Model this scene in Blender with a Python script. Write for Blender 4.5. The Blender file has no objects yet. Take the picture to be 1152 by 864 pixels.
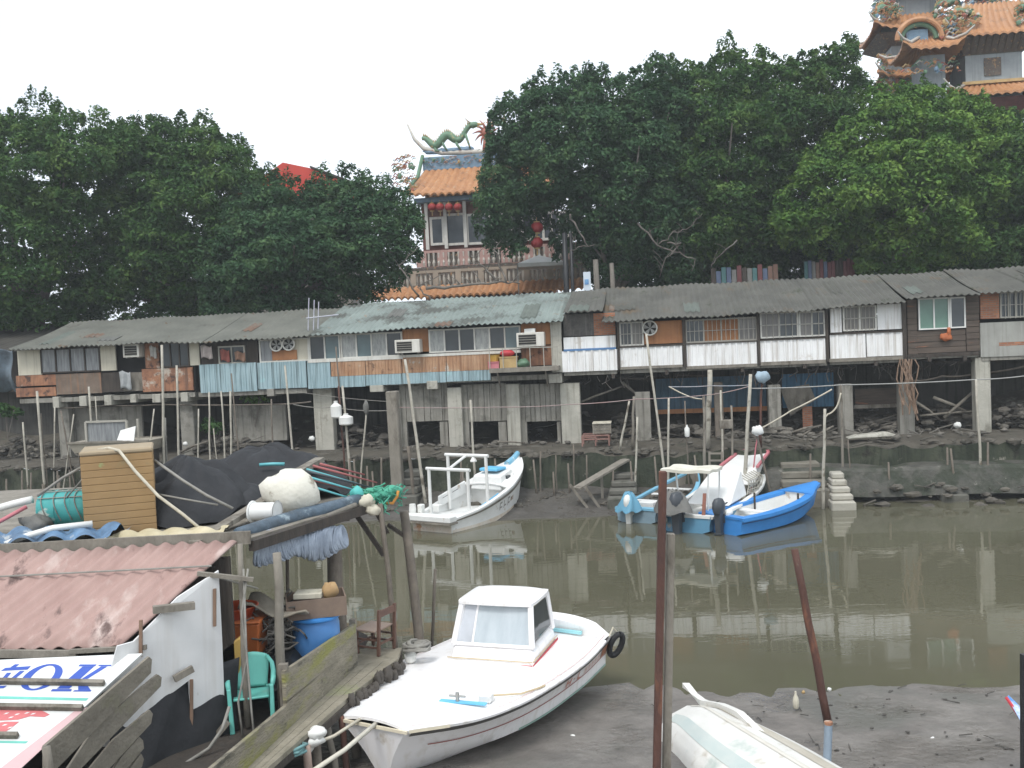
import bpy, math, random
import numpy as np
from mathutils import Vector, Matrix

# ------------------------------------------------------------------ camera, sky, sun, exposure
S = bpy.context.scene
COL = S.collection
FPX, CAM_H = 1120.0, 6.0
ROLL, PITCH = math.radians(2.6), math.atan((432 - 380) / FPX)
_f = Vector((0, math.cos(PITCH), -math.sin(PITCH)))
_u0 = Vector((0, math.sin(PITCH), math.cos(PITCH)))
_r0 = Vector((1, 0, 0))
_r = math.cos(ROLL) * _r0 - math.sin(ROLL) * _u0
_u = math.cos(ROLL) * _u0 + math.sin(ROLL) * _r0
CAM = Vector((0, 0, CAM_H))
cam_data = bpy.data.cameras.new('camera')
cam = bpy.data.objects.new('camera', cam_data)
COL.objects.link(cam)
cam.matrix_world = Matrix(((_r.x, _u.x, -_f.x, 0), (_r.y, _u.y, -_f.y, 0), (_r.z, _u.z, -_f.z, CAM_H), (0, 0, 0, 1)))
cam_data.sensor_fit = 'HORIZONTAL'
cam_data.sensor_width = 36.0
cam_data.lens = 36.0 * FPX / 1152.0
cam_data.clip_start = 0.1
cam_data.clip_end = 3000
S.camera = cam

SUN_EL, SUN_AZ = math.radians(58), math.radians(205)      # azimuth clockwise from +Y (north)
world = bpy.data.worlds.new('World')
S.world = world
world.use_nodes = True
wn, wl = world.node_tree.nodes, world.node_tree.links
bg = wn['Background']
sky = wn.new('ShaderNodeTexSky')
sky.sky_type = 'NISHITA'
sky.sun_disc = False
sky.sun_elevation = SUN_EL
sky.sun_rotation = SUN_AZ
sky.dust_density = 4.0
tc = wn.new('ShaderNodeTexCoord')
cn = wn.new('ShaderNodeTexNoise')
cn.inputs['Scale'].default_value = 2.2
cn.inputs['Detail'].default_value = 5
wl.new(tc.outputs['Generated'], cn.inputs['Vector'])
cr = wn.new('ShaderNodeValToRGB')
cr.color_ramp.elements[0].position = 0.35
cr.color_ramp.elements[0].color = (0.72, 0.72, 0.72, 1)
cr.color_ramp.elements[1].position = 0.55
cr.color_ramp.elements[1].color = (0.97, 0.97, 0.97, 1)
wl.new(cn.outputs['Fac'], cr.inputs['Fac'])
cm = wn.new('ShaderNodeMix')
cm.data_type = 'RGBA'
cm.inputs[7].default_value = (8.35, 8.95, 9.6, 1)          # the cloud layer
# thinner cloud towards one side lets a little blue through
sep = wn.new('ShaderNodeSeparateXYZ'); wl.new(tc.outputs['Generated'], sep.inputs[0])
thin = wn.new('ShaderNodeMapRange'); thin.inputs[1].default_value = -.28; thin.inputs[2].default_value = -.52; thin.inputs[3].default_value = 1.0; thin.inputs[4].default_value = .45
wl.new(sep.outputs[0], thin.inputs[0])
mul = wn.new('ShaderNodeMath'); mul.operation = 'MULTIPLY'
wl.new(cr.outputs['Color'], mul.inputs[0]); wl.new(thin.outputs[0], mul.inputs[1]); wl.new(mul.outputs[0], cm.inputs[0])
wl.new(sky.outputs['Color'], cm.inputs[6])
wl.new(cm.outputs[2], bg.inputs['Color'])
bg.inputs['Strength'].default_value = 0.125

sun_data = bpy.data.lights.new('sun', 'SUN')
sun_data.energy = 1.5
sun_data.angle = math.radians(18)
sun_data.color = (1.0, 0.98, 0.95)
sun = bpy.data.objects.new('sun', sun_data)
COL.objects.link(sun)
_sd = Vector((math.sin(SUN_AZ) * math.cos(SUN_EL), math.cos(SUN_AZ) * math.cos(SUN_EL), math.sin(SUN_EL)))
sun.rotation_euler = _sd.to_track_quat('Z', 'Y').to_euler()
sun.location = (0, -20, 60)

S.view_settings.view_transform = 'Standard'
S.view_settings.look = 'None'
S.view_settings.gamma = 1.0
S.view_settings.use_curve_mapping = False
S.view_settings.exposure = 0.5
S.cycles.max_bounces = 6
S.cycles.diffuse_bounces = 3
S.cycles.glossy_bounces = 3
S.cycles.transmission_bounces = 4
S.cycles.transparent_max_bounces = 6
S.cycles.caustics_reflective = False
S.cycles.caustics_refractive = False

rnd = random.Random(7)
RNG = np.random.default_rng(11)


# ------------------------------------------------------------------ helpers: photo sight lines to real points
def ray(x, y):
    return _f + (x - 576) / FPX * _r - (y - 432) / FPX * _u

def at(x, y, Y):
    d = ray(x, y)
    return CAM + d * (Y / d.y)

def gz(x, y, z):
    d = ray(x, y)
    return CAM + d * ((z - CAM_H) / d.z)

# the far bank's building line: origin FA, direction FE along it, FN away from the water
FA = Vector((-4.9, 38.49, 0))
FE = Vector((20.2, -2.92, 0)).normalized()
FN = Vector((-FE.y, FE.x, 0))
def W(s, n, z):
    return FA + FE * s + FN * n + Vector((0, 0, z))

def fac(x, y, n=0.0):
    d = ray(x, y)
    t = ((FA + FN * n) - CAM).dot(FN) / d.dot(FN)
    p = CAM + d * t
    return (p - FA).dot(FE), p.z

def fs(x, n=0.0, y=400):
    return fac(x, y, n)[0]


# ------------------------------------------------------------------ helpers: meshes
class MB:
    """collects faces; xf maps the given coordinates to world coordinates"""
    def __init__(self, xf=None):
        self.v, self.f, self.m, self.xf = [], [], [], xf
        self.cur = 0
    def P(self, p):
        q = self.xf(*p) if self.xf else p
        self.v.append((q[0], q[1], q[2]))
        return len(self.v) - 1
    def face(self, ids):
        self.f.append(tuple(ids)); self.m.append(self.cur)
    def quad(self, a, b, c, d):
        self.face([self.P(a), self.P(b), self.P(c), self.P(d)])
    def poly(self, pts):
        self.face([self.P(p) for p in pts])
    def hexa(self, p):        # 4 bottom ring, 4 top ring
        i = [self.P(q) for q in p]
        for q in ((3, 2, 1, 0), (4, 5, 6, 7), (0, 1, 5, 4), (1, 2, 6, 5), (2, 3, 7, 6), (3, 0, 4, 7)):
            self.face([i[k] for k in q])
    def box(self, x0, x1, y0, y1, z0, z1):
        self.hexa([(x0, y0, z0), (x1, y0, z0), (x1, y1, z0), (x0, y1, z0), (x0, y0, z1), (x1, y0, z1), (x1, y1, z1), (x0, y1, z1)])
    def prism(self, pts, d):  # polygon and an extrusion vector (same coordinates)
        n = len(pts)
        a = [self.P(p) for p in pts]
        b = [self.P(tuple(p[k] + d[k] for k in range(3))) for p in pts]
        self.face(a[::-1]); self.face(b)
        for k in range(n):
            self.face([a[k], a[(k + 1) % n], b[(k + 1) % n], b[k]])
    def bar(self, a, b, w, h=None, up=(0, 0, 1)):
        h = h or w
        a, b = Vector(a), Vector(b)
        t = (b - a).normalized(); up = Vector(up)
        if abs(t.dot(up)) > .95: up = Vector((0, 1, 0))
        s = t.cross(up).normalized(); u = s.cross(t)
        c = [(-1, -1), (1, -1), (1, 1), (-1, 1)]
        self.hexa([tuple(a + s * (w / 2 * i) + u * (h / 2 * j)) for i, j in c] + [tuple(b + s * (w / 2 * i) + u * (h / 2 * j)) for i, j in c])
    def tube(self, pts, r, n=8, cap=True, squash=1.0):
        pts = [Vector(p) for p in pts]
        k = len(pts)
        rs = r if isinstance(r, (list, tuple)) else [r] * k
        rings, s = [], None
        for i, p in enumerate(pts):
            t = (pts[min(i + 1, k - 1)] - pts[max(i - 1, 0)])
            t = t.normalized() if t.length > 1e-9 else Vector((0, 0, 1))
            if s is None:
                ref = Vector((0, 0, 1)) if abs(t.z) < .9 else Vector((1, 0, 0))
                s = t.cross(ref).normalized()
            else:
                s = (s - t * s.dot(t)); s = s.normalized() if s.length > 1e-6 else t.orthogonal().normalized()
            u = s.cross(t)
            rings.append([self.P(tuple(p + s * (math.cos(2 * math.pi * j / n) * rs[i]) + u * (math.sin(2 * math.pi * j / n) * rs[i] * squash))) for j in range(n)])
        for i in range(k - 1):
            for j in range(n):
                self.face([rings[i][j], rings[i][(j + 1) % n], rings[i + 1][(j + 1) % n], rings[i + 1][j]])
        if cap:
            self.face(rings[0][::-1]); self.face(rings[-1])
    def lathe(self, prof, c=(0, 0, 0), n=16, axis='z', sq=(1, 1)):
        rings = []
        for r, z in prof:
            ring = []
            for j in range(n):
                x, y = r * math.cos(2 * math.pi * j / n) * sq[0], r * math.sin(2 * math.pi * j / n) * sq[1]
                p = (x, y, z) if axis == 'z' else (z, x, y) if axis == 'x' else (x, z, y)
                ring.append(self.P(tuple(p[q] + c[q] for q in range(3))))
            rings.append(ring)
        for i in range(len(rings) - 1):
            for j in range(n):
                self.face([rings[i][j], rings[i][(j + 1) % n], rings[i + 1][(j + 1) % n], rings[i + 1][j]])
        self.face(rings[0][::-1]); self.face(rings[-1])
    def grid(self, fn, nu, nv, thick=None):
        """fn(u, v) -> point; thick: vector offset that closes it into a sheet with depth"""
        ids = [[self.P(fn(i / nu, j / nv)) for j in range(nv + 1)] for i in range(nu + 1)]
        for i in range(nu):
            for j in range(nv):
                self.face([ids[i][j], ids[i + 1][j], ids[i + 1][j + 1], ids[i][j + 1]])
        if thick is not None:
            low = [[self.P(tuple(fn(i / nu, j / nv)[k] + thick[k] for k in range(3))) for j in range(nv + 1)] for i in range(nu + 1)]
            for i in range(nu):
                for j in range(nv):
                    self.face([low[i][j + 1], low[i + 1][j + 1], low[i + 1][j], low[i][j]])
            for i in range(nu):
                self.face([ids[i][0], low[i][0], low[i + 1][0], ids[i + 1][0]])
                self.face([ids[i][nv], ids[i + 1][nv], low[i + 1][nv], low[i][nv]])
            for j in range(nv):
                self.face([ids[0][j], ids[0][j + 1], low[0][j + 1], low[0][j]])
                self.face([ids[nu][j], low[nu][j], low[nu][j + 1], ids[nu][j + 1]])
    def blob(self, c, r, seed=0, rough=.15, nu=14, nv=10, flat=None):
        q = random.Random(seed)
        ph = [(q.uniform(1, 3.4), q.uniform(0, 6.28), q.uniform(1, 3.4), q.uniform(0, 6.28)) for _ in range(5)]
        def fn(u, v):
            th, al = 2 * math.pi * u, math.pi * (v - .5)
            d = Vector((math.cos(th) * math.cos(al), math.sin(th) * math.cos(al), math.sin(al)))
            k = 1 + rough * sum(math.sin(a * 2 * d.x + b + d.z * 2) * math.sin(e * 2 * d.y + g) for a, b, e, g in ph) / 2.2
            z = d.z
            return (c[0] + r[0] * d.x * k, c[1] + r[1] * d.y * k, max(c[2] + r[2] * z * k, flat) if flat is not None else c[2] + r[2] * z * k)
        ids = [[self.P(fn(i / nu, j / nv)) for j in range(nv + 1)] for i in range(nu)]
        for i in range(nu):
            for j in range(nv):
                self.face([ids[i][j], ids[(i + 1) % nu][j], ids[(i + 1) % nu][j + 1], ids[i][j + 1]])
    def build(self, name, mat, parent=None, smooth=False, label=None, local=False, bevel=0, weld=False):
        off = Vector((0, 0, 0))
        if parent is not None and not local:
            off = ORIGIN[parent.name]
        me = bpy.data.meshes.new(name)
        me.from_pydata([(a - off.x, b - off.y, c - off.z) for a, b, c in self.v], [], self.f)
        mats = mat if isinstance(mat, (list, tuple)) else [mat]
        for m_ in mats: me.materials.append(m_)
        if len(mats) > 1: me.polygons.foreach_set('material_index', self.m)
        me.validate()
        if smooth:
            me.polygons.foreach_set('use_smooth', [True] * len(me.polygons))
        me.update()
        o = bpy.data.objects.new(name, me)
        COL.objects.link(o)
        if parent is not None:
            o.parent = parent
            ORIGIN[o.name] = off
        else:
            ORIGIN[o.name] = Vector((0, 0, 0))
        if label: o['label'] = label
        if smooth and smooth != 'all':
            md = o.modifiers.new('smooth_edges', 'EDGE_SPLIT'); md.split_angle = math.radians(38)
        if bevel:
            md = o.modifiers.new('bevel', 'BEVEL'); md.width = bevel; md.segments = 1; md.limit_method = 'ANGLE'; md.angle_limit = math.radians(40)
        return o

ORIGIN = {}
def thing(name, label, cat, loc=(0, 0, 0), rotz=0, group=None):
    o = bpy.data.objects.new(name, None)
    COL.objects.link(o)
    o.empty_display_size = .2
    o.location = loc; o.rotation_euler = (0, 0, rotz)
    o['label'] = label; o['category'] = cat
    if group: o['group'] = group
    ORIGIN[o.name] = Vector(loc)
    return o

def solo(mb, name, label, cat, mat, smooth=False, group=None, bevel=0, kind=None):
    """a thing of one mesh, its origin at its base"""
    vs = np.array(mb.v)
    base = Vector(((vs[:, 0].min() + vs[:, 0].max()) / 2, (vs[:, 1].min() + vs[:, 1].max()) / 2, vs[:, 2].min()))
    mb.v = [(a - base.x, b - base.y, c - base.z) for a, b, c in mb.v]
    o = mb.build(name, mat, None, smooth, bevel=bevel)
    o.location = base
    if label: o['label'] = label
    if cat: o['category'] = cat
    if group: o['group'] = group
    if kind: o['kind'] = kind
    ORIGIN[o.name] = base
    return o

def dup(root, loc, rotz=0, label=None, group=None):
    r = root.copy(); COL.objects.link(r)
    r.location = loc; r.rotation_euler = (0, 0, rotz)
    if label: r['label'] = label
    if group: r['group'] = group
    for ch in list(root.children):
        c = ch.copy(); COL.objects.link(c); c.parent = r
        for g in list(ch.children):
            d = g.copy(); COL.objects.link(d); d.parent = c
    return r


# ------------------------------------------------------------------ helpers: materials
def _rgb(c):
    return (c[0], c[1], c[2], 1)

def M(name, c, c2=None, scale=3.0, rough=.7, bump=.0, bscale=None, stains=(), streak=None, metal=0.0, spec=.4, stretch=None, detail=5, contrast=.25):
    """base colour c varied to c2 by noise; stains = [(colour, noise scale, threshold, softness)]; streak = (colour, amount) runs down walls"""
    m = bpy.data.materials.new(name)
    m.use_nodes = True
    n, l = m.node_tree.nodes, m.node_tree.links
    b = n['Principled BSDF']
    b.inputs['Roughness'].default_value = rough
    b.inputs['Metallic'].default_value = metal
    b.inputs['Specular IOR Level'].default_value = spec
    co = n.new('ShaderNodeTexCoord')
    vec = co.outputs['Object']
    if stretch:
        mp = n.new('ShaderNodeMapping'); mp.inputs['Scale'].default_value = stretch
        l.new(vec, mp.inputs['Vector']); vec2 = mp.outputs['Vector']
    else:
        vec2 = vec
    c2 = c2 or tuple(x * .72 for x in c)
    nz = n.new('ShaderNodeTexNoise'); nz.inputs['Scale'].default_value = scale; nz.inputs['Detail'].default_value = detail
    nz.inputs['Roughness'].default_value = .62
    l.new(vec2, nz.inputs['Vector'])
    rp = n.new('ShaderNodeValToRGB')
    rp.color_ramp.elements[0].position = .5 - contrast; rp.color_ramp.elements[0].color = _rgb(c2)
    rp.color_ramp.elements[1].position = .5 + contrast; rp.color_ramp.elements[1].color = _rgb(c)
    l.new(nz.outputs['Fac'], rp.inputs['Fac'])
    out = rp.outputs['Color']
    k = 0
    for sc, sscale, thr, soft in stains:
        k += 1
        s = n.new('ShaderNodeTexNoise'); s.inputs['Scale'].default_value = sscale; s.inputs['Detail'].default_value = 6; s.inputs['Roughness'].default_value = .65
        mp = n.new('ShaderNodeMapping'); mp.inputs['Location'].default_value = (k * 7.3, k * 3.1, k * 5.7)
        l.new(vec2, mp.inputs['Vector']); l.new(mp.outputs['Vector'], s.inputs['Vector'])
        r2 = n.new('ShaderNodeMapRange'); r2.inputs[1].default_value = thr; r2.inputs[2].default_value = thr + soft
        l.new(s.outputs['Fac'], r2.inputs[0])
        mx = n.new('ShaderNodeMix'); mx.data_type = 'RGBA'; mx.inputs[7].default_value = _rgb(sc)
        l.new(r2.outputs[0], mx.inputs[0]); l.new(out, mx.inputs[6]); out = mx.outputs[2]
    if streak:
        mp = n.new('ShaderNodeMapping'); mp.inputs['Scale'].default_value = (9, 9, .45)
        s = n.new('ShaderNodeTexNoise'); s.inputs['Scale'].default_value = 1.0; s.inputs['Detail'].default_value = 4
        l.new(vec, mp.inputs['Vector']); l.new(mp.outputs['Vector'], s.inputs['Vector'])
        r2 = n.new('ShaderNodeMapRange'); r2.inputs[1].default_value = .5; r2.inputs[2].default_value = .72; r2.inputs[4].default_value = streak[1]
        l.new(s.outputs['Fac'], r2.inputs[0])
        mx = n.new('ShaderNodeMix'); mx.data_type = 'RGBA'; mx.inputs[7].default_value = _rgb(streak[0])
        l.new(r2.outputs[0], mx.inputs[0]); l.new(out, mx.inputs[6]); out = mx.outputs[2]
    l.new(out, b.inputs['Base Color'])
    if bump:
        bn = n.new('ShaderNodeTexNoise'); bn.inputs['Scale'].default_value = bscale or scale * 4; bn.inputs['Detail'].default_value = 6
        l.new(vec2, bn.inputs['Vector'])
        bp = n.new('ShaderNodeBump'); bp.inputs['Strength'].default_value = min(1, bump); bp.inputs['Distance'].default_value = .05
        l.new(bn.outputs['Fac'], bp.inputs['Height']); l.new(bp.outputs['Normal'], b.inputs['Normal'])
    return m

def glass_mat(name, c, rough=.06, spec=.5):
    m = M(name, c, tuple(x * .6 for x in c), 1.2, rough, 0, spec=spec)
    return m

# ------------------------------------------------------------------ materials
MUD = M('wet_mud', (.185, .166, .148), (.095, .087, .077), 2.2, .5, .55, 8, stains=[((.06, .056, .048), 4.5, .66, .05), ((.215, .198, .178), .7, .5, .25), ((.12, .115, .10), .35, .55, .1)], spec=.4, detail=9)
CONC = M('old_concrete', (.30, .285, .25), (.20, .19, .16), 2.2, .85, .4, 14, stains=[((.085, .08, .065), 1.3, .55, .2)], streak=((.07, .065, .05), .75))
CONC_L = M('pale_concrete', (.47, .45, .39), (.33, .32, .27), 2.0, .85, .3, 14, stains=[((.16, .15, .12), 1.7, .57, .15)], streak=((.14, .13, .10), .6))
MOSS = M('mossy_concrete', (.062, .066, .044), (.020, .029, .017), 1.3, .9, .7, 9, stains=[((.23, .215, .175), 1.1, .63, .05), ((.022, .02, .016), 1.9, .56, .1)], streak=((.014, .018, .011), .9))
DARKWOOD = M('dark_wood', (.075, .060, .048), (.035, .030, .026), 3, .85, .3, 18, stretch=(3, 3, .6), streak=((.02, .018, .016), .6))
GREYWOOD = M('weathered_wood', (.27, .245, .205), (.15, .135, .11), 4, .85, .4, 22, stretch=(1, 1, .4), stains=[((.10, .085, .065), 2, .56, .12)])
POLE_L = M('pale_pole', (.48, .45, .38), (.30, .28, .23), 5, .8, .2, stains=[((.14, .12, .09), 2.2, .58, .1)])
POLE_D = M('dark_pole', (.20, .17, .135), (.10, .085, .07), 5, .85, .3)
RUSTPOST = M('rusty_steel', (.115, .052, .036), (.055, .030, .026), 6, .8, .4, stains=[((.20, .085, .05), 3, .58, .1), ((.16, .13, .10), 5, .66, .05)], stretch=(1, 1, .35))
RUSTSHEET = M('rusty_sheet', (.42, .21, .115), (.17, .075, .048), 2.4, .85, .3, stains=[((.46, .40, .33), 1.6, .56, .08), ((.075, .045, .036), 2.6, .56, .1)], streak=((.10, .06, .045), .8))
RUSTPALE = M('pale_rusty_sheet', (.50, .33, .21), (.36, .19, .10), 2.2, .8, .2, stains=[((.50, .46, .40), 1.8, .58, .08), ((.15, .09, .06), 2.6, .6, .1)], streak=((.22, .11, .06), .9))
RUSTTEAL = M('rusted_blue_sheet', (.36, .42, .43), (.25, .34, .36), 1.2, .7, .1, stains=[((.44, .235, .13), .55, .42, .07), ((.24, .11, .065), 1.4, .60, .08)], streak=((.34, .15, .075), .85))
TEAL = M('teal_sheet', (.36, .475, .505), (.26, .37, .40), 1.2, .6, .05, streak=((.06, .085, .085), .8), stains=[((.33, .50, .52), 1.8, .6, .1)])
WHITESHEET = M('white_sheet', (.86, .86, .85), (.70, .70, .68), .9, .6, .05, streak=((.42, .38, .33), .8), stains=[((.50, .46, .40), 1.3, .62, .12)])
CREAM = M('cream_panel', (.60, .56, .45), (.48, .45, .36), 1.5, .75, .05, streak=((.28, .25, .19), .6))
BRICK = bpy.data.materials.new('brick')
BRICK.use_nodes = True
def _brick():
    n, l = BRICK.node_tree.nodes, BRICK.node_tree.links
    b = n['Principled BSDF']; b.inputs['Roughness'].default_value = .9
    co = n.new('ShaderNodeTexCoord'); mp = n.new('ShaderNodeMapping'); mp.inputs['Rotation'].default_value = (math.radians(90), 0, 0)
    t = n.new('ShaderNodeTexBrick'); t.inputs['Scale'].default_value = 1.0
    t.inputs['Brick Width'].default_value = .22; t.inputs['Row Height'].default_value = .075; t.inputs['Mortar Size'].default_value = .01
    t.inputs['Color1'].default_value = (.42, .17, .085, 1); t.inputs['Color2'].default_value = (.27, .105, .06, 1); t.inputs['Mortar'].default_value = (.22, .18, .14, 1)
    l.new(co.outputs['Object'], mp.inputs['Vector']); l.new(mp.outputs['Vector'], t.inputs['Vector']); l.new(t.outputs['Color'], b.inputs['Base Color'])
_brick()
ORANGEBOARD = M('orange_board', (.42, .20, .085), (.25, .11, .05), 1.2, .8, .05, streak=((.17, .08, .04), .5))
ROOFGREY = M('old_sheet_roof', (.175, .175, .148), (.095, .098, .083), .7, .8, .15, 9, stains=[((.07, .068, .055), .55, .58, .15), ((.11, .075, .045), 1.6, .64, .06)])
ROOFGREEN = M('greenish_sheet_roof', (.25, .295, .27), (.155, .18, .165), .8, .7, .15, 9, stains=[((.085, .09, .078), .7, .50, .12), ((.23, .18, .13), 2, .63, .06)])
ROOFBROWN = M('mossy_brown_roof', (.128, .125, .107), (.066, .066, .057), .8, .85, .2, 9, stains=[((.12, .085, .05), .6, .56, .12), ((.05, .058, .035), 1.5, .6, .08)])
FRAMEWHITE = M('white_frame', (.68, .67, .62), (.52, .51, .46), 3, .6, 0, streak=((.35, .3, .24), .4))
FRAMEGREY = M('grey_frame', (.40, .38, .33), (.28, .27, .23), 3, .6, 0)
DARKGLASS = glass_mat('dark_glass', (.055, .065, .070), .08)
CURTAIN = M('curtained_glass', (.30, .31, .31), (.10, .11, .12), 2.2, .25, 0, stretch=(6, 6, .6), spec=.5)
BARREDGLASS = M('barred_glass', (.25, .235, .215), (.10, .095, .09), 3, .3, 0, stretch=(8, 8, .4), spec=.5)
GREENGLASS = glass_mat('green_glass', (.14, .26, .20), .12)
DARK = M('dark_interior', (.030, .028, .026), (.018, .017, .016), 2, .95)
BLACKPLASTIC = M('black_plastic', (.022, .023, .025), (.014, .015, .016), 3, .45)
SHADECLOTH = M('black_shade_net', (.030, .031, .034), (.016, .017, .019), 2.2, .8, .5, 6)
WHITEPLASTIC = M('white_plastic', (.75, .75, .72), (.62, .62, .58), 2, .45)
GEL = M('white_gelcoat', (.88, .865, .86), (.83, .815, .81), .9, .28, 0, spec=.5, stains=[((.56, .51, .44), 2.9, .64, .12), ((.45, .36, .26), 6.5, .70, .05)], streak=((.60, .55, .47), .42))
GELWORN = M('worn_white_paint', (.76, .76, .74), (.60, .60, .57), 1.4, .5, .1, stains=[((.40, .30, .20), 2.2, .64, .08)])
RUSTWHITE = M('rust_stained_white', (.70, .68, .62), (.48, .36, .24), 1.6, .6, .1, stains=[((.42, .20, .08), 2.4, .58, .1)])
BLUEPAINT = M('blue_paint', (.045, .25, .62), (.035, .19, .50), 1.6, .45, .05, stains=[((.30, .42, .55), 3.3, .68, .05)])
PALEBLUE = M('pale_blue_paint', (.22, .46, .60), (.15, .36, .50), 1.8, .5, .05, stains=[((.50, .56, .58), 2.4, .6, .08)])
SKYTRIM = M('sky_blue_trim', (.16, .52, .78), (.12, .42, .66), 2, .45)
REDTRIM = M('red_trim', (.55, .05, .06), (.40, .04, .05), 2, .5)
REDPALE = M('faded_red', (.55, .20, .22), (.42, .13, .15), 2, .6)
BLUETARP = M('blue_tarp', (.14, .34, .46), (.09, .25, .37), 2.5, .55, .6, 5, stains=[((.40, .50, .54), 2.2, .62, .08)])
GREYTARP = M('grey_tarp', (.17, .165, .15), (.10, .10, .092), 2.2, .7, .6, 5)
ROPE = M('pale_rope', (.58, .54, .44), (.40, .36, .28), 8, .9)
ROPEGREY = M('grey_rope', (.30, .29, .26), (.18, .17, .15), 8, .9)
RUBBER = M('black_rubber', (.025, .025, .026), (.015, .015, .016), 4, .7)
OUTB = M('outboard_grey', (.060, .068, .078), (.040, .045, .052), 3, .4)
STEEL = M('dull_steel', (.42, .42, .40), (.30, .30, .28), 4, .4, metal=.6)

# ------------------------------------------------------------------ the setting
def smooth(a, b, x):
    t = np.clip((x - a) / (b - a), 0, 1)
    return t * t * (3 - 2 * t)

def vnoise(x, y, seed=0):
    r = np.random.default_rng(seed)
    o = np.zeros_like(x)
    for k in range(7):
        fx, fy, p = r.uniform(-1, 1), r.uniform(-1, 1), r.uniform(0, 6.28)
        fr = .5 * 1.7 ** k
        o += np.sin(fr * (fx * x + fy * y) + p + 1.3 * np.sin(fr * .6 * (fy * x - fx * y) + p * 2)) / 1.45 ** k
    return o / 2.4

def sheet(name, X, Y, Z, mat, kind, label=None, cat=None):
    nu, nv = X.shape
    v = np.stack([X, Y, Z], -1).reshape(-1, 3)
    i = np.arange(nu * nv).reshape(nu, nv)
    fq = np.stack([i[:-1, :-1], i[1:, :-1], i[1:, 1:], i[:-1, 1:]], -1).reshape(-1, 4)
    me = bpy.data.meshes.new(name)
    me.vertices.add(len(v)); me.vertices.foreach_set('co', v.ravel())
    me.loops.add(fq.size); me.loops.foreach_set('vertex_index', fq.ravel())
    me.polygons.add(len(fq)); me.polygons.foreach_set('loop_start', np.arange(0, fq.size, 4)); me.polygons.foreach_set('loop_total', np.full(len(fq), 4))
    me.polygons.foreach_set('use_smooth', np.ones(len(fq), bool))
    me.materials.append(mat); me.update(); me.validate()
    o = bpy.data.objects.new(name, me); COL.objects.link(o)
    if kind: o['kind'] = kind
    if label: o['label'] = label; o['category'] = cat
    return o

# mud: the channel bed, the near bank and the far bank in one sheet
xs = np.concatenate([np.linspace(-300, -34, 12), np.arange(-33, 33.01, .22), np.linspace(34, 300, 12)])
ys = np.concatenate([np.linspace(-60, 5, 8), np.arange(6, 20, .1), np.arange(20, 42.5, .2)])
X, Y = np.meshgrid(xs, ys, indexing='ij')
ss = (X - FA.x) * FE.x + (Y - FA.y) * FE.y
nn = (X - FA.x) * FN.x + (Y - FA.y) * FN.y
shore = 16.25 + .13 * vnoise(X * .9, X * .35 + 3, 17) + .06 * vnoise(X * 4, X * 1.5, 18) + .10 * np.sin(X * 1.3) + .07 * np.sin(X * 3.1 + 1) - .35 * smooth(3, 9, X) + .5 * np.exp(-((X - 1.6) / 1.2) ** 2)
near = np.clip((shore - Y) * .085, -.9, .32) + vnoise(X * 1.3, Y * 1.3, 3) * .018 * smooth(0, 1.4, shore - Y) + vnoise(X * 5, Y * 5, 4) * .006 * smooth(0, .6, shore - Y)
fshore = -5.0 + 2.0 * smooth(11, 17, ss) + .15 * np.sin(ss * .9) + .1 * np.sin(ss * 2.3)
# footprints, drag marks and runnels in the near mud
for k in range(70):
    fx_, fy_ = RNG.uniform(1, 9), RNG.uniform(11.5, 15.9); a_ = RNG.uniform(0, 3.14); L_ = RNG.uniform(.08, .22)
    dx_, dy_ = (X - fx_), (Y - fy_); p_, q_ = dx_ * np.cos(a_) + dy_ * np.sin(a_), -dx_ * np.sin(a_) + dy_ * np.cos(a_)
    near -= .045 * np.exp(-(p_ / L_) ** 2 - (q_ / .08) ** 2) - .02 * np.exp(-(p_ / (L_ * 1.6)) ** 2 - (q_ / .16) ** 2)
for k in range(7):
    x_ = RNG.uniform(1, 9); c_ = x_ + .35 * np.sin(Y * 1.1 + k * 2) + .12 * np.sin(Y * 3.3 + k); near -= .03 * np.exp(-((X - c_) / .12) ** 2) * smooth(12.5, 15, Y)
far = np.clip((nn - fshore) * .21, -.9, .95) + vnoise(X * 1.2, Y * 1.2, 5) * .05 * smooth(0, 1.2, nn - fshore)
Z = np.maximum(np.maximum(near, far), -.7)
# the far bank's mud is wetter and darker; shine varies with wetness everywhere
def _mud():
    n, l = MUD.node_tree.nodes, MUD.node_tree.links
    b = n['Principled BSDF']; src = b.inputs['Base Color'].links[0].from_socket
    co = n.new('ShaderNodeTexCoord'); sp = n.new('ShaderNodeSeparateXYZ'); l.new(co.outputs['Object'], sp.inputs[0])
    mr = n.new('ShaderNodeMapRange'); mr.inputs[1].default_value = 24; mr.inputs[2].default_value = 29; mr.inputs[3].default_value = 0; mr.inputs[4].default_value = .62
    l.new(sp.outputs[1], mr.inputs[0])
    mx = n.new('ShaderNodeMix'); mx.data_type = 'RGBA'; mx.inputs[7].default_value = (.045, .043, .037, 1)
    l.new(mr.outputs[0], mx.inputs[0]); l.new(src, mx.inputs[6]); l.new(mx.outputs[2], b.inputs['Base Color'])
    nz = n.new('ShaderNodeTexNoise'); nz.inputs['Scale'].default_value = .9; nz.inputs['Detail'].default_value = 8
    l.new(co.outputs['Object'], nz.inputs['Vector'])
    r2 = n.new('ShaderNodeMapRange'); r2.inputs[1].default_value = .4; r2.inputs[2].default_value = .62; r2.inputs[3].default_value = .22; r2.inputs[4].default_value = .72
    l.new(nz.outputs['Fac'], r2.inputs[0]); l.new(r2.outputs[0], b.inputs['Roughness'])
_mud()
sheet('mud', X, Y, Z, MUD, 'structure')

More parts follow.
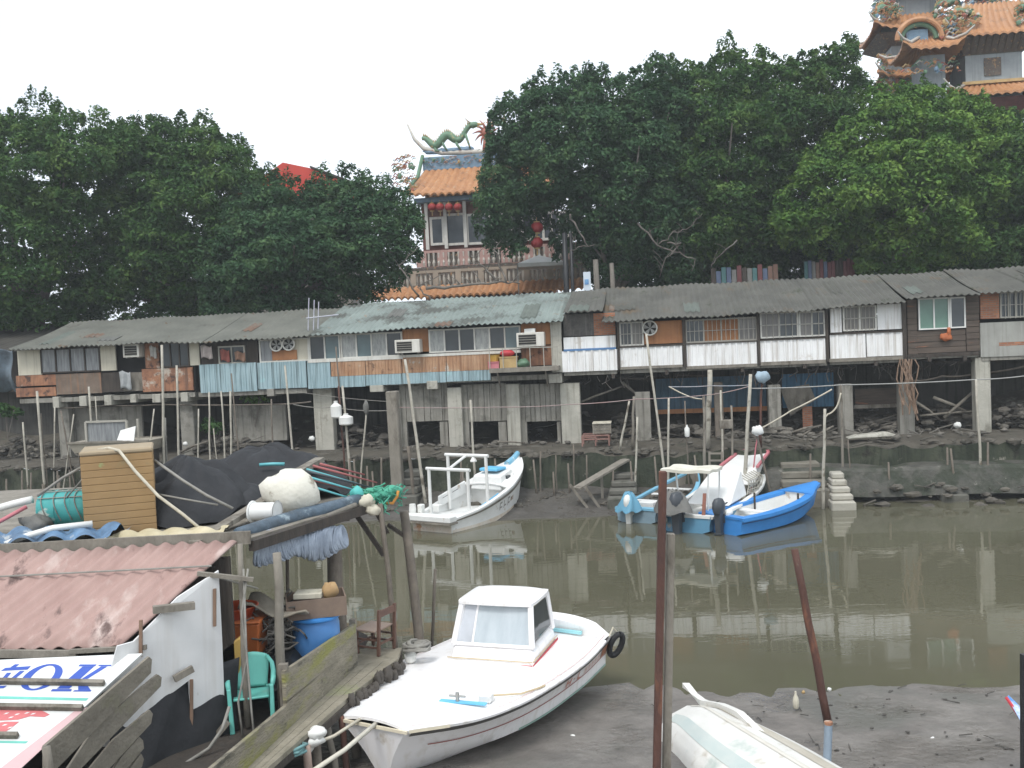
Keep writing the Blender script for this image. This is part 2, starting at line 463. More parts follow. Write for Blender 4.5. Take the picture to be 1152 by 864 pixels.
# water
WATER = bpy.data.materials.new('murky_water')
WATER.use_nodes = True
def _water():
    n, l = WATER.node_tree.nodes, WATER.node_tree.links
    b = n['Principled BSDF']
    b.inputs['Roughness'].default_value = .018; b.inputs['IOR'].default_value = 1.42; b.inputs['Specular IOR Level'].default_value = .5
    co = n.new('ShaderNodeTexCoord')
    nz = n.new('ShaderNodeTexNoise'); nz.inputs['Scale'].default_value = .16; nz.inputs['Detail'].default_value = 4
    l.new(co.outputs['Object'], nz.inputs['Vector'])
    r = n.new('ShaderNodeValToRGB'); r.color_ramp.elements[0].position = .35; r.color_ramp.elements[1].position = .68
    r.color_ramp.elements[0].color = (.086, .082, .053, 1); r.color_ramp.elements[1].color = (.113, .107, .072, 1)
    l.new(nz.outputs['Fac'], r.inputs['Fac']); l.new(r.outputs['Color'], b.inputs['Base Color'])
    mp = n.new('ShaderNodeMapping'); mp.inputs['Scale'].default_value = (.55, 1.5, 1); l.new(co.outputs['Object'], mp.inputs['Vector'])
    n1 = n.new('ShaderNodeTexNoise'); n1.inputs['Scale'].default_value = 2.2; n1.inputs['Detail'].default_value = 3; n1.inputs['Distortion'].default_value = .5
    l.new(mp.outputs['Vector'], n1.inputs['Vector'])
    n2 = n.new('ShaderNodeTexNoise'); n2.inputs['Scale'].default_value = .35; n2.inputs['Detail'].default_value = 1
    l.new(mp.outputs['Vector'], n2.inputs['Vector'])
    mu = n.new('ShaderNodeMath'); mu.operation = 'MULTIPLY'; l.new(n1.outputs['Fac'], mu.inputs[0]); l.new(n2.outputs['Fac'], mu.inputs[1])
    bp = n.new('ShaderNodeBump'); bp.inputs['Strength'].default_value = .095; bp.inputs['Distance'].default_value = .05
    l.new(mu.outputs[0], bp.inputs['Height']); l.new(bp.outputs['Normal'], b.inputs['Normal'])
_water()
xw, yw = np.meshgrid(np.linspace(-300, 300, 5), np.array([-60, 0, 20, 42]), indexing='ij')
sheet('water', xw, yw, xw * 0, WATER, 'structure')

# upper ground behind the houses, out to the horizon
EARTH = M('street_ground', (.16, .15, .13), (.10, .095, .08), .5, .9, .2)
sg, ng = np.meshgrid(np.linspace(-420, 420, 13), np.array([4.75, 8, 20, 60, 200, 420]), indexing='ij')
sheet('ground', FA.x + FE.x * sg + FN.x * ng, FA.y + FE.y * sg + FN.y * ng, sg * 0 + 4.9, EARTH, 'structure')

# the embankment: a muddy concrete ledge with a mossy front wall
DIRTLEDGE = M('muddy_ledge', (.115, .102, .080), (.055, .050, .039), 1.4, .9, .6, 8, stains=[((.19, .178, .15), .8, .60, .08), ((.04, .042, .03), 2, .57, .12)])
emb = thing('embankment', 'long mossy concrete embankment with a muddy ledge running under the stilt houses', 'embankment', W(4, -2, 0))
mb = MB(W)
def ledge_top(u, v):
    s = -34 + 80 * u
    n = -2.0 + 6.7 * v
    a = np.array([s]); b = np.array([n])
    edge = max(0., 1 - (n + 2.0) / 1.6)
    z = 1.88 + .05 * float(vnoise(a, b, 8)[0]) - edge * (.10 + .22 * max(0., float(vnoise(a * 1.7, b * .5, 21)[0])) + .06 * math.sin(s * 5.3)) + max(0, n - 2.0) * (.25 + .25 * (1 + math.sin(s * .8)) * .5) - .08 * max(0, -1.6 - n)
    if n < -1.7: n += .16 * math.sin(s * 1.7) + .10 * math.sin(s * 4.1) + .25 * float(vnoise(a * 1.2, b * 0, 22)[0])
    return (s, n, z)
mb.grid(ledge_top, 260, 22)
mb.build('ledge_surface', DIRTLEDGE, emb, smooth='all')
mb = MB(W)
def wall_front(u, v):
    s = -34 + 80 * u
    t = ledge_top(u, 0)
    bulge = float(vnoise(np.array([s * 1.1]), np.array([v * 2.5]), 23)[0])
    n = t[1] - .02 - .30 * v - .45 * max(0, v - .35) ** 1.3 * (1 + bulge) + .05 * math.sin(s * 3 + v * 5) + .07 * bulge
    return (s, n, t[2] - 1.9 * v)
mb.grid(wall_front, 260, 8)
mb.build('front_wall', MOSS, emb, smooth='all')
# the lower concrete step towards the right-hand end
mb = MB(W)
def kerb(u, v):
    s = 13.2 + 30 * u
    prof = [(-3.25, .2), (-2.92, 1.0), (-2.80, 1.10), (-2.3, 1.16), (-1.9, 1.18)]
    k = prof[int(round(v * 4))]
    return (s, k[0] + .06 * math.sin(s * 2.1), k[1] + .03 * math.sin(s * 1.3))
mb.grid(kerb, 120, 4)
mb.build('lower_step', M('damp_concrete', (.10, .095, .08), (.042, .043, .035), 2.5, .7, .9, 7, stains=[((.03, .036, .022), 1.2, .47, .12), ((.19, .18, .155), 1.9, .64, .05)]), emb)

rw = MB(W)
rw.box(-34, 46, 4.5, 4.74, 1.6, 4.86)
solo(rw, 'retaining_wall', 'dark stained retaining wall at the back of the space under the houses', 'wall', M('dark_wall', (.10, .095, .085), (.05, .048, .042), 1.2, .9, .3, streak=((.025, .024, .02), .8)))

# thin fog volume added to lift the blacks, standing in for lens flare
hz = MB(); hz.box(-520, 520, -80, 560, -2.5, 48)
HZ = bpy.data.materials.new('river_haze'); HZ.use_nodes = True
HZ.node_tree.nodes.remove(HZ.node_tree.nodes['Principled BSDF'])
_pv = HZ.node_tree.nodes.new('ShaderNodeVolumePrincipled')
_pv.inputs['Color'].default_value = (.90, .95, .98, 1); _pv.inputs['Density'].default_value = .0009
HZ.node_tree.links.new(_pv.outputs[0], HZ.node_tree.nodes['Material Output'].inputs['Volume'])
_h = hz.build('haze', HZ); _h['kind'] = 'stuff'

# ------------------------------------------------------------------ the row of stilt houses
def rect(x0, y0, x1, y1, n=0.0):
    """photo rectangle on the building line: y0/y1 read at mid width; returns s0, s1, z0, z1"""
    xm = (x0 + x1) / 2
    ym = (y0 + y1) / 2
    return fac(x0, ym, n)[0], fac(x1, ym, n)[0], fac(xm, y1, n)[1], fac(xm, y0, n)[1]

PATCHES = [M('patch_rust', (.20, .13, .09), (.11, .07, .05), 2.2, .85, .2, stains=[((.17, .165, .14), 1.5, .5, .15)]), M('patch_grey', (.16, .16, .145), (.10, .10, .09), 1.6, .8, .2), M('patch_dark', (.105, .105, .088), (.06, .06, .05), 1.8, .85, .2), M('patch_green', (.145, .165, .142), (.09, .105, .09), 1.6, .8, .2)]
def corr_panel(mb, s0, s1, z0, z1, n, pitch=.18, amp=.03, thick=.02):
    """vertical ribbed sheet: real ribs, closed at the back"""
    k = max(2, int((s1 - s0) / pitch))
    pts = []
    for i in range(k):
        a = s0 + (s1 - s0) * i / k; w = (s1 - s0) / k
        pts += [(a, n), (a + w * .62, n), (a + w * .70, n - amp), (a + w * .92, n - amp)]
    pts.append((s1, n))
    bk = n + thick
    for (a, na), (b, nb) in zip(pts, pts[1:]):
        mb.quad((a, na, z0), (b, nb, z0), (b, nb, z1), (a, na, z1))
    mb.quad((s1, bk, z0), (s0, bk, z0), (s0, bk, z1), (s1, bk, z1))
    mb.poly([(s0, bk, z1)] + [(a, b, z1) for a, b in pts] + [(s1, bk, z1)])
    mb.poly([(s1, bk, z0)] + [(a, b, z0) for a, b in pts[::-1]] + [(s0, bk, z0)])

def panel(parent, name, x0, y0, x1, y1, mat, n=0.0, thick=.08, label=None, rib=None):
    s0, s1, z0, z1 = rect(x0, y0, x1, y1, n)
    mb = MB(W)
    if rib: corr_panel(mb, s0, s1, z0, z1, n, *rib)
    else: mb.box(s0, s1, n, n + thick, z0, z1)
    return mb.build(name, mat, parent, label=label)

def window(parent, x0, y0, x1, y1, cols, fm, gm, rows=1, bar=.055, n=0.0, label=None, bars=0, gms=None):
    s0, s1, z0, z1 = rect(x0, y0, x1, y1, n)
    mb = MB(W)
    mb.box(s0, s1, n - .05, n + .05, z0, z0 + bar); mb.box(s0, s1, n - .05, n + .05, z1 - bar, z1)
    for k in range(cols + 1):
        a = s0 + (s1 - s0 - bar) * k / cols
        mb.box(a, a + bar, n - .047, n + .047, z0 + bar, z1 - bar)
    for k in range(1, rows):
        z = z0 + (z1 - z0) * k / rows
        mb.box(s0 + bar, s1 - bar, n - .04, n + .04, z - .018, z + .018)
    w = mb.build('window', fm, parent, label=label)
    if bars:
        mb = MB(W)
        k = int((s1 - s0) / bars)
        for i in range(1, k):
            a = s0 + (s1 - s0) * i / k
            mb.box(a - .010, a + .010, n - .085, n - .065, z0 - .02, z1 + .02)
        mb.box(s0, s1, n - .064, n - .052, (z0 + z1) / 2 - .012, (z0 + z1) / 2 + .012)
        mb.build('grille', FRAMEGREY, w)
    gl = gms or [gm]
    mb = MB(W); qq = random.Random(int(x0 * 3 + y0))
    for k in range(cols):
        a = s0 + (s1 - s0 - bar) * k / cols + bar; b = s0 + (s1 - s0 - bar) * (k + 1) / cols
        mb.cur = qq.randrange(len(gl)) if len(gl) > 2 else k % len(gl)
        o = .012 * (k % 2)
        mb.box(a, b, n - .008 + o, n + .004 + o, z0 + bar, z1 - bar)
    mb.build('pane', gl, w)
    return w

def roof(parent, eave, ridge, mat, pitch=.21, amp=.032, n0=-.55, n1=4.0, back=7.0, label=None):
    """ribbed sheet roof from an eave line to a ridge line (photo points), with a back slope"""
    ep = [fac(x, y, n0) for x, y in eave]
    rp = [fac(x, y, n1) for x, y in ridge]
    es = [p[0] for p in ep]; ez = [p[1] for p in ep]
    rs = [p[0] for p in rp]; rz = [p[1] for p in rp]
    s0, s1 = es[0], es[-1]
    n = int((s1 - s0) / pitch) * 4
    mb = MB(W)
    rows = 7
    q = random.Random(len(parent.name) * 7 + int(s0 * 10))
    offs = {}
    def pt(i, j, dz=0):
        s = s0 + (s1 - s0) * i / n
        ze, zr = np.interp(s, es, ez), np.interp(s, rs, rz)
        v = j / rows
        sheetno = i // 18
        if sheetno not in offs: offs[sheetno] = (q.uniform(-.07, .05), q.uniform(-.015, .02))
        z = ze + (zr - ze) * v + amp * math.sin(i * math.pi / 2) + offs[sheetno][1]
        z += .025 * math.sin(s * 1.9 + v * 4) - .05 * math.sin(math.pi * v) * (.5 + .5 * math.sin(s * .7))
        nn_ = n0 + (n1 - n0) * v + (offs[sheetno][0] if j == 0 else 0)
        return (s, nn_, z + dz)
    top = [[mb.P(pt(i, j)) for j in range(rows + 1)] for i in range(n + 1)]
    low = [[mb.P(pt(i, j, -.03)) for j in range(rows + 1)] for i in range(n + 1)]
    for i in range(n):
        for j in range(rows):
            mb.face([top[i][j], top[i + 1][j], top[i + 1][j + 1], top[i][j + 1]])
            mb.face([low[i][j + 1], low[i + 1][j + 1], low[i + 1][j], low[i][j]])
        mb.face([top[i][0], low[i][0], low[i + 1][0], top[i + 1][0]])
        mb.face([top[i][rows], top[i + 1][rows], low[i + 1][rows], low[i][rows]])
    for i in (0, n):
        for j in range(rows):
            mb.face([top[i][j], top[i][j + 1], low[i][j + 1], low[i][j]])
    ro = None
    patches = []
    for k in range(max(1, int((s1 - s0) / 2.6))):
        i0 = q.randrange(0, max(1, n - 16)); w_ = q.randrange(8, 16); j0 = q.randrange(0, 4); h_ = q.randrange(1, 4)
        pm = MB(W)
        t_ = [[pm.P(pt(i, j, .022 + .004 * k)) for j in range(j0, j0 + h_ + 1)] for i in range(i0, min(n, i0 + w_) + 1)]
        for a in range(len(t_) - 1):
            for b in range(h_): pm.face([t_[a][b], t_[a + 1][b], t_[a + 1][b + 1], t_[a][b + 1]])
        patches.append((pm, PATCHES[q.randrange(len(PATCHES))]))
    za, zb = np.interp(s0, rs, rz), np.interp(s1, rs, rz)
    mb.hexa([(s0, n1 + .03, za - .08), (s1, n1 + .03, zb - .08), (s1, back, zb - 1.5), (s0, back, za - 1.5),
             (s0, n1 + .03, za - .02), (s1, n1 + .03, zb - .02), (s1, back, zb - 1.44), (s0, back, za - 1.44)])
    ro = mb.build('roof', mat, parent, label=label)
    for pm, m_ in patches: pm.build('roof_patch', m_, ro)
    return ro

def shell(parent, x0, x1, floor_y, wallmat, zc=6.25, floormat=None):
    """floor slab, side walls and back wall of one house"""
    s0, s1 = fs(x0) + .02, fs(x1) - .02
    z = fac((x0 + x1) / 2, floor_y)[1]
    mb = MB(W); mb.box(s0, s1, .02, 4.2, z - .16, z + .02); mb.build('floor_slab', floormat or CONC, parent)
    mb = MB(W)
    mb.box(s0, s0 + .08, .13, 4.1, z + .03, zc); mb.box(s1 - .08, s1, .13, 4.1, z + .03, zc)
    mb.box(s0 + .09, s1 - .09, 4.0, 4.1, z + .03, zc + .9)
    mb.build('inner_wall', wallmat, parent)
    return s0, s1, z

def pillars(parent, specs, mat, n=.35, depth=.45):
    for x0, y0, x1, y1 in specs:
        s0, s1, z0, z1 = rect(x0, y0, x1, y1, n)
        mb = MB(W); mb.box(s0, s1, n, n + depth, 1.8, z1); mb.build('pillar', mat, parent, bevel=.02)

def beams(parent, specs, mat):
    for x0, y0, x1, y1 in specs:
        s0, s1, z0, z1 = rect(x0, y0, x1, y1, -.12)
        mb = MB(W); mb.box(s0, s1, -.12, 3.9, z0, z1 - .02); mb.build('beam', mat, parent, bevel=.015)

# ---- house with cream panels and rusty boards
h = thing('stilt_house', 'brown and cream shack at the shed end of the row, with four dark windows', 'house', W(fs(118), 2, 1.9))
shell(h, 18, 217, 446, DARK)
roof(h, [(8, 393.5), (154, 386), (227, 384.5)], [(66, 363.5), (190, 357), (262, 353.5)], ROOFGREY)
panel(h, 'wall_panel', 20, 394, 46, 422, CREAM); panel(h, 'wall_panel', 113, 388.5, 130, 417, CREAM); panel(h, 'wall_panel', 213, 384, 224, 411, CREAM)
panel(h, 'header', 46, 389, 113, 393, DARKWOOD)
window(h, 46, 391, 113, 419, 4, DARKWOOD, DARKGLASS, gms=[DARKGLASS, CURTAIN, DARKGLASS, CURTAIN])
panel(h, 'lower_board', 18, 422, 63, 434, RUSTSHEET); panel(h, 'lower_board', 18, 436, 63, 446, RUSTSHEET, .02)
panel(h, 'lower_board', 63, 420, 114, 443, M('brown_board', (.22, .17, .13), (.12, .09, .07), 2.5, .85, .1, streak=((.30, .15, .08), .7)))
panel(h, 'lower_board', 114, 419, 138, 441, DARKWOOD, .03); panel(h, 'lower_board', 138, 419, 160, 440, GREYWOOD, .05)
panel(h, 'lower_board', 160, 414, 217, 440, RUSTSHEET)
panel(h, 'dark_recess', 130, 387, 163, 419, DARK, .5, .05); panel(h, 'wall_panel', 163, 386, 179, 414, RUSTSHEET, .04)  # near-black sheet stands in for the shade inside the opening
window(h, 181, 385, 213, 413, 3, DARKWOOD, DARKGLASS)
beams(h, [(59, 446, 66, 459), (89, 445, 97, 457), (117, 444, 125, 456), (146, 443, 153, 453), (171, 443, 180, 453), (203, 441, 211, 452)], CONC_L)
pillars(h, [(66, 452, 78, 512), (203, 450, 218, 505)], CONC)
panel(h, 'base_wall', 78, 458, 160, 500, CONC, .9, .12)

# ---- house with the teal ribbed sheet
h = thing('stilt_house', 'dark shack above the short teal ribbed sheet, beside the one with cream panels', 'house', W(fs(280), 2, 1.9))
shell(h, 220, 343, 440, DARK)
roof(h, [(227.5, 385), (289, 381), (347, 377.5)], [(263, 353.5), (300, 351), (384, 346)], ROOFGREY)
panel(h, 'wall_panel', 226, 385, 290, 411, DARKWOOD, .06)
window(h, 246, 389, 276, 409, 2, FRAMEGREY, DARKGLASS, n=.0)
window(h, 292, 381, 348, 407, 3, FRAMEWHITE, CURTAIN, gms=[CREAM, DARKGLASS, CURTAIN])
panel(h, 'lower_sheet', 225, 409, 289, 441, TEAL, -.06, rib=(.2, .035)); panel(h, 'lower_sheet', 290, 407, 345, 437, TEAL, -.05, rib=(.2, .035))
panel(h, 'orange_panel', 306, 394, 334, 405, ORANGEBOARD, -.06, .03)
pillars(h, [(353, 437, 374, 488)], CONC_L)
panel(h, 'base_wall', 262, 455, 322, 496, CONC, .8, .15)
beams(h, [(300, 437, 308, 446)], CONC)

# ---- long house with the window band
h = thing('stilt_house', 'long house with a white band of windows above rusting pale blue sheet', 'house', W(fs(490), 2, 1.9))
shell(h, 345, 629, 427, DARK)
roof(h, [(347.5, 377.5), (381, 374.5), (483, 367.5), (580, 362.8), (633, 360.5)], [(384.5, 343.5), (447, 339.5), (580, 331.5), (660, 327)], ROOFGREEN)
TEALGLASS = glass_mat('tealish_glass', (.13, .19, .20), .1)
LIGHTGLASS = M('lit_curtain_glass', (.46, .47, .44), (.16, .17, .17), 2.6, .2, 0, stretch=(4, 4, 1.2), spec=.5)  # bright blinds and reflected light are both put into this colour
GM = [DARKGLASS, TEALGLASS, LIGHTGLASS, DARKGLASS, TEALGLASS]
window(h, 348, 377, 383, 405, 2, FRAMEWHITE, DARKGLASS, gms=GM); window(h, 383.5, 374.5, 453, 402, 4, FRAMEWHITE, DARKGLASS, gms=GM)
panel(h, 'wall_panel', 453, 370, 482, 396, ORANGEBOARD); window(h, 482.5, 368.5, 586, 395, 6, FRAMEWHITE, DARKGLASS, gms=GM[::-1])
panel(h, 'wall_panel', 586.5, 363.5, 619, 388, ORANGEBOARD); panel(h, 'wall_panel', 586.5, 389, 626, 411, RUSTSHEET, .05)
panel(h, 'sill', 346, 402.5, 453, 406, FRAMEWHITE, -.10, .12); panel(h, 'sill', 453, 396.5, 586, 399.5, FRAMEWHITE, -.10, .12)
panel(h, 'lower_sheet', 346, 406, 372, 437, TEAL, -.07, rib=(.13, .022))
for x0, x1, yt, ym, yb in ((372.4, 411, 404.5, 423, 435.5), (411.4, 452, 402, 421, 433), (452.4, 502, 399, 419, 431), (502.4, 552, 396, 417, 428.5)):
    panel(h, 'upper_sheet', x0, yt, x1, ym - .2, RUSTPALE, -.07, rib=(.13, .022)); panel(h, 'lower_sheet', x0, ym, x1, yb, TEAL, -.072, rib=(.13, .022))
panel(h, 'corner_post', 620, 362, 632, 419, CONC_L, -.05, .3)
beams(h, [(416, 433, 431, 441), (480, 428, 492, 438), (617, 420, 632, 431)], CONC_L)
pillars(h, [(436, 440, 450, 500), (504, 436, 520, 498), (570, 432, 585, 496), (631, 431, 653, 495)], CONC_L, .2)
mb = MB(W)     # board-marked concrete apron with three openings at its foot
bx = [450, 459, 495, 504]
for x0, x1 in ((450, 504), (520, 570), (585, 631)):
    s0, s1, z0, z1 = rect(x0, 432, x1, 474, .42)
    k = 8
    for i in range(k):
        a, b = s0 + (s1 - s0) * i / k, s0 + (s1 - s0) * (i + 1) / k - .012
        mb.box(a, b, .42 + .03 * ((i * 7) % 3), .6, z0, z1)
for x0, x1 in ((450, 458), (495, 504), (520, 528), (561, 570), (585, 593), (627, 631)):
    s0, s1, z0, z1 = rect(x0, 474.5, x1, 499, .42)
    mb.box(s0, s1, .42, .62, 1.8, z1)
mb.build('base_wall', CONC, h)
shelf = rect(551, 413, 629, 418, -.6)
mb = MB(W); mb.box(shelf[0], shelf[1], -.75, -.08, shelf[2], shelf[3])
mb.bar((shelf[0] + .3, -.1, shelf[2] - .6), (shelf[0] + .3, -.7, shelf[2]), .05); mb.bar((shelf[1] - .5, -.1, shelf[2] - .6), (shelf[1] - .5, -.7, shelf[2]), .05)
mb.build('balcony_shelf', GREYWOOD, h)
SHELF_Z, SHELF_S0, SHELF_S1 = shelf[3], shelf[0], shelf[1]
mb = MB(W)
for a in np.linspace(SHELF_S0 + .03, SHELF_S1 - .03, 6): mb.bar((a, -.72, SHELF_Z), (a, -.72, SHELF_Z + .75), .03)
mb.bar((SHELF_S0, -.72, SHELF_Z + .75), (SHELF_S1, -.72, SHELF_Z + .7), .03)
mb.build('railing', FRAMEGREY, h)

# ---- narrow bay with white sheets under a net
h = thing('stilt_house', 'narrow bay with two white sheets below a dark netted opening', 'house', W(fs(663), 2, 1.9))
shell(h, 633, 694, 417, DARK)
roof(h, [(633.5, 351.5), (678, 349)], [(661, 326.5), (704, 323.5)], ROOFBROWN, label='raised brown strip of roof')
panel(h, 'wall_panel', 634, 353, 668, 378, M('draped_net', (.13, .12, .11), (.06, .058, .055), 5, .9, .5, streak=((.25, .24, .22), .6)), .1)
panel(h, 'wall_panel', 668, 352, 692, 377, BRICK, .1)
panel(h, 'white_band', 634, 378.5, 693, 392, WHITESHEET, -.02, rib=(.35, .015)); panel(h, 'lower_sheet', 632.5, 394, 695, 417.5, WHITESHEET, -.06, rib=(.28, .05))
panel(h, 'blue_rail', 634, 391.8, 693, 394.2, M('blue_rail', (.10, .22, .42), None, 3, .5), -.09, .05)

# ---- wide house of three bays
h = thing('stilt_house', 'wide house of three bays with barred windows above white sheets', 'house', W(fs(812), 2, 1.9))
shell(h, 696, 931, 411, DARK)
roof(h, [(677, 361.8), (693, 360.8), (768, 356.5), (860, 351.8), (932, 346.5)], [(704.5, 323.5), (727, 322.5), (860, 315.4), (950, 311)], ROOFBROWN)
window(h, 697, 362, 724, 389, 2, FRAMEWHITE, BARREDGLASS, bars=.13, gms=[DARKGLASS, BARREDGLASS])
panel(h, 'wall_panel', 724.5, 361, 768, 386.5, ORANGEBOARD)
window(h, 771, 358, 852, 384.5, 4, FRAMEGREY, BARREDGLASS, bars=.16, gms=[DARKGLASS, BARREDGLASS, ORANGEBOARD, ORANGEBOARD])
window(h, 855, 351, 898, 380, 2, FRAMEWHITE, BARREDGLASS, rows=2, bars=.2, gms=[BARREDGLASS, DARKGLASS]); window(h, 898.5, 350, 928, 378.5, 2, FRAMEWHITE, DARKGLASS, rows=2, bars=.2, gms=[BARREDGLASS, DARKGLASS])
for x0, yt, x1, yb in ((696, 389.5, 768, 411.5), (772, 386, 852, 410.5), (855, 382, 929, 406)):
    panel(h, 'lower_sheet', x0, yt, x1, yb, WHITESHEET, -.05, rib=(.22, .03))
for x0, yt, x1, yb in ((694.5, 360, 697, 415), (768, 357, 772, 413), (852, 352, 855, 411), (929, 347, 932, 407)):
    panel(h, 'post', x0, yt, x1, yb, DARKWOOD, -.13, .1)
panel(h, 'rail', 697, 388, 768, 390, DARKWOOD, -.10, .12); panel(h, 'rail', 772, 384.5, 852, 386, DARKWOOD, -.10, .12); panel(h, 'rail', 855, 380.5, 929, 382, DARKWOOD, -.10, .12)
panel(h, 'bottom_beam', 697, 411.5, 768, 414.5, GREYWOOD, -.12, .14); panel(h, 'bottom_beam', 772, 410.5, 852, 414, GREYWOOD, -.12, .14); panel(h, 'bottom_beam', 855, 406, 929, 410, GREYWOOD, -.12, .14)
pillars(h, [(715, 441, 732, 492), (865, 433, 879, 490)], CONC)
pillars(h, [(804, 430, 814, 492)], POLE_D, .6, .3)

# ---- white ribbed house with one small window
h = thing('stilt_house', 'white ribbed sheet house with one small six pane barred window', 'house', W(fs(975), 2, 1.9))
shell(h, 933, 1017, 404, DARK)
roof(h, [(932.5, 346.5), (1019, 338.5)], [(950.5, 311), (1030, 307)], ROOFBROWN)
panel(h, 'wall_panel', 934, 347, 947, 374, WHITESHEET, rib=(.3, .02)); panel(h, 'wall_panel', 987, 342, 1015, 370.5, WHITESHEET, rib=(.3, .02))
window(h, 948, 344, 986, 372, 2, FRAMEWHITE, BARREDGLASS, rows=2, bars=.12)
panel(h, 'lower_sheet', 934, 376, 974, 403, WHITESHEET, -.03, rib=(.3, .025)); panel(h, 'lower_sheet', 975, 373.5, 1016, 400.5, WHITESHEET, -.03, rib=(.3, .025))
panel(h, 'rail', 934, 373, 1016, 375, DARKWOOD, -.08, .1); panel(h, 'bottom_beam', 933, 402, 1017, 406, GREYWOOD, -.1, .14)
panel(h, 'corner_post', 1015.5, 340, 1020, 405, DARKWOOD, -.12, .1)
pillars(h, [(944, 432, 960, 490), (1012, 430, 1029, 487)], CONC)

# ---- dark timber house with the green window
h = thing('stilt_house', 'dark timber house with one large white framed green window', 'house', W(fs(1060), 2, 1.9))
shell(h, 1021, 1102, 398, DARK)
roof(h, [(1020, 335.5), (1086, 331), (1103, 330)], [(1031, 307), (1110, 302)], ROOFBROWN)
TIMB = M('dark_cladding', (.13, .10, .078), (.06, .048, .04), 2.4, .8, .15, stretch=(.5, .5, 5), stains=[((.25, .11, .06), 1.4, .62, .06)])
def boards(parent, x0, y0, x1, y1, k, mat, n=0.0):
    s0, s1, z0, z1 = rect(x0, y0, x1, y1, n)
    mb = MB(W)
    for i in range(k):
        a, b = z0 + (z1 - z0) * i / k, z0 + (z1 - z0) * (i + 1) / k - .012
        mb.box(s0, s1, n + .018 * (i % 2), n + .08, a, b)
    return mb.build('cladding', mat, parent)
boards(h, 1021, 337, 1032, 399, 9, TIMB); boards(h, 1032, 371, 1086.5, 396.5, 4, TIMB); boards(h, 1087, 332, 1102, 395, 9, TIMB)
window(h, 1033, 335, 1068, 370.6, 2, WHITEPLASTIC, GREENGLASS, bar=.05); window(h, 1068.4, 334, 1086, 369, 1, WHITEPLASTIC, DARKGLASS, bar=.05)
panel(h, 'bottom_beam', 1021, 397, 1102, 401, DARKWOOD, -.05, .14)

# ---- brick and concrete house at the frame's edge
h = thing('stilt_house', 'unpainted brick and grey concrete house on thick square pillars beside the timber one', 'house', W(fs(1165), 2, 1.9))
shell(h, 1104, 1300, 397, DARK)
roof(h, [(1104, 329.5), (1152, 326), (1310, 316)], [(1111, 302), (1310, 291)], ROOFBROWN)
panel(h, 'brick_wall', 1103, 328, 1124, 358.5, BRICK); panel(h, 'brick_wall', 1153, 326, 1300, 356, BRICK)
window(h, 1124.5, 328, 1152.5, 357.5, 3, FRAMEGREY, DARKGLASS, bars=.15, n=.06)
CW = M('grey_render', (.36, .36, .33), (.27, .27, .245), 1.2, .9, .2, streak=((.18, .175, .15), .5))
panel(h, 'lower_wall', 1103, 359, 1300, 398, CW, -.02, .16); panel(h, 'brick_patch', 1124, 384.5, 1156, 388.5, BRICK, -.026, .02)
pillars(h, [(1098, 402, 1115, 487), (1210, 400, 1228, 480)], CONC_L, .05, .5)

# ---- dark shed beyond the row's end, with a tarp
h = thing('shed', 'low dark sheet roofed shed beyond the end of the stilt houses', 'shed', W(fs(-30), 6, 4.4))
mb = MB(W); a0, a1 = fs(-130), fs(17); mb.box(a0, a1, 3.4, 8, 4.6, 6.6); mb.build('wall', DARKWOOD, h)
mb = MB(W)
def shr(u, v):
    return (a0 - .4 + (a1 - a0 + 3.2) * u, 2.6 + 6 * v, 6.45 + 1.3 * v + .03 * math.sin(u * 160))
mb.grid(shr, 160, 2, (0, 0, -.05)); mb.build('roof', M('dark_roof', (.07, .065, .055), (.04, .038, .033), 1, .9), h)
mb = MB(W)
t0 = fac(-20, 395, .6); t1 = fac(17, 440, .6)
def tarpfn(u, v):
    s = t0[0] + (t1[0] - t0[0]) * u; z = t0[1] + (t1[1] - t0[1]) * v
    return (s, .5 + .18 * math.sin(u * 9 + v * 3) + .5 * v * v + .1 * math.sin(v * 7), z + .06 * math.sin(u * 12))
mb.grid(tarpfn, 26, 18, (0, .02, 0))
solo(mb, 'tarpaulin', 'crumpled blue grey tarpaulin hanging beside the cream panelled shack', 'tarpaulin', M('dull_blue_tarp', (.20, .26, .31), (.09, .10, .11), 2.5, .7, .5), smooth='all')

# ------------------------------------------------------------------ trees
def leaf_mat(name, a, b, c):
    m = bpy.data.materials.new(name); m.use_nodes = True
    n, l = m.node_tree.nodes, m.node_tree.links
    p = n['Principled BSDF']; p.inputs['Roughness'].default_value = .7; p.inputs['Specular IOR Level'].default_value = .1
    co = n.new('ShaderNodeTexCoord')
    nz = n.new('ShaderNodeTexNoise'); nz.inputs['Scale'].default_value = .8; nz.inputs['Detail'].default_value = 7; nz.inputs['Roughness'].default_value = .75
    l.new(co.outputs['Object'], nz.inputs['Vector'])
    r = n.new('ShaderNodeValToRGB'); e = r.color_ramp.elements
    e[0].position, e[1].position = .38, .62
    e[0].color, e[1].color = _rgb(a), _rgb(c)
    k = e.new(.5); k.color = _rgb(b)
    l.new(nz.outputs['Fac'], r.inputs['Fac']); l.new(r.outputs['Color'], p.inputs['Base Color'])
    t = n.new('ShaderNodeBsdfTranslucent'); l.new(r.outputs['Color'], t.inputs['Color'])
    mx = n.new('ShaderNodeMixShader'); mx.inputs[0].default_value = .22
    l.new(p.outputs[0], mx.inputs[1]); l.new(t.outputs[0], mx.inputs[2])
    l.new(mx.outputs[0], n['Material Output'].inputs['Surface'])
    return m
LEAF_A = leaf_mat('banyan_leaves', (.030, .070, .025), (.054, .118, .034), (.122, .196, .054))
LEAF_B = leaf_mat('bluish_leaves', (.029, .066, .033), (.047, .104, .047), (.094, .164, .066))
LEAF_C = leaf_mat('bright_leaves', (.058, .130, .034), (.104, .200, .044), (.185, .290, .060))
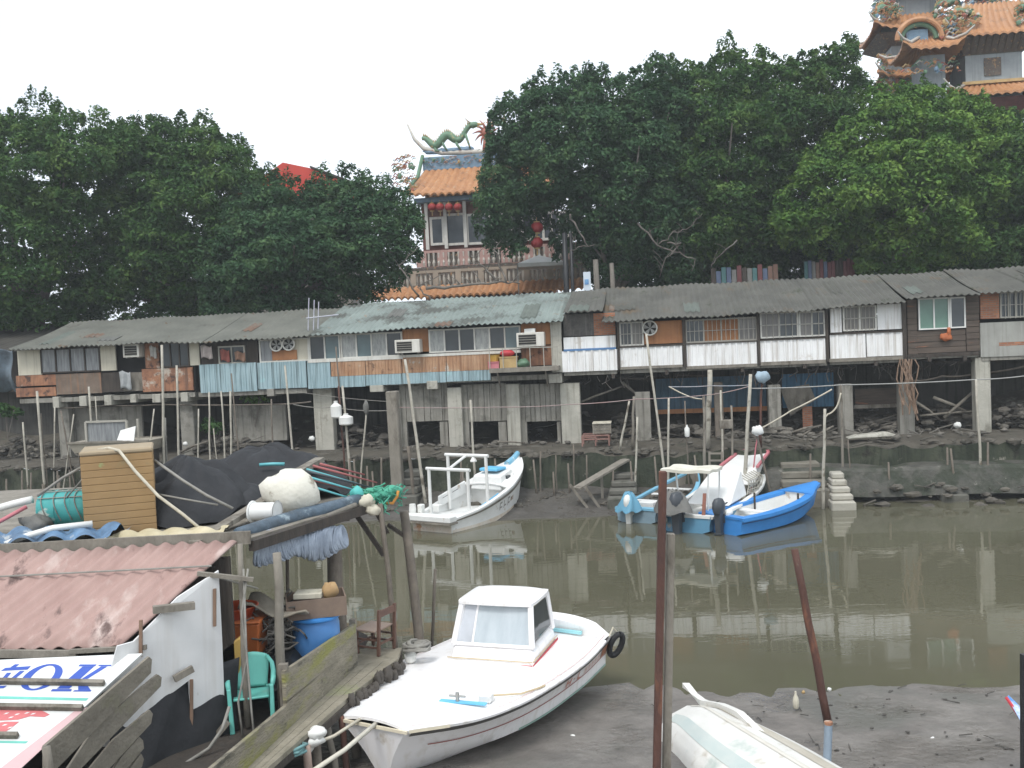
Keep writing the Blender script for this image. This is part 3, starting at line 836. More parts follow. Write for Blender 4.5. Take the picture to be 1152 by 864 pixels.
BARK = M('grey_bark', (.20, .18, .155), (.10, .09, .075), 4, .9, .4, stretch=(2, 2, .4))

def inside(poly, x, y):
    c = False; j = len(poly) - 1
    for i in range(len(poly)):
        xi, yi = poly[i]; xj, yj = poly[j]
        if (yi > y) != (yj > y) and x < (xj - xi) * (y - yi) / (yj - yi) + xi: c = not c
        j = i
    return c

def edge_dist(poly, x, y):
    d = 1e9
    for i in range(len(poly)):
        x0, y0 = poly[i]; x1, y1 = poly[(i + 1) % len(poly)]
        t = max(0, min(1, ((x - x0) * (x1 - x0) + (y - y0) * (y1 - y0)) / ((x1 - x0) ** 2 + (y1 - y0) ** 2 + 1e-9)))
        d = min(d, math.hypot(x - x0 - t * (x1 - x0), y - y0 - t * (y1 - y0)))
    return d

def leaves(blobs, size, seed):
    r = np.random.default_rng(seed)
    Cs, Ds = [], []
    for c, rad, n in blobs:
        d = r.normal(size=(int(n * 1.6), 3)); d /= np.linalg.norm(d, axis=1)[:, None]
        keep = (d[:, 2] > -.12) | (r.random(len(d)) < .14)
        d = d[keep][:n]
        k = r.uniform(.45, 1.0, len(d)) ** .5 * (1 + r.normal(size=len(d)) * .09)
        # small twigs: leaves gather in tufts on the clump's skin
        tuft = r.normal(size=(max(6, n // 14), 3)); tuft /= np.linalg.norm(tuft, axis=1)[:, None]
        pick = tuft[r.integers(0, len(tuft), len(d))]
        mixd = d * .62 + pick * .5; mixd /= np.linalg.norm(mixd, axis=1)[:, None]
        Cs.append(np.array(c) + mixd * np.array(rad) * k[:, None]); Ds.append(mixd)
    Cc, D = np.concatenate(Cs), np.concatenate(Ds)
    m = len(Cc)
    N = D * .5 + r.normal(size=(m, 3)) * .55 + np.array([0, 0, .55]); N /= np.linalg.norm(N, axis=1)[:, None]
    A = D * .7 + r.normal(size=(m, 3)) * .8 + np.array([.1, 0, .25]); A -= N * (A * N).sum(1)[:, None]; A /= np.linalg.norm(A, axis=1)[:, None] + 1e-9
    B = np.cross(N, A)
    L = size * r.uniform(.6, 1.35, m)[:, None]
    Wd = L * r.uniform(.36, .6, m)[:, None]
    bend = N * L * .12
    V = np.stack([Cc - A * L / 2, Cc + B * Wd / 2 + bend, Cc + A * L / 2, Cc - B * Wd / 2 + bend], 1)
    return V.reshape(-1, 3)

def leaf_mesh(name, V, mat, parent):
    me = bpy.data.meshes.new(name)
    off = np.array(ORIGIN[parent.name])
    V = V - off
    n = len(V) // 4
    me.vertices.add(len(V)); me.vertices.foreach_set('co', V.ravel())
    me.loops.add(n * 4); me.loops.foreach_set('vertex_index', np.arange(n * 4))
    me.polygons.add(n); me.polygons.foreach_set('loop_start', np.arange(0, n * 4, 4)); me.polygons.foreach_set('loop_total', np.full(n, 4))
    me.materials.append(mat); me.update()
    o = bpy.data.objects.new(name, me); COL.objects.link(o); o.parent = parent
    return o

def tree(label, poly, D, base_px, mat, nblob, seed, leaf=.215, dens=860, zfoot=4.9, group='trees behind the houses'):
    q = random.Random(seed)
    m_per_px = D / FPX
    x0, x1 = min(p[0] for p in poly), max(p[0] for p in poly); y0, y1 = min(p[1] for p in poly), max(p[1] for p in poly)
    blobs, cents = [], []
    tries = 0
    while len(blobs) < nblob and tries < 20000:
        tries += 1
        x, y = q.uniform(x0, x1), q.uniform(y0, y1)
        if not inside(poly, x, y): continue
        d = edge_dist(poly, x, y) * m_per_px
        r = q.uniform(.42, 1.08)
        if d < r * .75: continue
        t = min(4.2, .55 + 1.05 * d)
        yo = -t * q.uniform(.45, 1) if q.random() < .62 else q.uniform(-t, t)
        p = at(x, y, D + yo)
        if any((Vector(c) - p).length < .64 * (r + rr[0]) * .8 for c, rr, n in blobs): continue
        blobs.append((tuple(p), (r * 1.12, r * 1.05, r * q.uniform(.55, .85)), int(dens * r * r)))
        cents.append(p)
    # tufts that break the outline
    cx, cy = sum(p[0] for p in poly) / len(poly), sum(p[1] for p in poly) / len(poly)
    for i in range(len(poly)):
        (ax, ay), (bx, by) = poly[i], poly[(i + 1) % len(poly)]
        k = max(1, int(math.hypot(bx - ax, by - ay) / 8))
        for j in range(k):
            t = (j + q.random()) / k
            x, y = ax + (bx - ax) * t, ay + (by - ay) * t
            top = 1 if y < cy else .4
            if q.random() > .45 + .5 * top: continue
            x += (cx - x) * .045; y += (cy - y) * .05
            s = q.uniform(.22, .58)
            p = at(x, y, D + q.uniform(-1.2, .8))
            blobs.append((tuple(p), (s * .62, s * .62, s * q.uniform(.9, 2.1) * (.55 + .45 * top)), int(260 * s)))
    foot = at(base_px[0], base_px[1], D); foot.z = zfoot
    root = thing('tree', label, 'tree', tuple(foot), 0, group)
    leaf_mesh('crown', leaves(blobs, leaf, seed), mat, root)
    mb = MB()
    zc = min(c.z for c in cents) + 1.2
    fork = Vector((foot.x + q.uniform(-.5, .5), foot.y + q.uniform(-.3, .3), max(zfoot + 1.6, min(zc, zfoot + 3.2))))
    mb.tube([tuple(foot - Vector((0, 0, .2))), tuple(foot.lerp(fork, .5) + Vector((.1, 0, 0))), tuple(fork)], [.5, .36, .3], 9)
    for c in q.sample(cents, min(14, len(cents))):
        mid = fork.lerp(c, .5) + Vector((q.uniform(-.5, .5), q.uniform(-.4, .4), q.uniform(-.2, .7)))
        mb.tube([tuple(fork), tuple(fork.lerp(mid, .5) + Vector((q.uniform(-.2, .2), 0, .1))), tuple(mid), tuple(c)], [.2, .13, .09, .035], 6)
    mb.build('trunk', BARK, root, smooth='all')
    return root, cents

tree('dark green tree with see-through gaps, standing over the tarpaulin and the shed',
     [(-70, 130), (0, 128), (22, 119), (52, 115), (76, 128), (104, 134), (140, 140), (158, 150), (140, 200), (112, 262), (105, 330), (60, 385), (-70, 390)], 49, (40, 372), LEAF_A, 190, 1)
tree('broad rounded dark tree above the sheet roof of the cream panelled shack',
     [(98, 160), (112, 142), (150, 137), (195, 137), (238, 136), (246, 150), (272, 158), (292, 190), (315, 205), (330, 220), (322, 270), (300, 365), (200, 378), (60, 380), (85, 300), (108, 210)], 51, (200, 360), LEAF_A, 300, 2)
tree('lower bluish dark tree with dense fine foliage touching the orange temple roof',
     [(262, 225), (315, 204), (352, 206), (396, 190), (412, 200), (448, 214), (472, 235), (478, 262), (468, 305), (430, 338), (380, 360), (300, 366), (225, 360), (218, 285)], 48, (330, 350), LEAF_B, 230, 3, leaf=.2)
tree('tall dense tree covering half of the orange temple roof',
     [(530, 262), (545, 178), (548, 132), (580, 98), (640, 83), (662, 78), (700, 84), (742, 62), (775, 84), (800, 150), (800, 250), (785, 330), (690, 325), (655, 292), (625, 296), (616, 252), (597, 250), (592, 286), (545, 284)], 51, (690, 320), LEAF_B, 290, 4)
tree('tallest dark tree with upright tufts along its crest, before the pagoda',
     [(742, 78), (800, 70), (815, 45), (845, 58), (882, 74), (905, 62), (935, 55), (965, 42), (968, 85), (1000, 112), (965, 165), (905, 225), (875, 330), (800, 335), (735, 330), (728, 200)], 52, (820, 315), LEAF_A, 310, 5)
tree('brighter green spreading tree hanging low over the sheet roofs',
     [(975, 112), (1000, 100), (1045, 94), (1092, 108), (1128, 124), (1150, 145), (1145, 230), (1118, 300), (1035, 325), (980, 325), (950, 292), (880, 283), (866, 240), (900, 190), (945, 145)], 48.5, (1000, 312), LEAF_C, 290, 6, leaf=.225)
tree('dark tree below the pagoda, over the brick house',
     [(1100, 150), (1148, 128), (1230, 122), (1270, 250), (1210, 330), (1080, 335), (1035, 300), (1080, 225)], 49.5, (1150, 312), LEAF_A, 200, 7)
tree('low dark bushy tree filling the shade between the two tallest trees',
     [(640, 260), (700, 270), (780, 240), (860, 230), (960, 250), (1010, 270), (1060, 330), (930, 335), (830, 335), (740, 338), (670, 338), (655, 290)], 55, (800, 318), LEAF_B, 210, 8)
# bare branches in front of the foliage
def branchy(pts, r, D, seed, label, name):
    q = random.Random(seed); P = []
    for (a, b) in zip(pts, pts[1:]):
        for k in range(4):
            t_ = k / 4; P.append(at(a[0] + (b[0] - a[0]) * t_ + q.uniform(-1.6, 1.6), a[1] + (b[1] - a[1]) * t_ + q.uniform(-1.6, 1.6), D + q.uniform(-.2, .2)))
    P.append(at(*pts[-1], D)); n_ = len(P); mb = MB()
    mb.tube([tuple(p) for p in P], [r * (1 - .7 * i / n_) for i in range(n_)], 6)
    for i in range(2, n_ - 1):
        if q.random() < .7:
            d = Vector((q.uniform(-.6, .6), q.uniform(-.3, .3), q.uniform(-.1, .8)))
            mb.tube([tuple(P[i]), tuple(P[i] + d * .5 + Vector((0, 0, .05))), tuple(P[i] + d)], [r * .4, r * .3, r * .12], 5)
    solo(mb, name, label, 'branch', BARK, smooth='all')
for i, (pts, r, lab) in enumerate(((([(716, 250), (740, 275), (765, 285), (782, 292), (778, 305)]), .05, 'pale bare branch bending down at its tip below the tallest trees'),
    (([(752, 272), (765, 275), (750, 290), (742, 312)]), .045, 'pale bare branch dropping straight to the roof ridge below the tallest trees'),
    (([(640, 240), (652, 262), (662, 276), (640, 282)]), .05, 'hooked bare branch beside the large red lanterns'),
    (([(830, 270), (808, 288), (800, 300)]), .035, 'thin bare branch above the panel fence'),
    (([(742, 276), (758, 262), (776, 256), (790, 240)]), .035, 'thin bare branch rising into the tallest tree'))): branchy(pts, r, 47.2, i, lab, 'bare_branch')
for i, (pts, r, lab) in enumerate(((([(478, 324), (520, 322), (560, 317), (585, 319)]), .09, 'leafless grey limb lying along the roof ridge before the temple terrace'),
    (([(560, 318), (545, 302), (530, 288)]), .06, 'grey forked limb leaning over the terrace rail, nearest the tall tree'),
    (([(568, 319), (560, 290), (556, 278)]), .06, 'upright dead limb before the temple balcony'),
    (([(470, 332), (450, 300), (470, 278)]), .045, 'bent dead limb at the edge of the bluish tree'),
    (([(485, 338), (470, 322), (500, 308)]), .045, 'thin dead limb low over the roof ridge by the bluish tree'))): branchy(pts, r, 45.6, i + 20, lab, 'dead_limb')
for k, (x, yt, yb, r, lab) in enumerate(((690, 296, 322, .13, 'slim dark trunk just beside the blue and white signboard'), (672, 292, 324, .16, 'dark trunk close behind the blue and white signboard'), (637, 262, 326, .15, 'thicker black pole before the lower tiled roof of the temple'), (644, 262, 326, .1, 'thinner black pole before the lower tiled roof of the temple'))):
    mb = MB(); a, b = at(x, yb, 47.5), at(x - 2, yt, 47.5); a.z = 4.9
    mb.tube([tuple(a), tuple(a.lerp(b, .5)), tuple(b)], [r, r * .9, r * .8], 8)
    solo(mb, 'slim_trunk' if k < 2 else 'utility_pole', lab, 'trunk' if k < 2 else 'pole', BARK if k < 2 else BLACKPLASTIC, smooth='all')

# ------------------------------------------------------------------ temple
TILE = M('orange_roof_tile', (.50, .255, .115), (.32, .15, .07), 2.5, .5, .1, stains=[((.22, .12, .07), 1.8, .57, .12), ((.44, .33, .22), 3.2, .63, .06)])
PINK = M('pink_stone', (.52, .33, .29), (.40, .25, .22), 1.5, .85, .1, streak=((.22, .15, .13), .5))
PORC_B = M('blue_porcelain', (.19, .29, .38), (.12, .19, .27), 6, .5)
PORC_G = M('green_porcelain', (.14, .25, .155), (.085, .16, .10), 5, .5, stains=[((.42, .33, .14), 4, .6, .05)])
PORC_W = M('white_porcelain', (.55, .525, .47), (.42, .39, .34), 6, .6, stains=[((.38, .20, .13), 5, .62, .05)])
PORC_R = M('red_porcelain', (.40, .15, .10), (.27, .09, .07), 6, .55)
PORC_Y = M('yellow_porcelain', (.50, .36, .16), (.36, .23, .10), 6, .55)
PAGWALL = M('pagoda_grey_wall', (.30, .33, .34), (.23, .25, .26), 1.6, .8, .1, streak=((.15, .16, .16), .5))
SOFFIT = M('carved_soffit', (.15, .125, .105), (.065, .055, .048), 6, .9, .3, stains=[((.32, .20, .11), 5, .58, .05), ((.16, .22, .20), 7, .62, .04)])
ORN = [PORC_G, PORC_B, PORC_W, PORC_R, PORC_Y, TILE]

def Z(x, y, n): return fac(x, y, n)[1]
def ornament(mb, s0, s1, n, z0, z1, k, seed, size=.16):
    k = int(k * 3.4); size *= .66
    """a frieze of small modelled figures"""
    q = random.Random(seed)
    for i in range(k):
        s = s0 + (s1 - s0) * (i + q.random()) / k
        mb.cur = q.choices(range(6), (25, 9, 16, 10, 12, 28))[0]
        a = q.uniform(.4, 1.0) * size
        if q.random() < .12: mb.blob((s, n + q.uniform(-.1, .05), q.uniform(z0, z1)), (a, a * .7, a * 1.2), i + seed, .3, 7, 5)
        else:
            z = q.uniform(z0, z1)
            mb.tube([(s - a, n, z), (s, n - .05, z + a * .9), (s + a, n - .02, z + a * .3), (s + a * 1.3, n, z + a * 1.2)], [a * .25, a * .34, a * .26, a * .08], 5)
    mb.cur = 0

def tile_roof(mb, s0, s1, n0, n1, z0, z1, pitch=.42, sweep=.35, power=1.5, inset=0.0):
    """ribbed, concave tile roof from eave (n0, z0) to ridge (n1, z1); corners swept up"""
    k = int((s1 - s0) / pitch) * 4
    sc, hw = (s0 + s1) / 2, (s1 - s0) / 2
    def fn(u, v):
        e = 2 * u - 1
        s = sc + hw * e * (1 - inset * v)
        z = z0 + (z1 - z0) * v ** power + sweep * abs(e) ** 5 * (1 - v) + .12 * abs(math.sin(u * k / 4 * math.pi)) * (1 if v > 0 else 1.3)
        return (s, n0 + (n1 - n0) * v, z)
    mb.grid(fn, k, 8, (0, .03, -.1))

TN = 21.0
tm = thing('temple', 'two storey temple with an orange tiled roof and a green dragon on its ridge', 'temple', W(fs(543, TN), TN + 3, 4.9))
sc = fs(543, TN, 200); sl = fac(450, 218, TN - 1.2)[0]; hw = sc - sl
ze, zr = Z(500, 219, TN - 1.2), Z(500, 190, TN + 2)
mb = MB(W); tile_roof(mb, sc - hw, sc + hw, TN - 1.2, TN + 2, ze, zr, .44, .25, 1.35, inset=.17); mb.build('tiled_roof', TILE, tm, smooth=True)
mb = MB(W); tile_roof(mb, sc - hw, sc + hw, TN + 5.2, TN + 2.1, ze, zr - .02, .36, .25, 1.35, inset=.17); mb.build('tiled_roof', TILE, tm, smooth=True)
mb = MB(W); hr = hw * .84; zr2 = Z(500, 172, TN + 2)
mb.box(sc - hr, sc + hr, TN + 1.85, TN + 2.2, zr - .05, zr2 - .22); mb.build('ridge', PORC_B, tm)
mb = MB(W); ornament(mb, sc - hr, sc + hr, TN + 1.8, zr + .08, zr2 - .32, 40, 5, .15); mb.build('ridge_frieze', ORN, tm)
mb = MB(W)
pr = [(-hr * 1.22, zr2 + 1.9), (-hr * 1.12, zr2 + .95), (-hr * .98, zr2 + .35), (-hr * .7, zr2 + .02), (0, zr2 - .12), (hr * .7, zr2 + .02), (hr * .98, zr2 + .35), (hr * 1.12, zr2 + .95), (hr * 1.22, zr2 + 1.9)]
mb.tube([(sc + a, TN + 2, z) for a, z in pr], [.05, .1, .14, .16, .17, .16, .14, .1, .05], 8); mb.build('ridge_horn', PORC_W, tm, smooth='all')
for sgn in (-1, 1):      # side cascades and dragons
    mb = MB(W)
    mb.tube([(sc + sgn * hr * 1.0, TN + 1.9, zr2 - .1), (sc + sgn * hr * 1.05, TN + 1.2, zr - .5), (sc + sgn * hw * .98, TN - .4, ze + .4), (sc + sgn * hw * 1.06, TN - 1.4, ze + .55)], [.11, .12, .11, .06], 8)
    mb.build('hip_ridge', PORC_G, tm, smooth='all')
    mb = MB(W); ornament(mb, sc + sgn * hr * 1.0, sc + sgn * hw * 1.12, TN - .3, ze + .3, zr + .5, 34, 9 + sgn, .24); mb.build('corner_figures', ORN, tm)
    d = MB(W)
    px = [(452, 156), (462, 152), (470, 158), (477, 164), (485, 158), (492, 155), (498, 163), (505, 160), (508, 150), (513, 148)] if sgn < 0 else []
    pts = []
    for i in range(26):
        t = i / 25
        s = -hr * 1.0 + hr * .76 * t
        z = zr2 + .72 + .26 * math.sin(t * 13 + 1.2) + .55 * t ** 3
        pts.append((sc - sgn * s, TN + 2, z))
    rs = [.06 + .19 * math.sin(min(1, i / 25 + .12) * 2.6) for i in range(26)]
    d.tube(pts, rs, 9)
    for i in range(1, 25):
        p = pts[i]; d.cur = 1
        d.tube([(p[0], p[1], p[2] + rs[i] * .8), (p[0] - sgn * -.06, p[1], p[2] + rs[i] + .2)], [.07, .01], 4)
    d.cur = 0
    hd = pts[-1]
    d.blob((hd[0] - sgn * -.0 + -sgn * .18 * 1, hd[1], hd[2] + .02), (.34, .2, .2), 3, .2, 9, 6)
    d.cur = 1
    x = hd[0] - sgn * .45
    d.tube([(x, hd[1], hd[2] + .05), (x - sgn * .3, hd[1], hd[2] + .02), (x - sgn * .5, hd[1], hd[2] + .16)], [.1, .06, .015], 6)
    d.tube([(x, hd[1], hd[2] - .08), (x - sgn * .25, hd[1], hd[2] - .16)], [.08, .02], 6)
    for a in (-.12, .12): d.tube([(hd[0], hd[1] + a, hd[2] + .15), (hd[0] + sgn * .3, hd[1] + a * 2, hd[2] + .45)], [.05, .01], 5)
    for i in (6, 10, 17, 22):
        p = pts[i]; d.cur = 0
        d.tube([p, (p[0] - sgn * .15, p[1] - .18, p[2] - .35), (p[0] - sgn * .35, p[1] - .2, zr2 + .1)], [.11, .08, .05], 6)
    d.build('dragon', [PORC_G, PORC_Y], tm, smooth='all', label='green and yellow dragon on the ridge')
    cl = MB(W)
    for i in range(7): cl.blob((sc + sgn * hr * (.3 + .1 * i), TN + 2, zr2 + .12), (.4, .16, .16), i, .3, 8, 5)
    cl.build('porcelain_clouds', PORC_B, tm, smooth='all')
pe = MB(W)
pc = (sc, TN + 2, zr2 + 1.05)
pe.blob(pc, (.28, .2, .28), 1, .05)
for i in range(11):
    a = i / 11 * 2 * math.pi
    pe.tube([(pc[0] + .26 * math.cos(a), pc[1], pc[2] + .26 * math.sin(a)), (pc[0] + .5 * math.cos(a + .1), pc[1], pc[2] + .5 * math.sin(a + .1)), (pc[0] + .85 * math.cos(a + .3), pc[1], pc[2] + .85 * math.sin(a + .3))], [.1, .07, .015], 5)
pe.tube([(sc, TN + 2, zr2 - .1), (sc, TN + 2, zr2 + .8)], [.3, .15], 8)
pe.build('flaming_pearl', PORC_R, tm, smooth='all')
# walls
zf = Z(520, 279, TN); zl = Z(560, 318, TN - 2.6)
mb = MB(W); mb.box(sc - hw * .86, sc + hw * .86, TN - .6, TN + 4.2, ze - .28, ze - .02); mb.build('eave_beam', PORC_B, tm)
WARM = M('temple_wall', (.19, .075, .055), (.11, .045, .036), 2, .8)
mb = MB(W); mb.box(sc - hw * .80, sc + hw * .80, TN + .02, TN + 4, 4.9, ze - .29); mb.build('wall', WARM, tm)
GLT = glass_mat('temple_glass', (.10, .115, .13), .12)
for x0, x1, yt, yb, c in ((484, 500, 244, 276, 1), (500.5, 524, 240, 276, 1), (524.5, 552, 240, 275, 1), (552.5, 600, 238, 272, 4), (600.5, 640, 238, 270, 4)):
    window(tm, x0, yt, x1, yb, c, FRAMEWHITE, GLT, n=TN - .12, bar=.14)
for x in (481, 502, 524, 552, 600, 645):
    mb = MB(W); s = fs(x, TN, 250); mb.box(s - .1, s + .1, TN - .3, TN - .18, zf, ze - .29); mb.build('white_post', FRAMEWHITE, tm)
mb = MB(W); a = fs(474, TN - 1.5, 290); b = fs(668, TN - 1.5, 290)
zt0, zt1 = Z(540, 281, TN - 1.5), Z(540, 297, TN - 1.5)
mb.box(a, b, TN - 1.5, TN - 1.3, zt0 - .02, zt0 + .12); mb.box(a, b, TN - 1.5, TN + .0, zt1 - .3, zt1)
for k in range(9):
    s = a + (b - a) * k / 8; mb.box(s - .3, s + .3, TN - 1.52, TN - 1.32, zt1 + .002, zt0 - .022)
mb.build('balcony_parapet', PINK, tm)
mb = MB(W); mb.box(a + .1, b - .1, TN - 1.42, TN - 1.38, zt1 + .01, zt0 - .03); mb.build('balcony_grille', SOFFIT, tm)
mb = MB(W)
for k in range(34):
    s = a + (b - a) * (k + .5) / 34; mb.lathe([(.06, zt1 + .01), (.1, zt1 + .22), (.05, zt1 + .4), (.08, zt0 - .03)], (s, TN - 1.47, 0), 6)
mb.build('baluster', PORC_W, tm)
# lower terrace
a = fs(440, TN - 3.2, 312); b = fs(672, TN - 3.2, 312)
zt0, zt1 = Z(560, 301, TN - 3.2), Z(560, 317, TN - 3.2)
mb = MB(W); mb.box(a, b, TN - 3.2, TN - 1.55, zt1 - .3, zt1); mb.box(a, b, TN - 3.25, TN - 3.0, zt0 - .1, zt0 + .05)
for k in range(10):
    s = a + (b - a) * k / 9; mb.box(s - .16, s + .16, TN - 3.27, TN - 3.02, zt1 + .002, zt0 - .102)
mb.build('terrace_rail', M('terrace_stone', (.42, .36, .29), (.30, .25, .2), 2, .85), tm)
mb = MB(W); mb.box(a, b, TN - 1.6, TN - 1.5, zt1 + .01, zt0 + .35); mb.build('terrace_wall', SOFFIT, tm)
mb = MB(W)
for k in range(44):
    s = a + (b - a) * (k + .5) / 44; mb.lathe([(.05, zt1 + .01), (.09, zt1 + .25), (.05, zt0 - .11)], (s, TN - 3.12, 0), 6)
mb.build('baluster', PORC_W, tm)
za, zb_ = Z(560, 331, TN - 5), Z(560, 319, TN - 3.5)
mb = MB(W); tile_roof(mb, fs(400, TN - 5, 325), fs(662, TN - 5, 325), TN - 5, TN - 3.5, za, zb_, .36, .1, 1.2); mb.build('porch_roof', TILE, tm, smooth=True)
mb = MB(W); mb.box(fs(402, TN - 5, 325), fs(660, TN - 5, 325), TN - 4.6, TN - 3.4, 4.9, za - .12); mb.build('porch_wall', SOFFIT, tm)

LANT = M('red_lantern', (.33, .03, .028), (.2, .018, .018), 3, .6)  # red darkened to carry the shadow under the eave
def lantern(p, r, lab, group=None):
    t = thing('lantern', lab, 'lantern', tuple(p), 0, group)
    mb = MB(); mb.lathe([(r * .45, -r * .8), (r * .85, -r * .5), (r, 0), (r * .85, r * .5), (r * .45, r * .8)], (0, 0, 0), 12); mb.build('paper_body', LANT, t, smooth=True, local=True)
    mb = MB(); mb.lathe([(r * .5, r * .8), (r * .5, r * .95)], (0, 0, 0), 10); mb.lathe([(r * .5, -r * .95), (r * .5, -r * .8)], (0, 0, 0), 10); mb.tube([(0, 0, r * .95), (0, 0, r * 1.6)], .015, 4); mb.tube([(0, 0, -r * .95), (0, 0, -r * 1.9)], r * .12, 5)
    mb.build('brass_rim', PORC_Y, t, local=True)
for i, x in enumerate((486, 495, 505, 515)):
    lantern(Vector(W(*[fac(x, 233, TN - .9)[0], TN - .9, fac(x, 233, TN - .9)[1]])), .26, 'small red lantern in the row hung under the temple eave', 'lanterns under the temple eave')
for y, lab in ((256, 'upper of two large red lanterns hung between temple and tall tree'), (273, 'lower of two large red lanterns hung between temple and tall tree')):
    lantern(at(604, y, 50), .32, lab)

# white party tent and signboard before the temple
t = thing('tent', 'small white peaked canopy tent on the temple terrace', 'tent', tuple(at(608, 310, 54)))
mb = MB(); c = at(608, 297, 54); ap = at(606, 287, 54); w_ = 1.25
q4 = [(c.x - w_, c.y - w_, c.z), (c.x + w_, c.y - w_, c.z), (c.x + w_, c.y + w_, c.z), (c.x - w_, c.y + w_, c.z)]
for i in range(4): mb.poly([q4[i], q4[(i + 1) % 4], (ap.x, c.y, ap.z)])
for i in range(4):
    a_, b_ = q4[i], q4[(i + 1) % 4]; mb.quad(a_, b_, (b_[0], b_[1], b_[2] - .2), (a_[0], a_[1], a_[2] - .2))
mb.build('canopy', WHITEPLASTIC, t)
for i in range(4): mb = MB(); mb.tube([q4[i], (q4[i][0], q4[i][1], 4.9)], .03, 6); mb.build('pole', STEEL, t)
t = thing('signboard', 'small upright blue and white signboard standing behind the roof ridge', 'sign', tuple(at(660, 326, 47.3)))
a_, b_ = at(656, 306, 47), at(665, 327, 47)
mb = MB(); mb.box(a_.x, b_.x, 47, 47.05, b_.z, a_.z); mb.build('board', M('sign_white', (.6, .66, .72), (.5, .56, .62), 3), t)
mb = MB(); mb.box(a_.x + .05, b_.x - .1, 46.97, 46.997, b_.z + .3, a_.z - .35); mb.build('picture', M('sign_blue', (.08, .20, .45), (.2, .38, .55), 6), t)
mb = MB(); mb.tube([((a_.x + b_.x) / 2, 47.1, 4.9), ((a_.x + b_.x) / 2, 47.1, b_.z + .3)], .04, 6); mb.build('post', STEEL, t)

# painted panel fence, the shade over it put into its darkened colours
fcol = [M('fence_red', (.17, .06, .06), (.11, .04, .04), 4), M('fence_white', (.20, .195, .18), (.14, .14, .13), 4), M('fence_teal', (.08, .17, .17), (.05, .12, .12), 4), M('fence_blue', (.10, .13, .2), None, 4), DARKWOOD, M('fence_brown', (.2, .12, .09), None, 4)]
for (x0, x1, y0, y1, lab) in ((800, 876, 304, 318, 'low fence of narrow red, white and teal panels behind the brown roof'), (905, 962, 297, 312, 'darker length of red and teal panel fence under the brighter tree')):
    t = thing('panel_fence', lab, 'fence', tuple(at((x0 + x1) / 2, y1, 48.5)))
    q = random.Random(x0)
    k = 13
    for i in range(k):
        a_, b_ = at(x0 + (x1 - x0) * i / k, (y0 + y1) / 2 - 1, 48.5), at(x0 + (x1 - x0) * (i + .86) / k, (y0 + y1) / 2 - 1, 48.5)
        zt = at((x0 + x1) / 2, y0, 48.5).z
        mb = MB(); mb.box(a_.x, b_.x, 48.5, 48.56, 5.1, zt + .25 * q.random()); mb.build('panel', fcol[q.randrange(6)], t)
    mb = MB(); mb.box(at(x0, y0, 48.5).x, at(x1, y0, 48.5).x, 48.57, 48.62, zt - .5, zt - .42); mb.box(at(x0, y0, 48.5).x, at(x1, y0, 48.5).x, 48.57, 48.62, 5.0, 5.12); mb.build('rail', GREYWOOD, t)

# red gabled roof peeping over the trees
t = thing('red_roof_building', 'building with a bright red sheet roof showing between the tree crowns', 'building', tuple(at(335, 300, 64)))
a_, b_, c_ = at(300, 196, 64), at(322, 184, 64), at(352, 192, 64)
d_ = at(392, 203, 64)
mb = MB(); mb.hexa([(a_.x - 3, 63, a_.z - 2.2), (d_.x + 2, 63, d_.z - 1.2), (d_.x + 2, 68, d_.z - .9), (a_.x - 3, 68, a_.z - 1.9), (b_.x, 63, b_.z - .1), (c_.x, 63, c_.z), (c_.x, 68, c_.z + .1), (b_.x, 68, b_.z)])
mb.build('roof', M('red_sheet', (.55, .055, .03), (.45, .04, .03), 1.2, .5), t)
mb = MB(); mb.hexa([(c_.x + .02, 62.9, c_.z + .02), (d_.x + 2.2, 62.9, d_.z - 1.1), (d_.x + 2.2, 68.2, d_.z - 1.1), (c_.x + .02, 68.2, c_.z + .02), (c_.x + .02, 62.9, c_.z + .14), (d_.x + 2.2, 62.9, d_.z - .98), (d_.x + 2.2, 68.2, d_.z - .98), (c_.x + .02, 68.2, c_.z + .14)])
mb.build('dark_slope', DARKWOOD, t)
mb = MB(); mb.box(a_.x - 2, d_.x, 63.3, 67.7, 4.9, a_.z - 2.15); mb.build('wall', CONC, t)

# pagoda in the top corner: two roofed towers
def pagoda(label, sa, sb, nf, tiers, wall_px, seed):
    """tiers: (eave y, ridge y, overhang, kind); wall between eaves"""
    pg = thing('pagoda', label, 'pagoda', W((sa + sb) / 2, nf + (sb - sa) / 2, 4.9))
    return pg
PN = 24.0
def px_s(x, y, n=PN): return fac(x, y, n)[0]
pg = thing('pagoda', 'tiled pagoda with a square dark window in its grey wall', 'pagoda', W(px_s(1118, 60), PN + 3, 4.9))
sL, sR = px_s(1086, 75), px_s(1150, 75); dp = sR - sL
zw0, zw1 = Z(1118, 92, PN), Z(1118, 60, PN)
mb = MB(W); mb.box(sL, sR, PN, PN + dp, 4.9, zw1 + .8); mb.build('wall', PAGWALL, pg)
w0, w1, wz0, wz1 = rect(1107, 65, 1126, 85, PN)
mb = MB(W); mb.box(w0, w1, PN - .06, PN + .02, wz0, wz1); mb.build('window', SOFFIT, pg)
zs0 = Z(1118, 43, PN)
mb = MB(W); mb.hexa([(sL - .1, PN - .1, zw1), (sR + .1, PN - .1, zw1), (sR + .1, PN + dp + .1, zw1), (sL - .1, PN + dp + .1, zw1), (sL - .8, PN - .9, zs0), (sR + .8, PN - .9, zs0), (sR + .8, PN + dp + .9, zs0), (sL - .8, PN + dp + .9, zs0)]); mb.build('bracket_soffit', SOFFIT, pg)
mb = MB(W)
for k in range(12):
    s = sL - .5 + (dp + 1) * k / 11; mb.bar((s, PN - .12, zw1 + .1), (s, PN - .95, zs0 - .02), .12, .16)
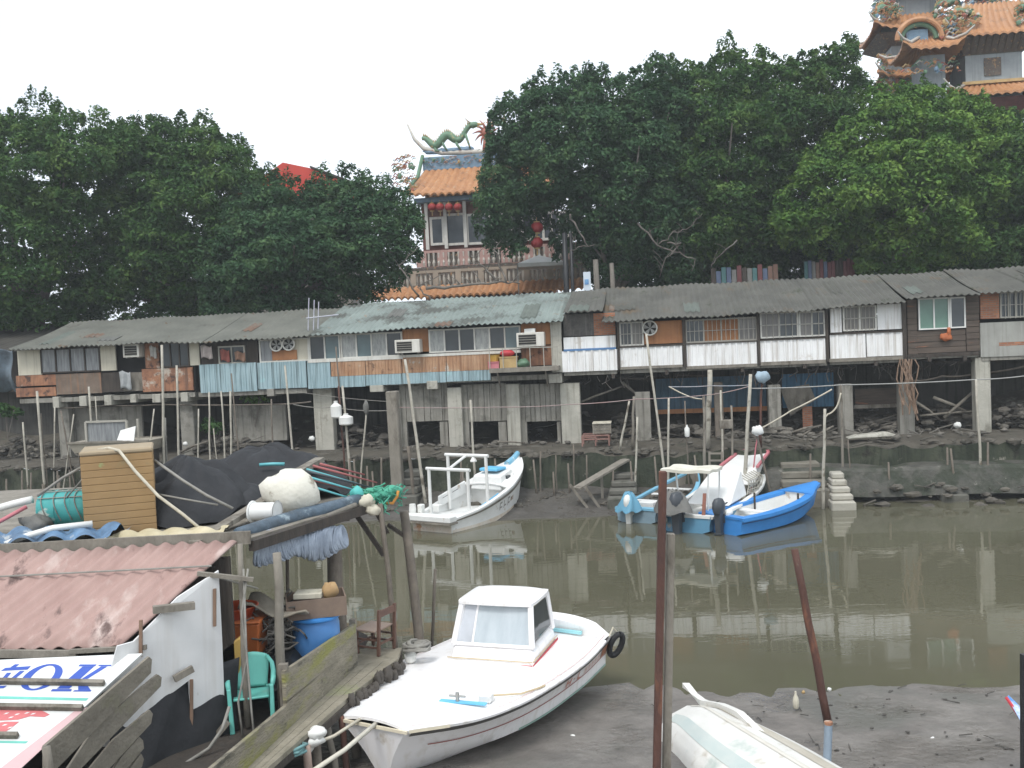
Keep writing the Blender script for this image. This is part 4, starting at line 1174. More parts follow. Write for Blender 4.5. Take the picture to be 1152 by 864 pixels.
mb.build('bracket', M('bracket_wood', (.13, .10, .07), (.06, .05, .04), 3, .8), pg)
def hip(parent, s0, s1, n0, n1, ze_, zt_, in_, mat, name='tiled_roof'):
    """four ribbed concave slopes with upswept corners"""
    for side in range(4):
        mb = MB(W)
        L = (s1 - s0) if side % 2 == 0 else (n1 - n0)
        k = int(L / .44) * 4
        def fn(u, v):
            e = 2 * u - 1
            a = in_ * v
            zz = ze_ + (zt_ - ze_) * v ** 1.5 + .55 * abs(e) ** 4 * (1 - v) ** 2 + .11 * abs(math.sin(u * k / 4 * math.pi))
            if side == 0: return (s0 + a + (s1 - s0 - 2 * a) * u, n0 + a, zz)
            if side == 2: return (s1 - a - (s1 - s0 - 2 * a) * u, n1 - a, zz)
            if side == 1: return (s1 - a, n0 + a + (n1 - n0 - 2 * a) * u, zz)
            return (s0 + a, n1 - a - (n1 - n0 - 2 * a) * u, zz)
        mb.grid(fn, k, 6, (0, 0, -.12)); mb.build(name, mat, parent, smooth=True)
    for (cs, cn, ds, dn) in ((s0, n0, 1, 1), (s1, n0, -1, 1), (s1, n1, -1, -1), (s0, n1, 1, -1)):
        mb = MB(W)
        mb.tube([(cs - ds * .35, cn - dn * .35, ze_ + .95), (cs, cn, ze_ + .62), (cs + ds * in_ * .4, cn + dn * in_ * .4, ze_ + (zt_ - ze_) * .3 + .25), (cs + ds * in_, cn + dn * in_, zt_ + .12)], [.03, .08, .09, .09], 7)
        mb.build('hip_ridge', PORC_W, parent, smooth='all')
def corner_dragons(parent, s0, s1, n0, n1, z, seed, hgt=1.3, side=(0, 1)):
    q = random.Random(seed)
    for cs, sg in ((s0, 1), (s1, -1)):
        if (cs == s1) and 1 not in side: continue
        d = MB(W)
        pts = []
        for i in range(18):
            t = i / 17
            pts.append((cs + sg * (.1 + 1.5 * t), n0 + .3 + .5 * t, z + .35 + hgt * math.sin(t * 3.0) * .75 + .2 * math.sin(t * 9)))
        d.tube(pts, [.06 + .17 * math.sin(min(1, .15 + i / 17) * 2.7) for i in range(18)], 8)
        d.cur = 4
        for i in range(1, 17):
            p = pts[i]; d.tube([(p[0], p[1], p[2] + .12), (p[0], p[1] - .02, p[2] + .38)], [.07, .01], 4)
        d.cur = 0
        d.build('dragon', ORN, parent, smooth='all')
        o = MB(W); ornament(o, cs - sg * .2, cs + sg * 1.7, n0 + .25, z + .2, z + hgt * .9, 26, seed + int(sg), .2); o.build('corner_figures', ORN, parent)
zE, zT = Z(1118, 38, PN - 1), Z(1118, 10, PN + dp * .35)
hip(pg, sL - 1.1, sR + 1.1, PN - 1.1, PN + dp + 1.1, zE, zT, dp * .36, TILE)
corner_dragons(pg, sL - 1.1, sR + 1.1, PN - 1.1, 0, zE + .3, 31)
mb = MB(W); c0, c1 = sL + dp * .24, sR - dp * .24
mb.box(c0, c1, PN + dp * .25, PN + dp * .75, zT - .1, zT + 2.2); mb.build('upper_storey', PAGWALL, pg)
hip(pg, c0 - .8, c1 + .8, PN + dp * .25 - .8, PN + dp * .75 + .8, zT + 2.2, zT + 3.8, 1.4, TILE, 'upper_roof')
mb = MB(W); ornament(mb, c0 - .5, c1 + .5, PN + dp * .2, zT + .1, zT + 1.0, 40, 77, .22); mb.build('ridge_figures', ORN, pg)
zl0, zl1 = Z(1118, 106, PN - 1), Z(1118, 93, PN)
hip(pg, sL - 1.3, sR + 1.3, PN - 1.3, PN + dp + 1.3, zl0, zl1 - .1, 1.25, TILE, 'lower_roof')
mb = MB(W); mb.box(sL - .25, sR + .25, PN - .25, PN - .02, zl1 - .05, zl1 + .12); mb.build('orange_band', PORC_Y, pg)
mb = MB(W); mb.hexa([(sL - .1, PN - .12, zl0 - 1.1), (sR + .1, PN - .12, zl0 - 1.1), (sR + .1, PN + dp, zl0 - 1.1), (sL - .1, PN + dp, zl0 - 1.1), (sL - .9, PN - .95, zl0 - .15), (sR + .9, PN - .95, zl0 - .15), (sR + .9, PN + dp + .9, zl0 - .15), (sL - .9, PN + dp + .9, zl0 - .15)]); mb.build('lower_soffit', M('red_brackets', (.16, .05, .04), (.08, .03, .028), 5, .8), pg)

PM = 27.0
pt_ = thing('pagoda', 'grey tower with green arched gable and coloured corner figures beside the pagoda', 'pagoda', W(px_s(1027, 60, PM), PM + 2.5, 4.9))
tL, tR = px_s(1003, 60, PM), px_s(1056, 60, PM); dt = tR - tL
mb = MB(W); mb.box(tL, tR, PM, PM + dt, 4.9, Z(1027, -30, PM)); mb.build('wall', PAGWALL, pt_)
za = Z(1000, 33, PM - 1)
hip(pt_, tL - 1.25, tR + 1.25, PM - 1.25, PM + dt + 1.25, za, za + 1.0, 1.2, TILE)
corner_dragons(pt_, tL - 1.25, tR + 1.25, PM - 1.25, 0, za + .3, 41, 1.1)
mb = MB(W); mb.hexa([(tL - .1, PM - .1, za - .75), (tR + .1, PM - .1, za - .75), (tR + .1, PM + dt + .1, za - .75), (tL - .1, PM + dt + .1, za - .75), (tL - 1, PM - 1, za - .15), (tR + 1, PM - 1, za - .15), (tR + 1, PM + dt + 1, za - .15), (tL - 1, PM + dt + 1, za - .15)]); mb.build('bracket_soffit', SOFFIT, pt_)
zc_ = Z(1027, 80, PM - 1)
hip(pt_, tL - .9, tR + .9, PM - .9, PM + dt + .9, zc_ - .3, zc_ + .3, .85, TILE, 'lower_roof')
mb = MB(W); ornament(mb, tL - .9, tL - .1, PM - .5, zc_ - .6, za - 1.4, 30, 51, .25); ornament(mb, tL - .6, tR, PM - .5, zc_ - 1.3, zc_ - .4, 30, 52, .25); mb.build('corner_figures', ORN, pt_)
zg = Z(1027, -8, PM)
mb = MB(W); ornament(mb, tL - 1.2, tL + .2, PM - .7, Z(990, 22, PM), zg, 34, 53, .26); mb.build('upper_figures', ORN, pt_)
mb = MB(W); mb.box(tL - .5, tR + .5, PM - .6, PM + dt + .5, Z(1027, -4, PM), Z(1027, -8, PM)); mb.build('cornice', PORC_B, pt_)
# porch with a swept roof and a green arch, between the two towers
sA, sB = px_s(1016, 50, PN - 2), px_s(1062, 50, PN - 2)
zP = Z(1040, 54, PN - 2)
po = thing('pagoda_porch', 'small porch roof with a green and orange arched gable between the towers', 'porch', W((sA + sB) / 2, PN, 4.9))
mb = MB(W); mb.box(sA + 1.3, sB + .4, PN - .7, PN + 1.6, 4.9, zP - .1); mb.build('pillar_block', PAGWALL, po)
hip(po, sA, sB + 1.2, PN - 2, PN + 2, zP, zP + .9, 1.3, TILE)
mb = MB(W)
for r_, ci, zo in ((1.15, 5, 0), (.92, 0, .0)):
    mb.cur = ci
    mb.tube([((sA + sB) / 2 + r_ * math.cos(a) * 1.05, PN - 1.0 - .04 * ci, zP + .75 + r_ * math.sin(a) * .95) for a in np.linspace(0, math.pi, 17)], .15, 8)
mb.cur = 1
mb.box((sA + sB) / 2 - .55, (sA + sB) / 2 + .55, PN - .9, PN - .6, zP + .6, zP + 1.35)
mb.build('arched_gable', ORN, po, smooth=True)
mb = MB(W); ornament(mb, sA + .1, sB + 1.0, PN - 1.4, zP - 1.4, zP - .5, 14, 61, .25); mb.build('figures', ORN, po)
mb = MB(W); ornament(mb, sB, sB + 1.2, PN - 1.2, zP + .6, zP + 1.9, 30, 62, .24); mb.build('figures', ORN, po)

# ------------------------------------------------------------------ boats
class Hull:
    """stations: (x, half beam at sheer, z sheer, half beam at chine, z chine, z keel); x runs from stern to bow, y to port"""
    def __init__(self, st):
        self.st = st; self.x0, self.x1 = st[0][0], st[-1][0]
        xs = [s[0] for s in st]
        self.c = [self._spl(xs, [s[k] for s in st]) for k in range(1, 6)]
    @staticmethod
    def _spl(x, y):
        n = len(x); m = []
        for i in range(n):
            if i == 0: m.append((y[1] - y[0]) / (x[1] - x[0]))
            elif i == n - 1: m.append((y[-1] - y[-2]) / (x[-1] - x[-2]))
            else:
                a, b = (y[i] - y[i - 1]) / (x[i] - x[i - 1]), (y[i + 1] - y[i]) / (x[i + 1] - x[i])
                m.append(0 if a * b < 0 else (a + b) / 2)
        def f(t):
            i = 0
            while i < n - 2 and t > x[i + 1]: i += 1
            h = x[i + 1] - x[i]; u = (t - x[i]) / h
            return (2*u**3 - 3*u*u + 1) * y[i] + (u**3 - 2*u*u + u) * h * m[i] + (-2*u**3 + 3*u*u) * y[i + 1] + (u**3 - u*u) * h * m[i + 1]
        return f
    def s(self, x): return [f(x) for f in self.c]
    def side(self, x, t, sg, off=0.0):
        """point on the topside: t 0 at the sheer, 1 at the chine; a little flare"""
        hb, zs, hc, zc, zk = self.s(x)
        y = hb + (hc - hb) * t - .06 * math.sin(math.pi * t) * (hb * .5)
        z = zs + (zc - zs) * t
        return (x, sg * (max(y, 0) + off), z)
    def skin(self, mb, n=30, rake=0.0):
        rows = []
        for i in range(n + 1):
            x = self.x0 + (self.x1 - self.x0) * i / n
            hb, zs, hc, zc, zk = self.s(x)
            r = [self.side(x, t / 4, 1) for t in range(5)]
            r += [(x, hc * .55, zc + (zk - zc) * .5), (x, 0, zk), (x, -hc * .55, zc + (zk - zc) * .5)]
            r += [self.side(x, t / 4, -1) for t in range(4, -1, -1)]
            if rake:
                u = max(0, (x - self.x1 + 1.4) / 1.4)
                r = [(p[0] - rake * u * u * (1 - (p[2] - zk) / max(.05, zs - zk)), p[1], p[2]) for p in r]
            rows.append([mb.P(p) for p in r])
        for a, b in zip(rows, rows[1:]):
            for j in range(len(a) - 1): mb.face([a[j], a[j + 1], b[j + 1], b[j]])
        mb.face(rows[0]); mb.face(rows[-1][::-1])
    def inner(self, mb, x0, x1, inset, floor, n=22):
        rows = []
        for i in range(n + 1):
            x = x0 + (x1 - x0) * i / n
            hb, zs, hc, zc, zk = self.s(x)
            y = max(.02, hb - inset); fy = max(.015, min(y, hc) - .04 if y > .1 else .015)
            rows.append([mb.P(p) for p in ((x, y, zs), (x, fy, floor), (x, -fy, floor), (x, -y, zs))])
        for a, b in zip(rows, rows[1:]):
            for j in range(3): mb.face([a[j + 1], a[j], b[j], b[j + 1]])
        mb.face(rows[0][::-1]); mb.face(rows[-1])
    def gunwale(self, mb, inset, h=.05, out=.03, n=30, x0=None, x1=None):
        x0 = self.x0 if x0 is None else x0; x1 = self.x1 if x1 is None else x1
        for sg in (1, -1):
            rows = []
            for i in range(n + 1):
                x = x0 + (x1 - x0) * i / n
                hb, zs = self.s(x)[:2]
                a, b = hb + out, max(.0, hb - inset)
                rows.append([mb.P(p) for p in ((x, sg * a, zs - h), (x, sg * a, zs + .01), (x, sg * b, zs + .012), (x, sg * b, zs - h))])
            for p, q in zip(rows, rows[1:]):
                for j in range(4): mb.face([p[j], p[(j + 1) % 4], q[(j + 1) % 4], q[j]])
            mb.face(rows[0]); mb.face(rows[-1][::-1])
    def deck(self, mb, x0, x1, inset=.0, dz=0.0, crown=.05, n=20, m=6):
        def fn(u, v):
            x = x0 + (x1 - x0) * u
            hb, zs = self.s(x)[:2]
            e = 2 * v - 1
            return (x, e * max(.01, hb - inset), zs + dz + crown * (1 - e * e))
        mb.grid(fn, n, m, (0, 0, -.04))
    def ribbon(self, mb, x0, x1, t0, t1, sg, off=.006, n=30):
        def fn(u, v): return self.side(x0 + (x1 - x0) * u, t0 + (t1 - t0) * v, sg, off)
        mb.grid(fn, n, 1)

def outboard(parent, x, y, z, rotz, mat, cover=None, name='outboard_motor', s=1.0):
    """cowl, midsection, lower leg, propeller and bracket as one part"""
    R_ = Matrix.Rotation(rotz, 3, 'Z')
    def xf(a, b, c):
        v = R_ @ Vector((a * s, b * s, c * s)); return (x + v.x, y + v.y, z + v.z)
    mb = MB(xf)
    pr = [(.05, .0), (.17, .03), (.20, .16), (.19, .32), (.13, .43), (.03, .46)]
    mb.lathe(pr, (-.16, 0, .08), 12, sq=(1.35, .85))
    mb.hexa([(-.25, -.08, -.5), (-.08, -.08, -.5), (-.08, .08, -.5), (-.25, .08, -.5), (-.28, -.1, .12), (-.04, -.1, .12), (-.04, .1, .12), (-.28, .1, .12)])
    mb.box(-.32, -.06, -.1, .1, -.52, -.48)
    mb.tube([(-.34, 0, -.66), (-.16, 0, -.66), (-.02, 0, -.66)], [.045, .06, .02], 8)
    mb.box(-.22, -.1, -.025, .025, -.8, -.5)
    for k in range(3):
        a = k * 2.094
        mb.quad((-.35, 0, -.66), (-.37, .12 * math.cos(a), -.66 + .12 * math.sin(a)), (-.35, .13 * math.cos(a + .5), -.66 + .13 * math.sin(a + .5)), (-.33, .05 * math.cos(a + .8), -.66 + .05 * math.sin(a + .8)))
    mb.box(-.06, .06, -.12, .12, -.2, .06)
    mb.tube([(-.05, .02, .2), (.25, .05, .26), (.5, .06, .3)], [.025, .02, .025], 6)
    o = mb.build(name, mat, parent, smooth=True, local=True)
    return o

# ---- the white cabin boat on the near mud
bt = thing('motor_boat', 'white cabin motor boat moored bow first beside the boardwalk, largest boat', 'boat', (0.47, 17.15, 0.0), math.atan2(-.864, -.504))
BL = 4.98
H1 = Hull([(0, 1.17, .92, 1.04, .40, .14), (1.2, 1.33, .89, 1.12, .37, .10), (2.4, 1.38, .91, 1.10, .36, .08), (3.5, 1.34, .96, .94, .40, .04), (4.25, 1.12, .99, .62, .44, .02), (BL, .56, 1.02, .22, .55, .12)])
mb = MB(); H1.skin(mb, 40, .22); mb.build('hull', GEL, bt, smooth=True, local=True)
mb = MB(); H1.deck(mb, .30, BL - .01, .0, .012, .07, 40, 10); mb.build('foredeck', GEL, bt, smooth=True, local=True)
mb = MB()
def trans(u, v):
    e = 2 * u - 1
    return (.0 + .06 * v, e * (1.14 - .22 * v), .93 + .30 * v * (1 - .35 * abs(e) ** 3))
mb.grid(trans, 14, 3, (.28, 0, -.03)); mb.build('stern_coaming', GEL, bt, smooth=True, local=True)
mb = MB(); mb.box(.345, .40, .15, .80, 1.0, 1.05); mb.build('cyan_pad', M('cyan_pad', (.34, .66, .70), (.26, .55, .6), 3, .5), bt, local=True)
RR_ = M('rub_rail', (.12, .115, .11), (.08, .075, .07), 3, .6); HR = M('hull_red', (.38, .12, .10), (.3, .09, .08), 4, .5); AG = M('algae_green', (.34, .46, .40), (.24, .36, .31), 5, .7)
BE = BL - .06
for sg in (1, -1):
    mb = MB(); H1.ribbon(mb, .0, BL, .0, .08, sg, .016, 40); mb.build('sheer_moulding', GEL, bt, local=True)
    mb = MB(); H1.ribbon(mb, .0, BE, .09, .20, sg, .018, 40); mb.build('rub_rail', RR_, bt, local=True)
    mb = MB(); H1.ribbon(mb, .02, 4.6, .55, .585, sg, .010, 40); mb.build('red_stripe', HR, bt, local=True)
    mb = MB(); H1.ribbon(mb, .02, 3.0, .93, 1.0, sg, .010, 40); mb.build('boot_stripe', AG, bt, local=True)
mb = MB(); H1.ribbon(mb, .03, .36, .24, .53, 1, .012, 6); mb.build('orange_panel', M('faded_orange', (.42, .20, .12), (.3, .13, .08), 5, .6), bt, local=True)
GOLD = M('gold_line', (.60, .48, .30), None, 4, .5)
mb = MB()
for k in range(40):
    a, b = .05 + (BL - .15) * k / 40, .05 + (BL - .15) * (k + 1) / 40
    for sg in (1, -1):
        ya, yb = H1.s(a)[0] - .08, H1.s(b)[0] - .08
        za_, zb2 = H1.s(a)[1] + .037, H1.s(b)[1] + .037
        mb.quad((a, sg * ya, za_), (b, sg * yb, zb2), (b, sg * (yb - .014), zb2 + .003), (a, sg * (ya - .014), za_ + .003))
mb.build('deck_line', M('deck_pink_line', (.66, .46, .42), None, 4, .5), bt, local=True)
mb = MB()     # pale yellow capping round the bow lip
for k in range(14):
    def lip(i): x = 4.55 + (BL - 4.555) * i / 14; hb, zs = H1.s(x)[:2]; return x, hb, zs
    (xa, ha, z_a), (xb, hb_, z_b) = lip(k), lip(k + 1)
    for sg in (1, -1): mb.quad((xa, sg * (ha + .03), z_a - .03), (xb, sg * (hb_ + .03), z_b - .03), (xb, sg * (hb_ + .032), z_b + .012), (xa, sg * (ha + .032), z_a + .012))
mb.box(BL - .01, BL + .02, -.57, .57, .98, 1.02)
mb.build('bow_capping', M('bow_cream', (.74, .68, .52), (.62, .55, .42), 4, .5), bt, local=True)
# faded registration characters
mb = MB()
def stroke(x0, t0, x1, t1, w=.02):
    d = Vector((x1 - x0, (t1 - t0) * .55)); n_ = Vector((-d.y, d.x)).normalized() * w
    mb.poly([H1.side(a, b, 1, .014) for a, b in ((x0 - n_.x, t0 - n_.y), (x1 - n_.x, t1 - n_.y), (x1 + n_.x, t1 + n_.y), (x0 + n_.x, t0 + n_.y))])
x = 1.85
for g in (((0, .25, .05, .52), (.13, .25, .18, .52), (.02, .39, .17, .39)), ((.27, .39, .33, .39),), ((.42, .25, .47, .52), (.47, .51, .58, .51))):
    for a, b, c, d in g: stroke(x - a, b, x - c, d, .02)
for i in range(5):
    xx = 1.15 - .15 * i
    stroke(xx, .27, xx - .03, .50, .010); stroke(xx - .06, .29, xx - .09, .52, .009); stroke(xx, .36, xx - .09, .39, .009)
mb.build('registration_marks', M('faded_red_paint', (.58, .22, .16), (.58, .32, .26), 6, .6), bt, local=True)
# cabin, set a little askew on the deck
CX, CY, CYAW = 1.30, -.10, math.radians(11)
def cab(x, y, z):
    c, s = math.cos(CYAW), math.sin(CYAW); dx = x - CX
    return (CX + c * dx - s * y, CY + s * dx + c * y, z)
fx, bx_, hwf, zt = 1.98, .84, .67, 1.80
mb = MB(cab)
mb.hexa([(bx_ - .05, -.70, .88), (fx + .20, -.72, .88), (fx + .20, .72, .88), (bx_ - .05, .70, .88), (bx_, -.67, 1.20), (fx + .02, -.68, 1.17), (fx + .02, .68, 1.17), (bx_, .67, 1.20)])
mb.build('cabin_trunk', GEL, bt, local=True, bevel=.06)
c8 = {'fl': (fx, .655), 'fr': (fx, -.655), 'bl': (bx_ + .03, .64), 'br': (bx_ + .03, -.64)}
tw = .575; tf = fx - .26
t8 = {'fl': (tf, tw), 'fr': (tf, -tw), 'bl': (bx_ + .06, tw - .01), 'br': (bx_ + .06, -tw + .01)}
mb = MB(cab)
for k in ('fl', 'fr', 'bl', 'br'): mb.bar((c8[k][0], c8[k][1], 1.16), (t8[k][0], t8[k][1], zt), .09, .11)
mb.bar((tf, -tw, zt), (tf, tw, zt), .10, .09); mb.bar((fx, -.65, 1.19), (fx, .65, 1.19), .06, .06)
for sg in (1, -1): mb.bar((tf, sg * tw, zt), (bx_ + .06, sg * tw, zt), .08, .08)
mb.build('cabin_frame', GEL, bt, local=True, bevel=.025)
mb = MB(cab)
def rf(u, v):
    e, f = 2 * u - 1, 2 * v - 1
    return (bx_ + .5 + .50 * f * (1 - .08 * e * e), (tw + .07) * e * (1 - .05 * abs(f) ** 5), zt + .03 + .075 * (1 - e ** 4) * (1 - f ** 4))
mb.grid(rf, 20, 20, (0, 0, -.05)); mb.build('cabin_roof', GEL, bt, smooth=True, local=True)
WSC = M('windscreen', (.50, .55, .57), (.36, .41, .44), 1.6, .10, 0, spec=.5, stretch=(1, 3, .8))
WSC2 = glass_mat('windscreen_clear', (.60, .63, .67), .08)
mb = MB(cab)
f0, f1 = fx - .012, tf - .012
mb.poly([(f0, .60, 1.205), (f0, -.32, 1.205), (f1, -.285, zt - .03), (f1, .525, zt - .03)]); mb.cur = 1
mb.poly([(f0, -.35, 1.205), (f0, -.60, 1.205), (f1, -.525, zt - .03), (f1, -.315, zt - .03)])
mb.build('windscreen', [WSC, WSC2], bt, local=True)
mb = MB(cab); mb.bar((fx - .005, -.335, 1.20), (tf - .005, -.30, zt - .02), .03, .03); mb.build('windscreen_post', GEL, bt, local=True)
for sg in (1, -1):
    pts = [(fx - .07, sg * .668, 1.24), (tf - .06, sg * .598, zt - .07), (bx_ + .16, sg * .598, zt - .07), (bx_ + .14, sg * .658, 1.27)]
    mb = MB(cab); mb.poly(pts if sg > 0 else pts[::-1]); mb.build('side_window', DARKGLASS, bt, local=True)
mb = MB(cab)
mb.bar((bx_ - .04, .714, .985), (fx + .18, .722, .955), .012, .035); mb.bar((fx + .185, .71, .955), (fx + .185, -.72, .955), .012, .035)
mb.build('red_band', REDTRIM, bt, local=True)
mb = MB(cab)
mb.bar((bx_ - .035, .706, 1.035), (fx + .15, .715, 1.01), .012, .014); mb.bar((fx + .155, .70, 1.012), (fx + .155, -.71, 1.012), .012, .014)
mb.build('gold_band', GOLD, bt, local=True)
# foredeck gear
dz_ = lambda x: H1.s(x)[1] + .065
mb = MB(cab); mb.box(3.98, 4.06, -.02, .66, dz_(4.0), dz_(4.0) + .02); mb.build('cyan_strip', SKYTRIM, bt, local=True)
mb = MB(cab); z = dz_(4.0); mb.tube([(4.02, .24, z), (4.02, .24, z + .14)], .028, 8); mb.tube([(4.02, .12, z + .09), (4.02, .36, z + .09)], .016, 6); mb.build('mooring_bitt', STEEL, bt, local=True)
mb = MB(cab); mb.box(3.76, 3.92, .50, .68, dz_(3.8) - .02, dz_(3.8) + .10); mb.build('deck_box', GELWORN, bt, local=True, bevel=.02)
mb = MB(cab); mb.tube([(3.72, .62, dz_(3.7) + .03), (3.4, .95, dz_(3.4) - .02), (3.05, 1.1, dz_(3.0) - .03), (2.9, 1.14, dz_(2.9) - .04)], .014, 6); mb.build('deck_rod', GOLD, bt, local=True)
mb = MB(); mb.box(4.62, 4.76, -.44, -.30, 1.02, 1.10); mb.box(4.66, 4.76, .26, .38, 1.02, 1.07); mb.build('fairlead', GELWORN, bt, local=True, bevel=.015)
mb = MB(); mb.lathe([(.03, 0), (.09, .05), (.10, .14), (.05, .2)], (2.6, -1.1, .95), 10); mb.build('fender_ball', WHITEPLASTIC, bt, smooth=True, local=True)
ty = thing('tyre', 'black rubber tyre fender hung on the stern corner of the cabin boat', 'tyre', tuple(Matrix.Translation(bt.location) @ Matrix.Rotation(bt.rotation_euler.z, 4, 'Z') @ Vector((-.02, 1.24, .52))), bt.rotation_euler.z + .75)
mb = MB()
ring_ = [(.0 + .05 * math.cos(a), .10 * math.sin(a) + .05 * math.cos(a), .24 + .19 * math.cos(a)) for a in np.linspace(0, 2 * math.pi, 25)[:-1]]
ring_.append(ring_[0]); mb.tube(ring_, .05, 8, cap=False); mb.build('rubber_ring', RUBBER, ty, smooth='all', local=True)
mb = MB(); mb.tube([(0, .02, .46), (.03, -.05, .55), (.08, -.14, .42)], .016, 5); mb.build('lashing', ROPE, ty, local=True)

def world_pt(root, p):
    return Matrix.Translation(root.location) @ Matrix.Rotation(root.rotation_euler.z, 4, 'Z') @ Vector(p)

# ---- white fishing boat in mid channel
b2 = thing('fishing_boat', 'white fishing boat with goalpost frames and a rust stained transom, afloat mid channel', 'boat', (-2.72, 31.2, -.10), math.atan2(.835, .55))
H2 = Hull([(0, .80, .52, .74, .10, -.12), (1.4, 1.0, .70, .88, .08, -.2), (2.8, 1.02, 1.02, .86, .12, -.2), (3.9, .84, 1.36, .62, .25, -.15), (4.7, .48, 1.62, .28, .5, 0), (5.2, .10, 1.82, .05, .95, .6)])
mb = MB(); H2.skin(mb, 36, .25); mb.build('hull', GELWORN, b2, smooth=True, local=True)
mb = MB(); mb.box(-.03, -.005, -.76, .76, .0, .46); mb.build('transom_panel', RUSTWHITE, b2, local=True)
mb = MB(); mb.box(-.30, .10, -.92, .92, .46, .66); mb.build('stern_platform', GELWORN, b2, local=True, bevel=.03)
mb = MB(); mb.box(-.32, .12, -.935, .935, .40, .455); mb.build('stern_rub_rail', GREYWOOD, b2, local=True)
for sg in (1, -1):
    mb = MB(); H2.ribbon(mb, .1, 5.0, .12, .22, sg, .03, 30); mb.build('rub_rail', GREYWOOD, b2, local=True)
    mb = MB(); H2.ribbon(mb, .05, 3.6, .80, 1.0, sg, .012, 24); mb.build('rust_band', RUSTWHITE, b2, local=True)
mb = MB(); H2.inner(mb, .12, 3.3, .12, .38); H2.gunwale(mb, .14, .05, .01, 24, .1, 5.15); mb.build('bulwark', GELWORN, b2, local=True)
mb = MB(); H2.deck(mb, 3.0, 5.15, .08, .02, .12, 16, 6); mb.build('foredeck', GELWORN, b2, smooth=True, local=True)
mb = MB(); mb.hexa([(3.0, -.66, .95), (4.0, -.54, 1.3), (4.0, .54, 1.3), (3.0, .66, .95), (3.1, -.56, 1.45), (4.0, -.46, 1.62), (4.0, .46, 1.62), (3.1, .56, 1.45)]); mb.build('fore_cuddy', GELWORN, b2, local=True, bevel=.05)
mb = MB(); mb.box(3.2, 3.8, -.36, .36, 1.58, 1.68); mb.build('cuddy_hatch', SKYTRIM, b2, local=True, bevel=.02)
mb = MB(); mb.tube([(4.4, 0, 1.66), (4.85, 0, 1.82), (5.12, 0, 1.98)], [.13, .11, .09], 8); mb.build('bow_stem', PALEBLUE, b2, smooth=True, local=True)
mb = MB()
for a, sg in ((3.45, -1), (3.85, -1)): mb.box(a, a + .22, sg * .60 - .012, sg * .60 + .05, 1.26, 1.42)
mb.build('cuddy_port', DARKGLASS, b2, local=True)
mb = MB(); mb.hexa([(1.5, .80, .60), (3.0, .80, .82), (3.0, .92, .82), (1.5, .92, .60), (1.5, .82, .95), (3.0, .82, 1.25), (3.0, .90, 1.25), (1.5, .90, .95)]); mb.build('washboard', GELWORN, b2, local=True, bevel=.02)
mb = MB()
for a in (1.65, 2.2): mb.hexa([(a, .815, .78 + (a - 1.5) * .2), (a + .35, .815, .85 + (a - 1.5) * .2), (a + .35, .817, .85 + (a - 1.5) * .2), (a, .817, .78 + (a - 1.5) * .2), (a, .812, .84 + (a - 1.5) * .2), (a + .35, .812, .91 + (a - 1.5) * .2), (a + .35, .818, .91 + (a - 1.5) * .2), (a, .818, .84 + (a - 1.5) * .2)])
mb.build('scupper', DARK, b2, local=True)
for nm, xg, zt_ in (('rear_goalpost', .95, 1.95), ('front_goalpost', 2.0, 2.28)):
    mb = MB()
    y_ = .78
    mb.tube([(xg, -y_, .45), (xg, -y_, zt_)], .055, 8); mb.tube([(xg, y_, .45), (xg, y_, zt_)], .055, 8)
    mb.tube([(xg, -y_ - .1, zt_), (xg, y_ + .1, zt_)], .055, 8)
    if 'rear' in nm: pass
    mb.build(nm, GELWORN, b2, smooth=True, local=True)
mb = MB(); mb.tube([(.95, -.1, 2.0), (2.0, -.0, 2.28)], .045, 8); mb.build('cross_strut', GELWORN, b2, smooth=True, local=True)
mb = MB(); mb.lathe([(.02, .16), (.06, .1), (.12, 0), (.11, -.03)], (2.0, -.28, 2.10), 10); mb.build('deck_lamp', GELWORN, b2, smooth=True, local=True)
mb = MB(); mb.box(.05, .25, .45, .62, .66, .92); mb.build('stern_box', WHITEPLASTIC, b2, local=True, bevel=.02); mb = MB(); mb.box(.3, .5, -.05, .18, .66, .90); mb.build('stern_box', WHITEPLASTIC, b2, local=True, bevel=.02); mb = MB(); mb.lathe([(.1, .64), (.12, .75), (.1, .95)], (-.05, .72, 0), 10); mb.build('fuel_can', WHITEPLASTIC, b2, local=True)
mb = MB(); mb.tube([(.7, -.5, .42), (1.7, -.62, .6), (2.8, -.66, .9)], .03, 6); mb.build('blue_pipe', SKYTRIM, b2, local=True)
mb = MB()
for cc in range(3):
    a = 2.45 + .26 * cc
    def pt2(dx, t): return H2.side(a + dx, t, -1, .012)
    mb.poly([pt2(0, .32), pt2(.035, .32), pt2(.035, .62), pt2(0, .62)])
    if cc != 1: mb.poly([pt2(.035, .32), pt2(.15, .32), pt2(.15, .38), pt2(.035, .38)])
    mb.poly([pt2(.035, .5), pt2(.16, .5), pt2(.16, .56), pt2(.035, .56)])
mb.build('registration_marks', M('mark_grey', (.18, .17, .15), (.35, .33, .3), 6), b2, local=True)
mb = MB(); mb.poly([H2.side(3.2, .4, -1, .012), H2.side(3.42, .4, -1, .012), H2.side(3.42, .55, -1, .012), H2.side(3.2, .55, -1, .012)]); mb.build('rust_mark', RUSTSHEET, b2, local=True)

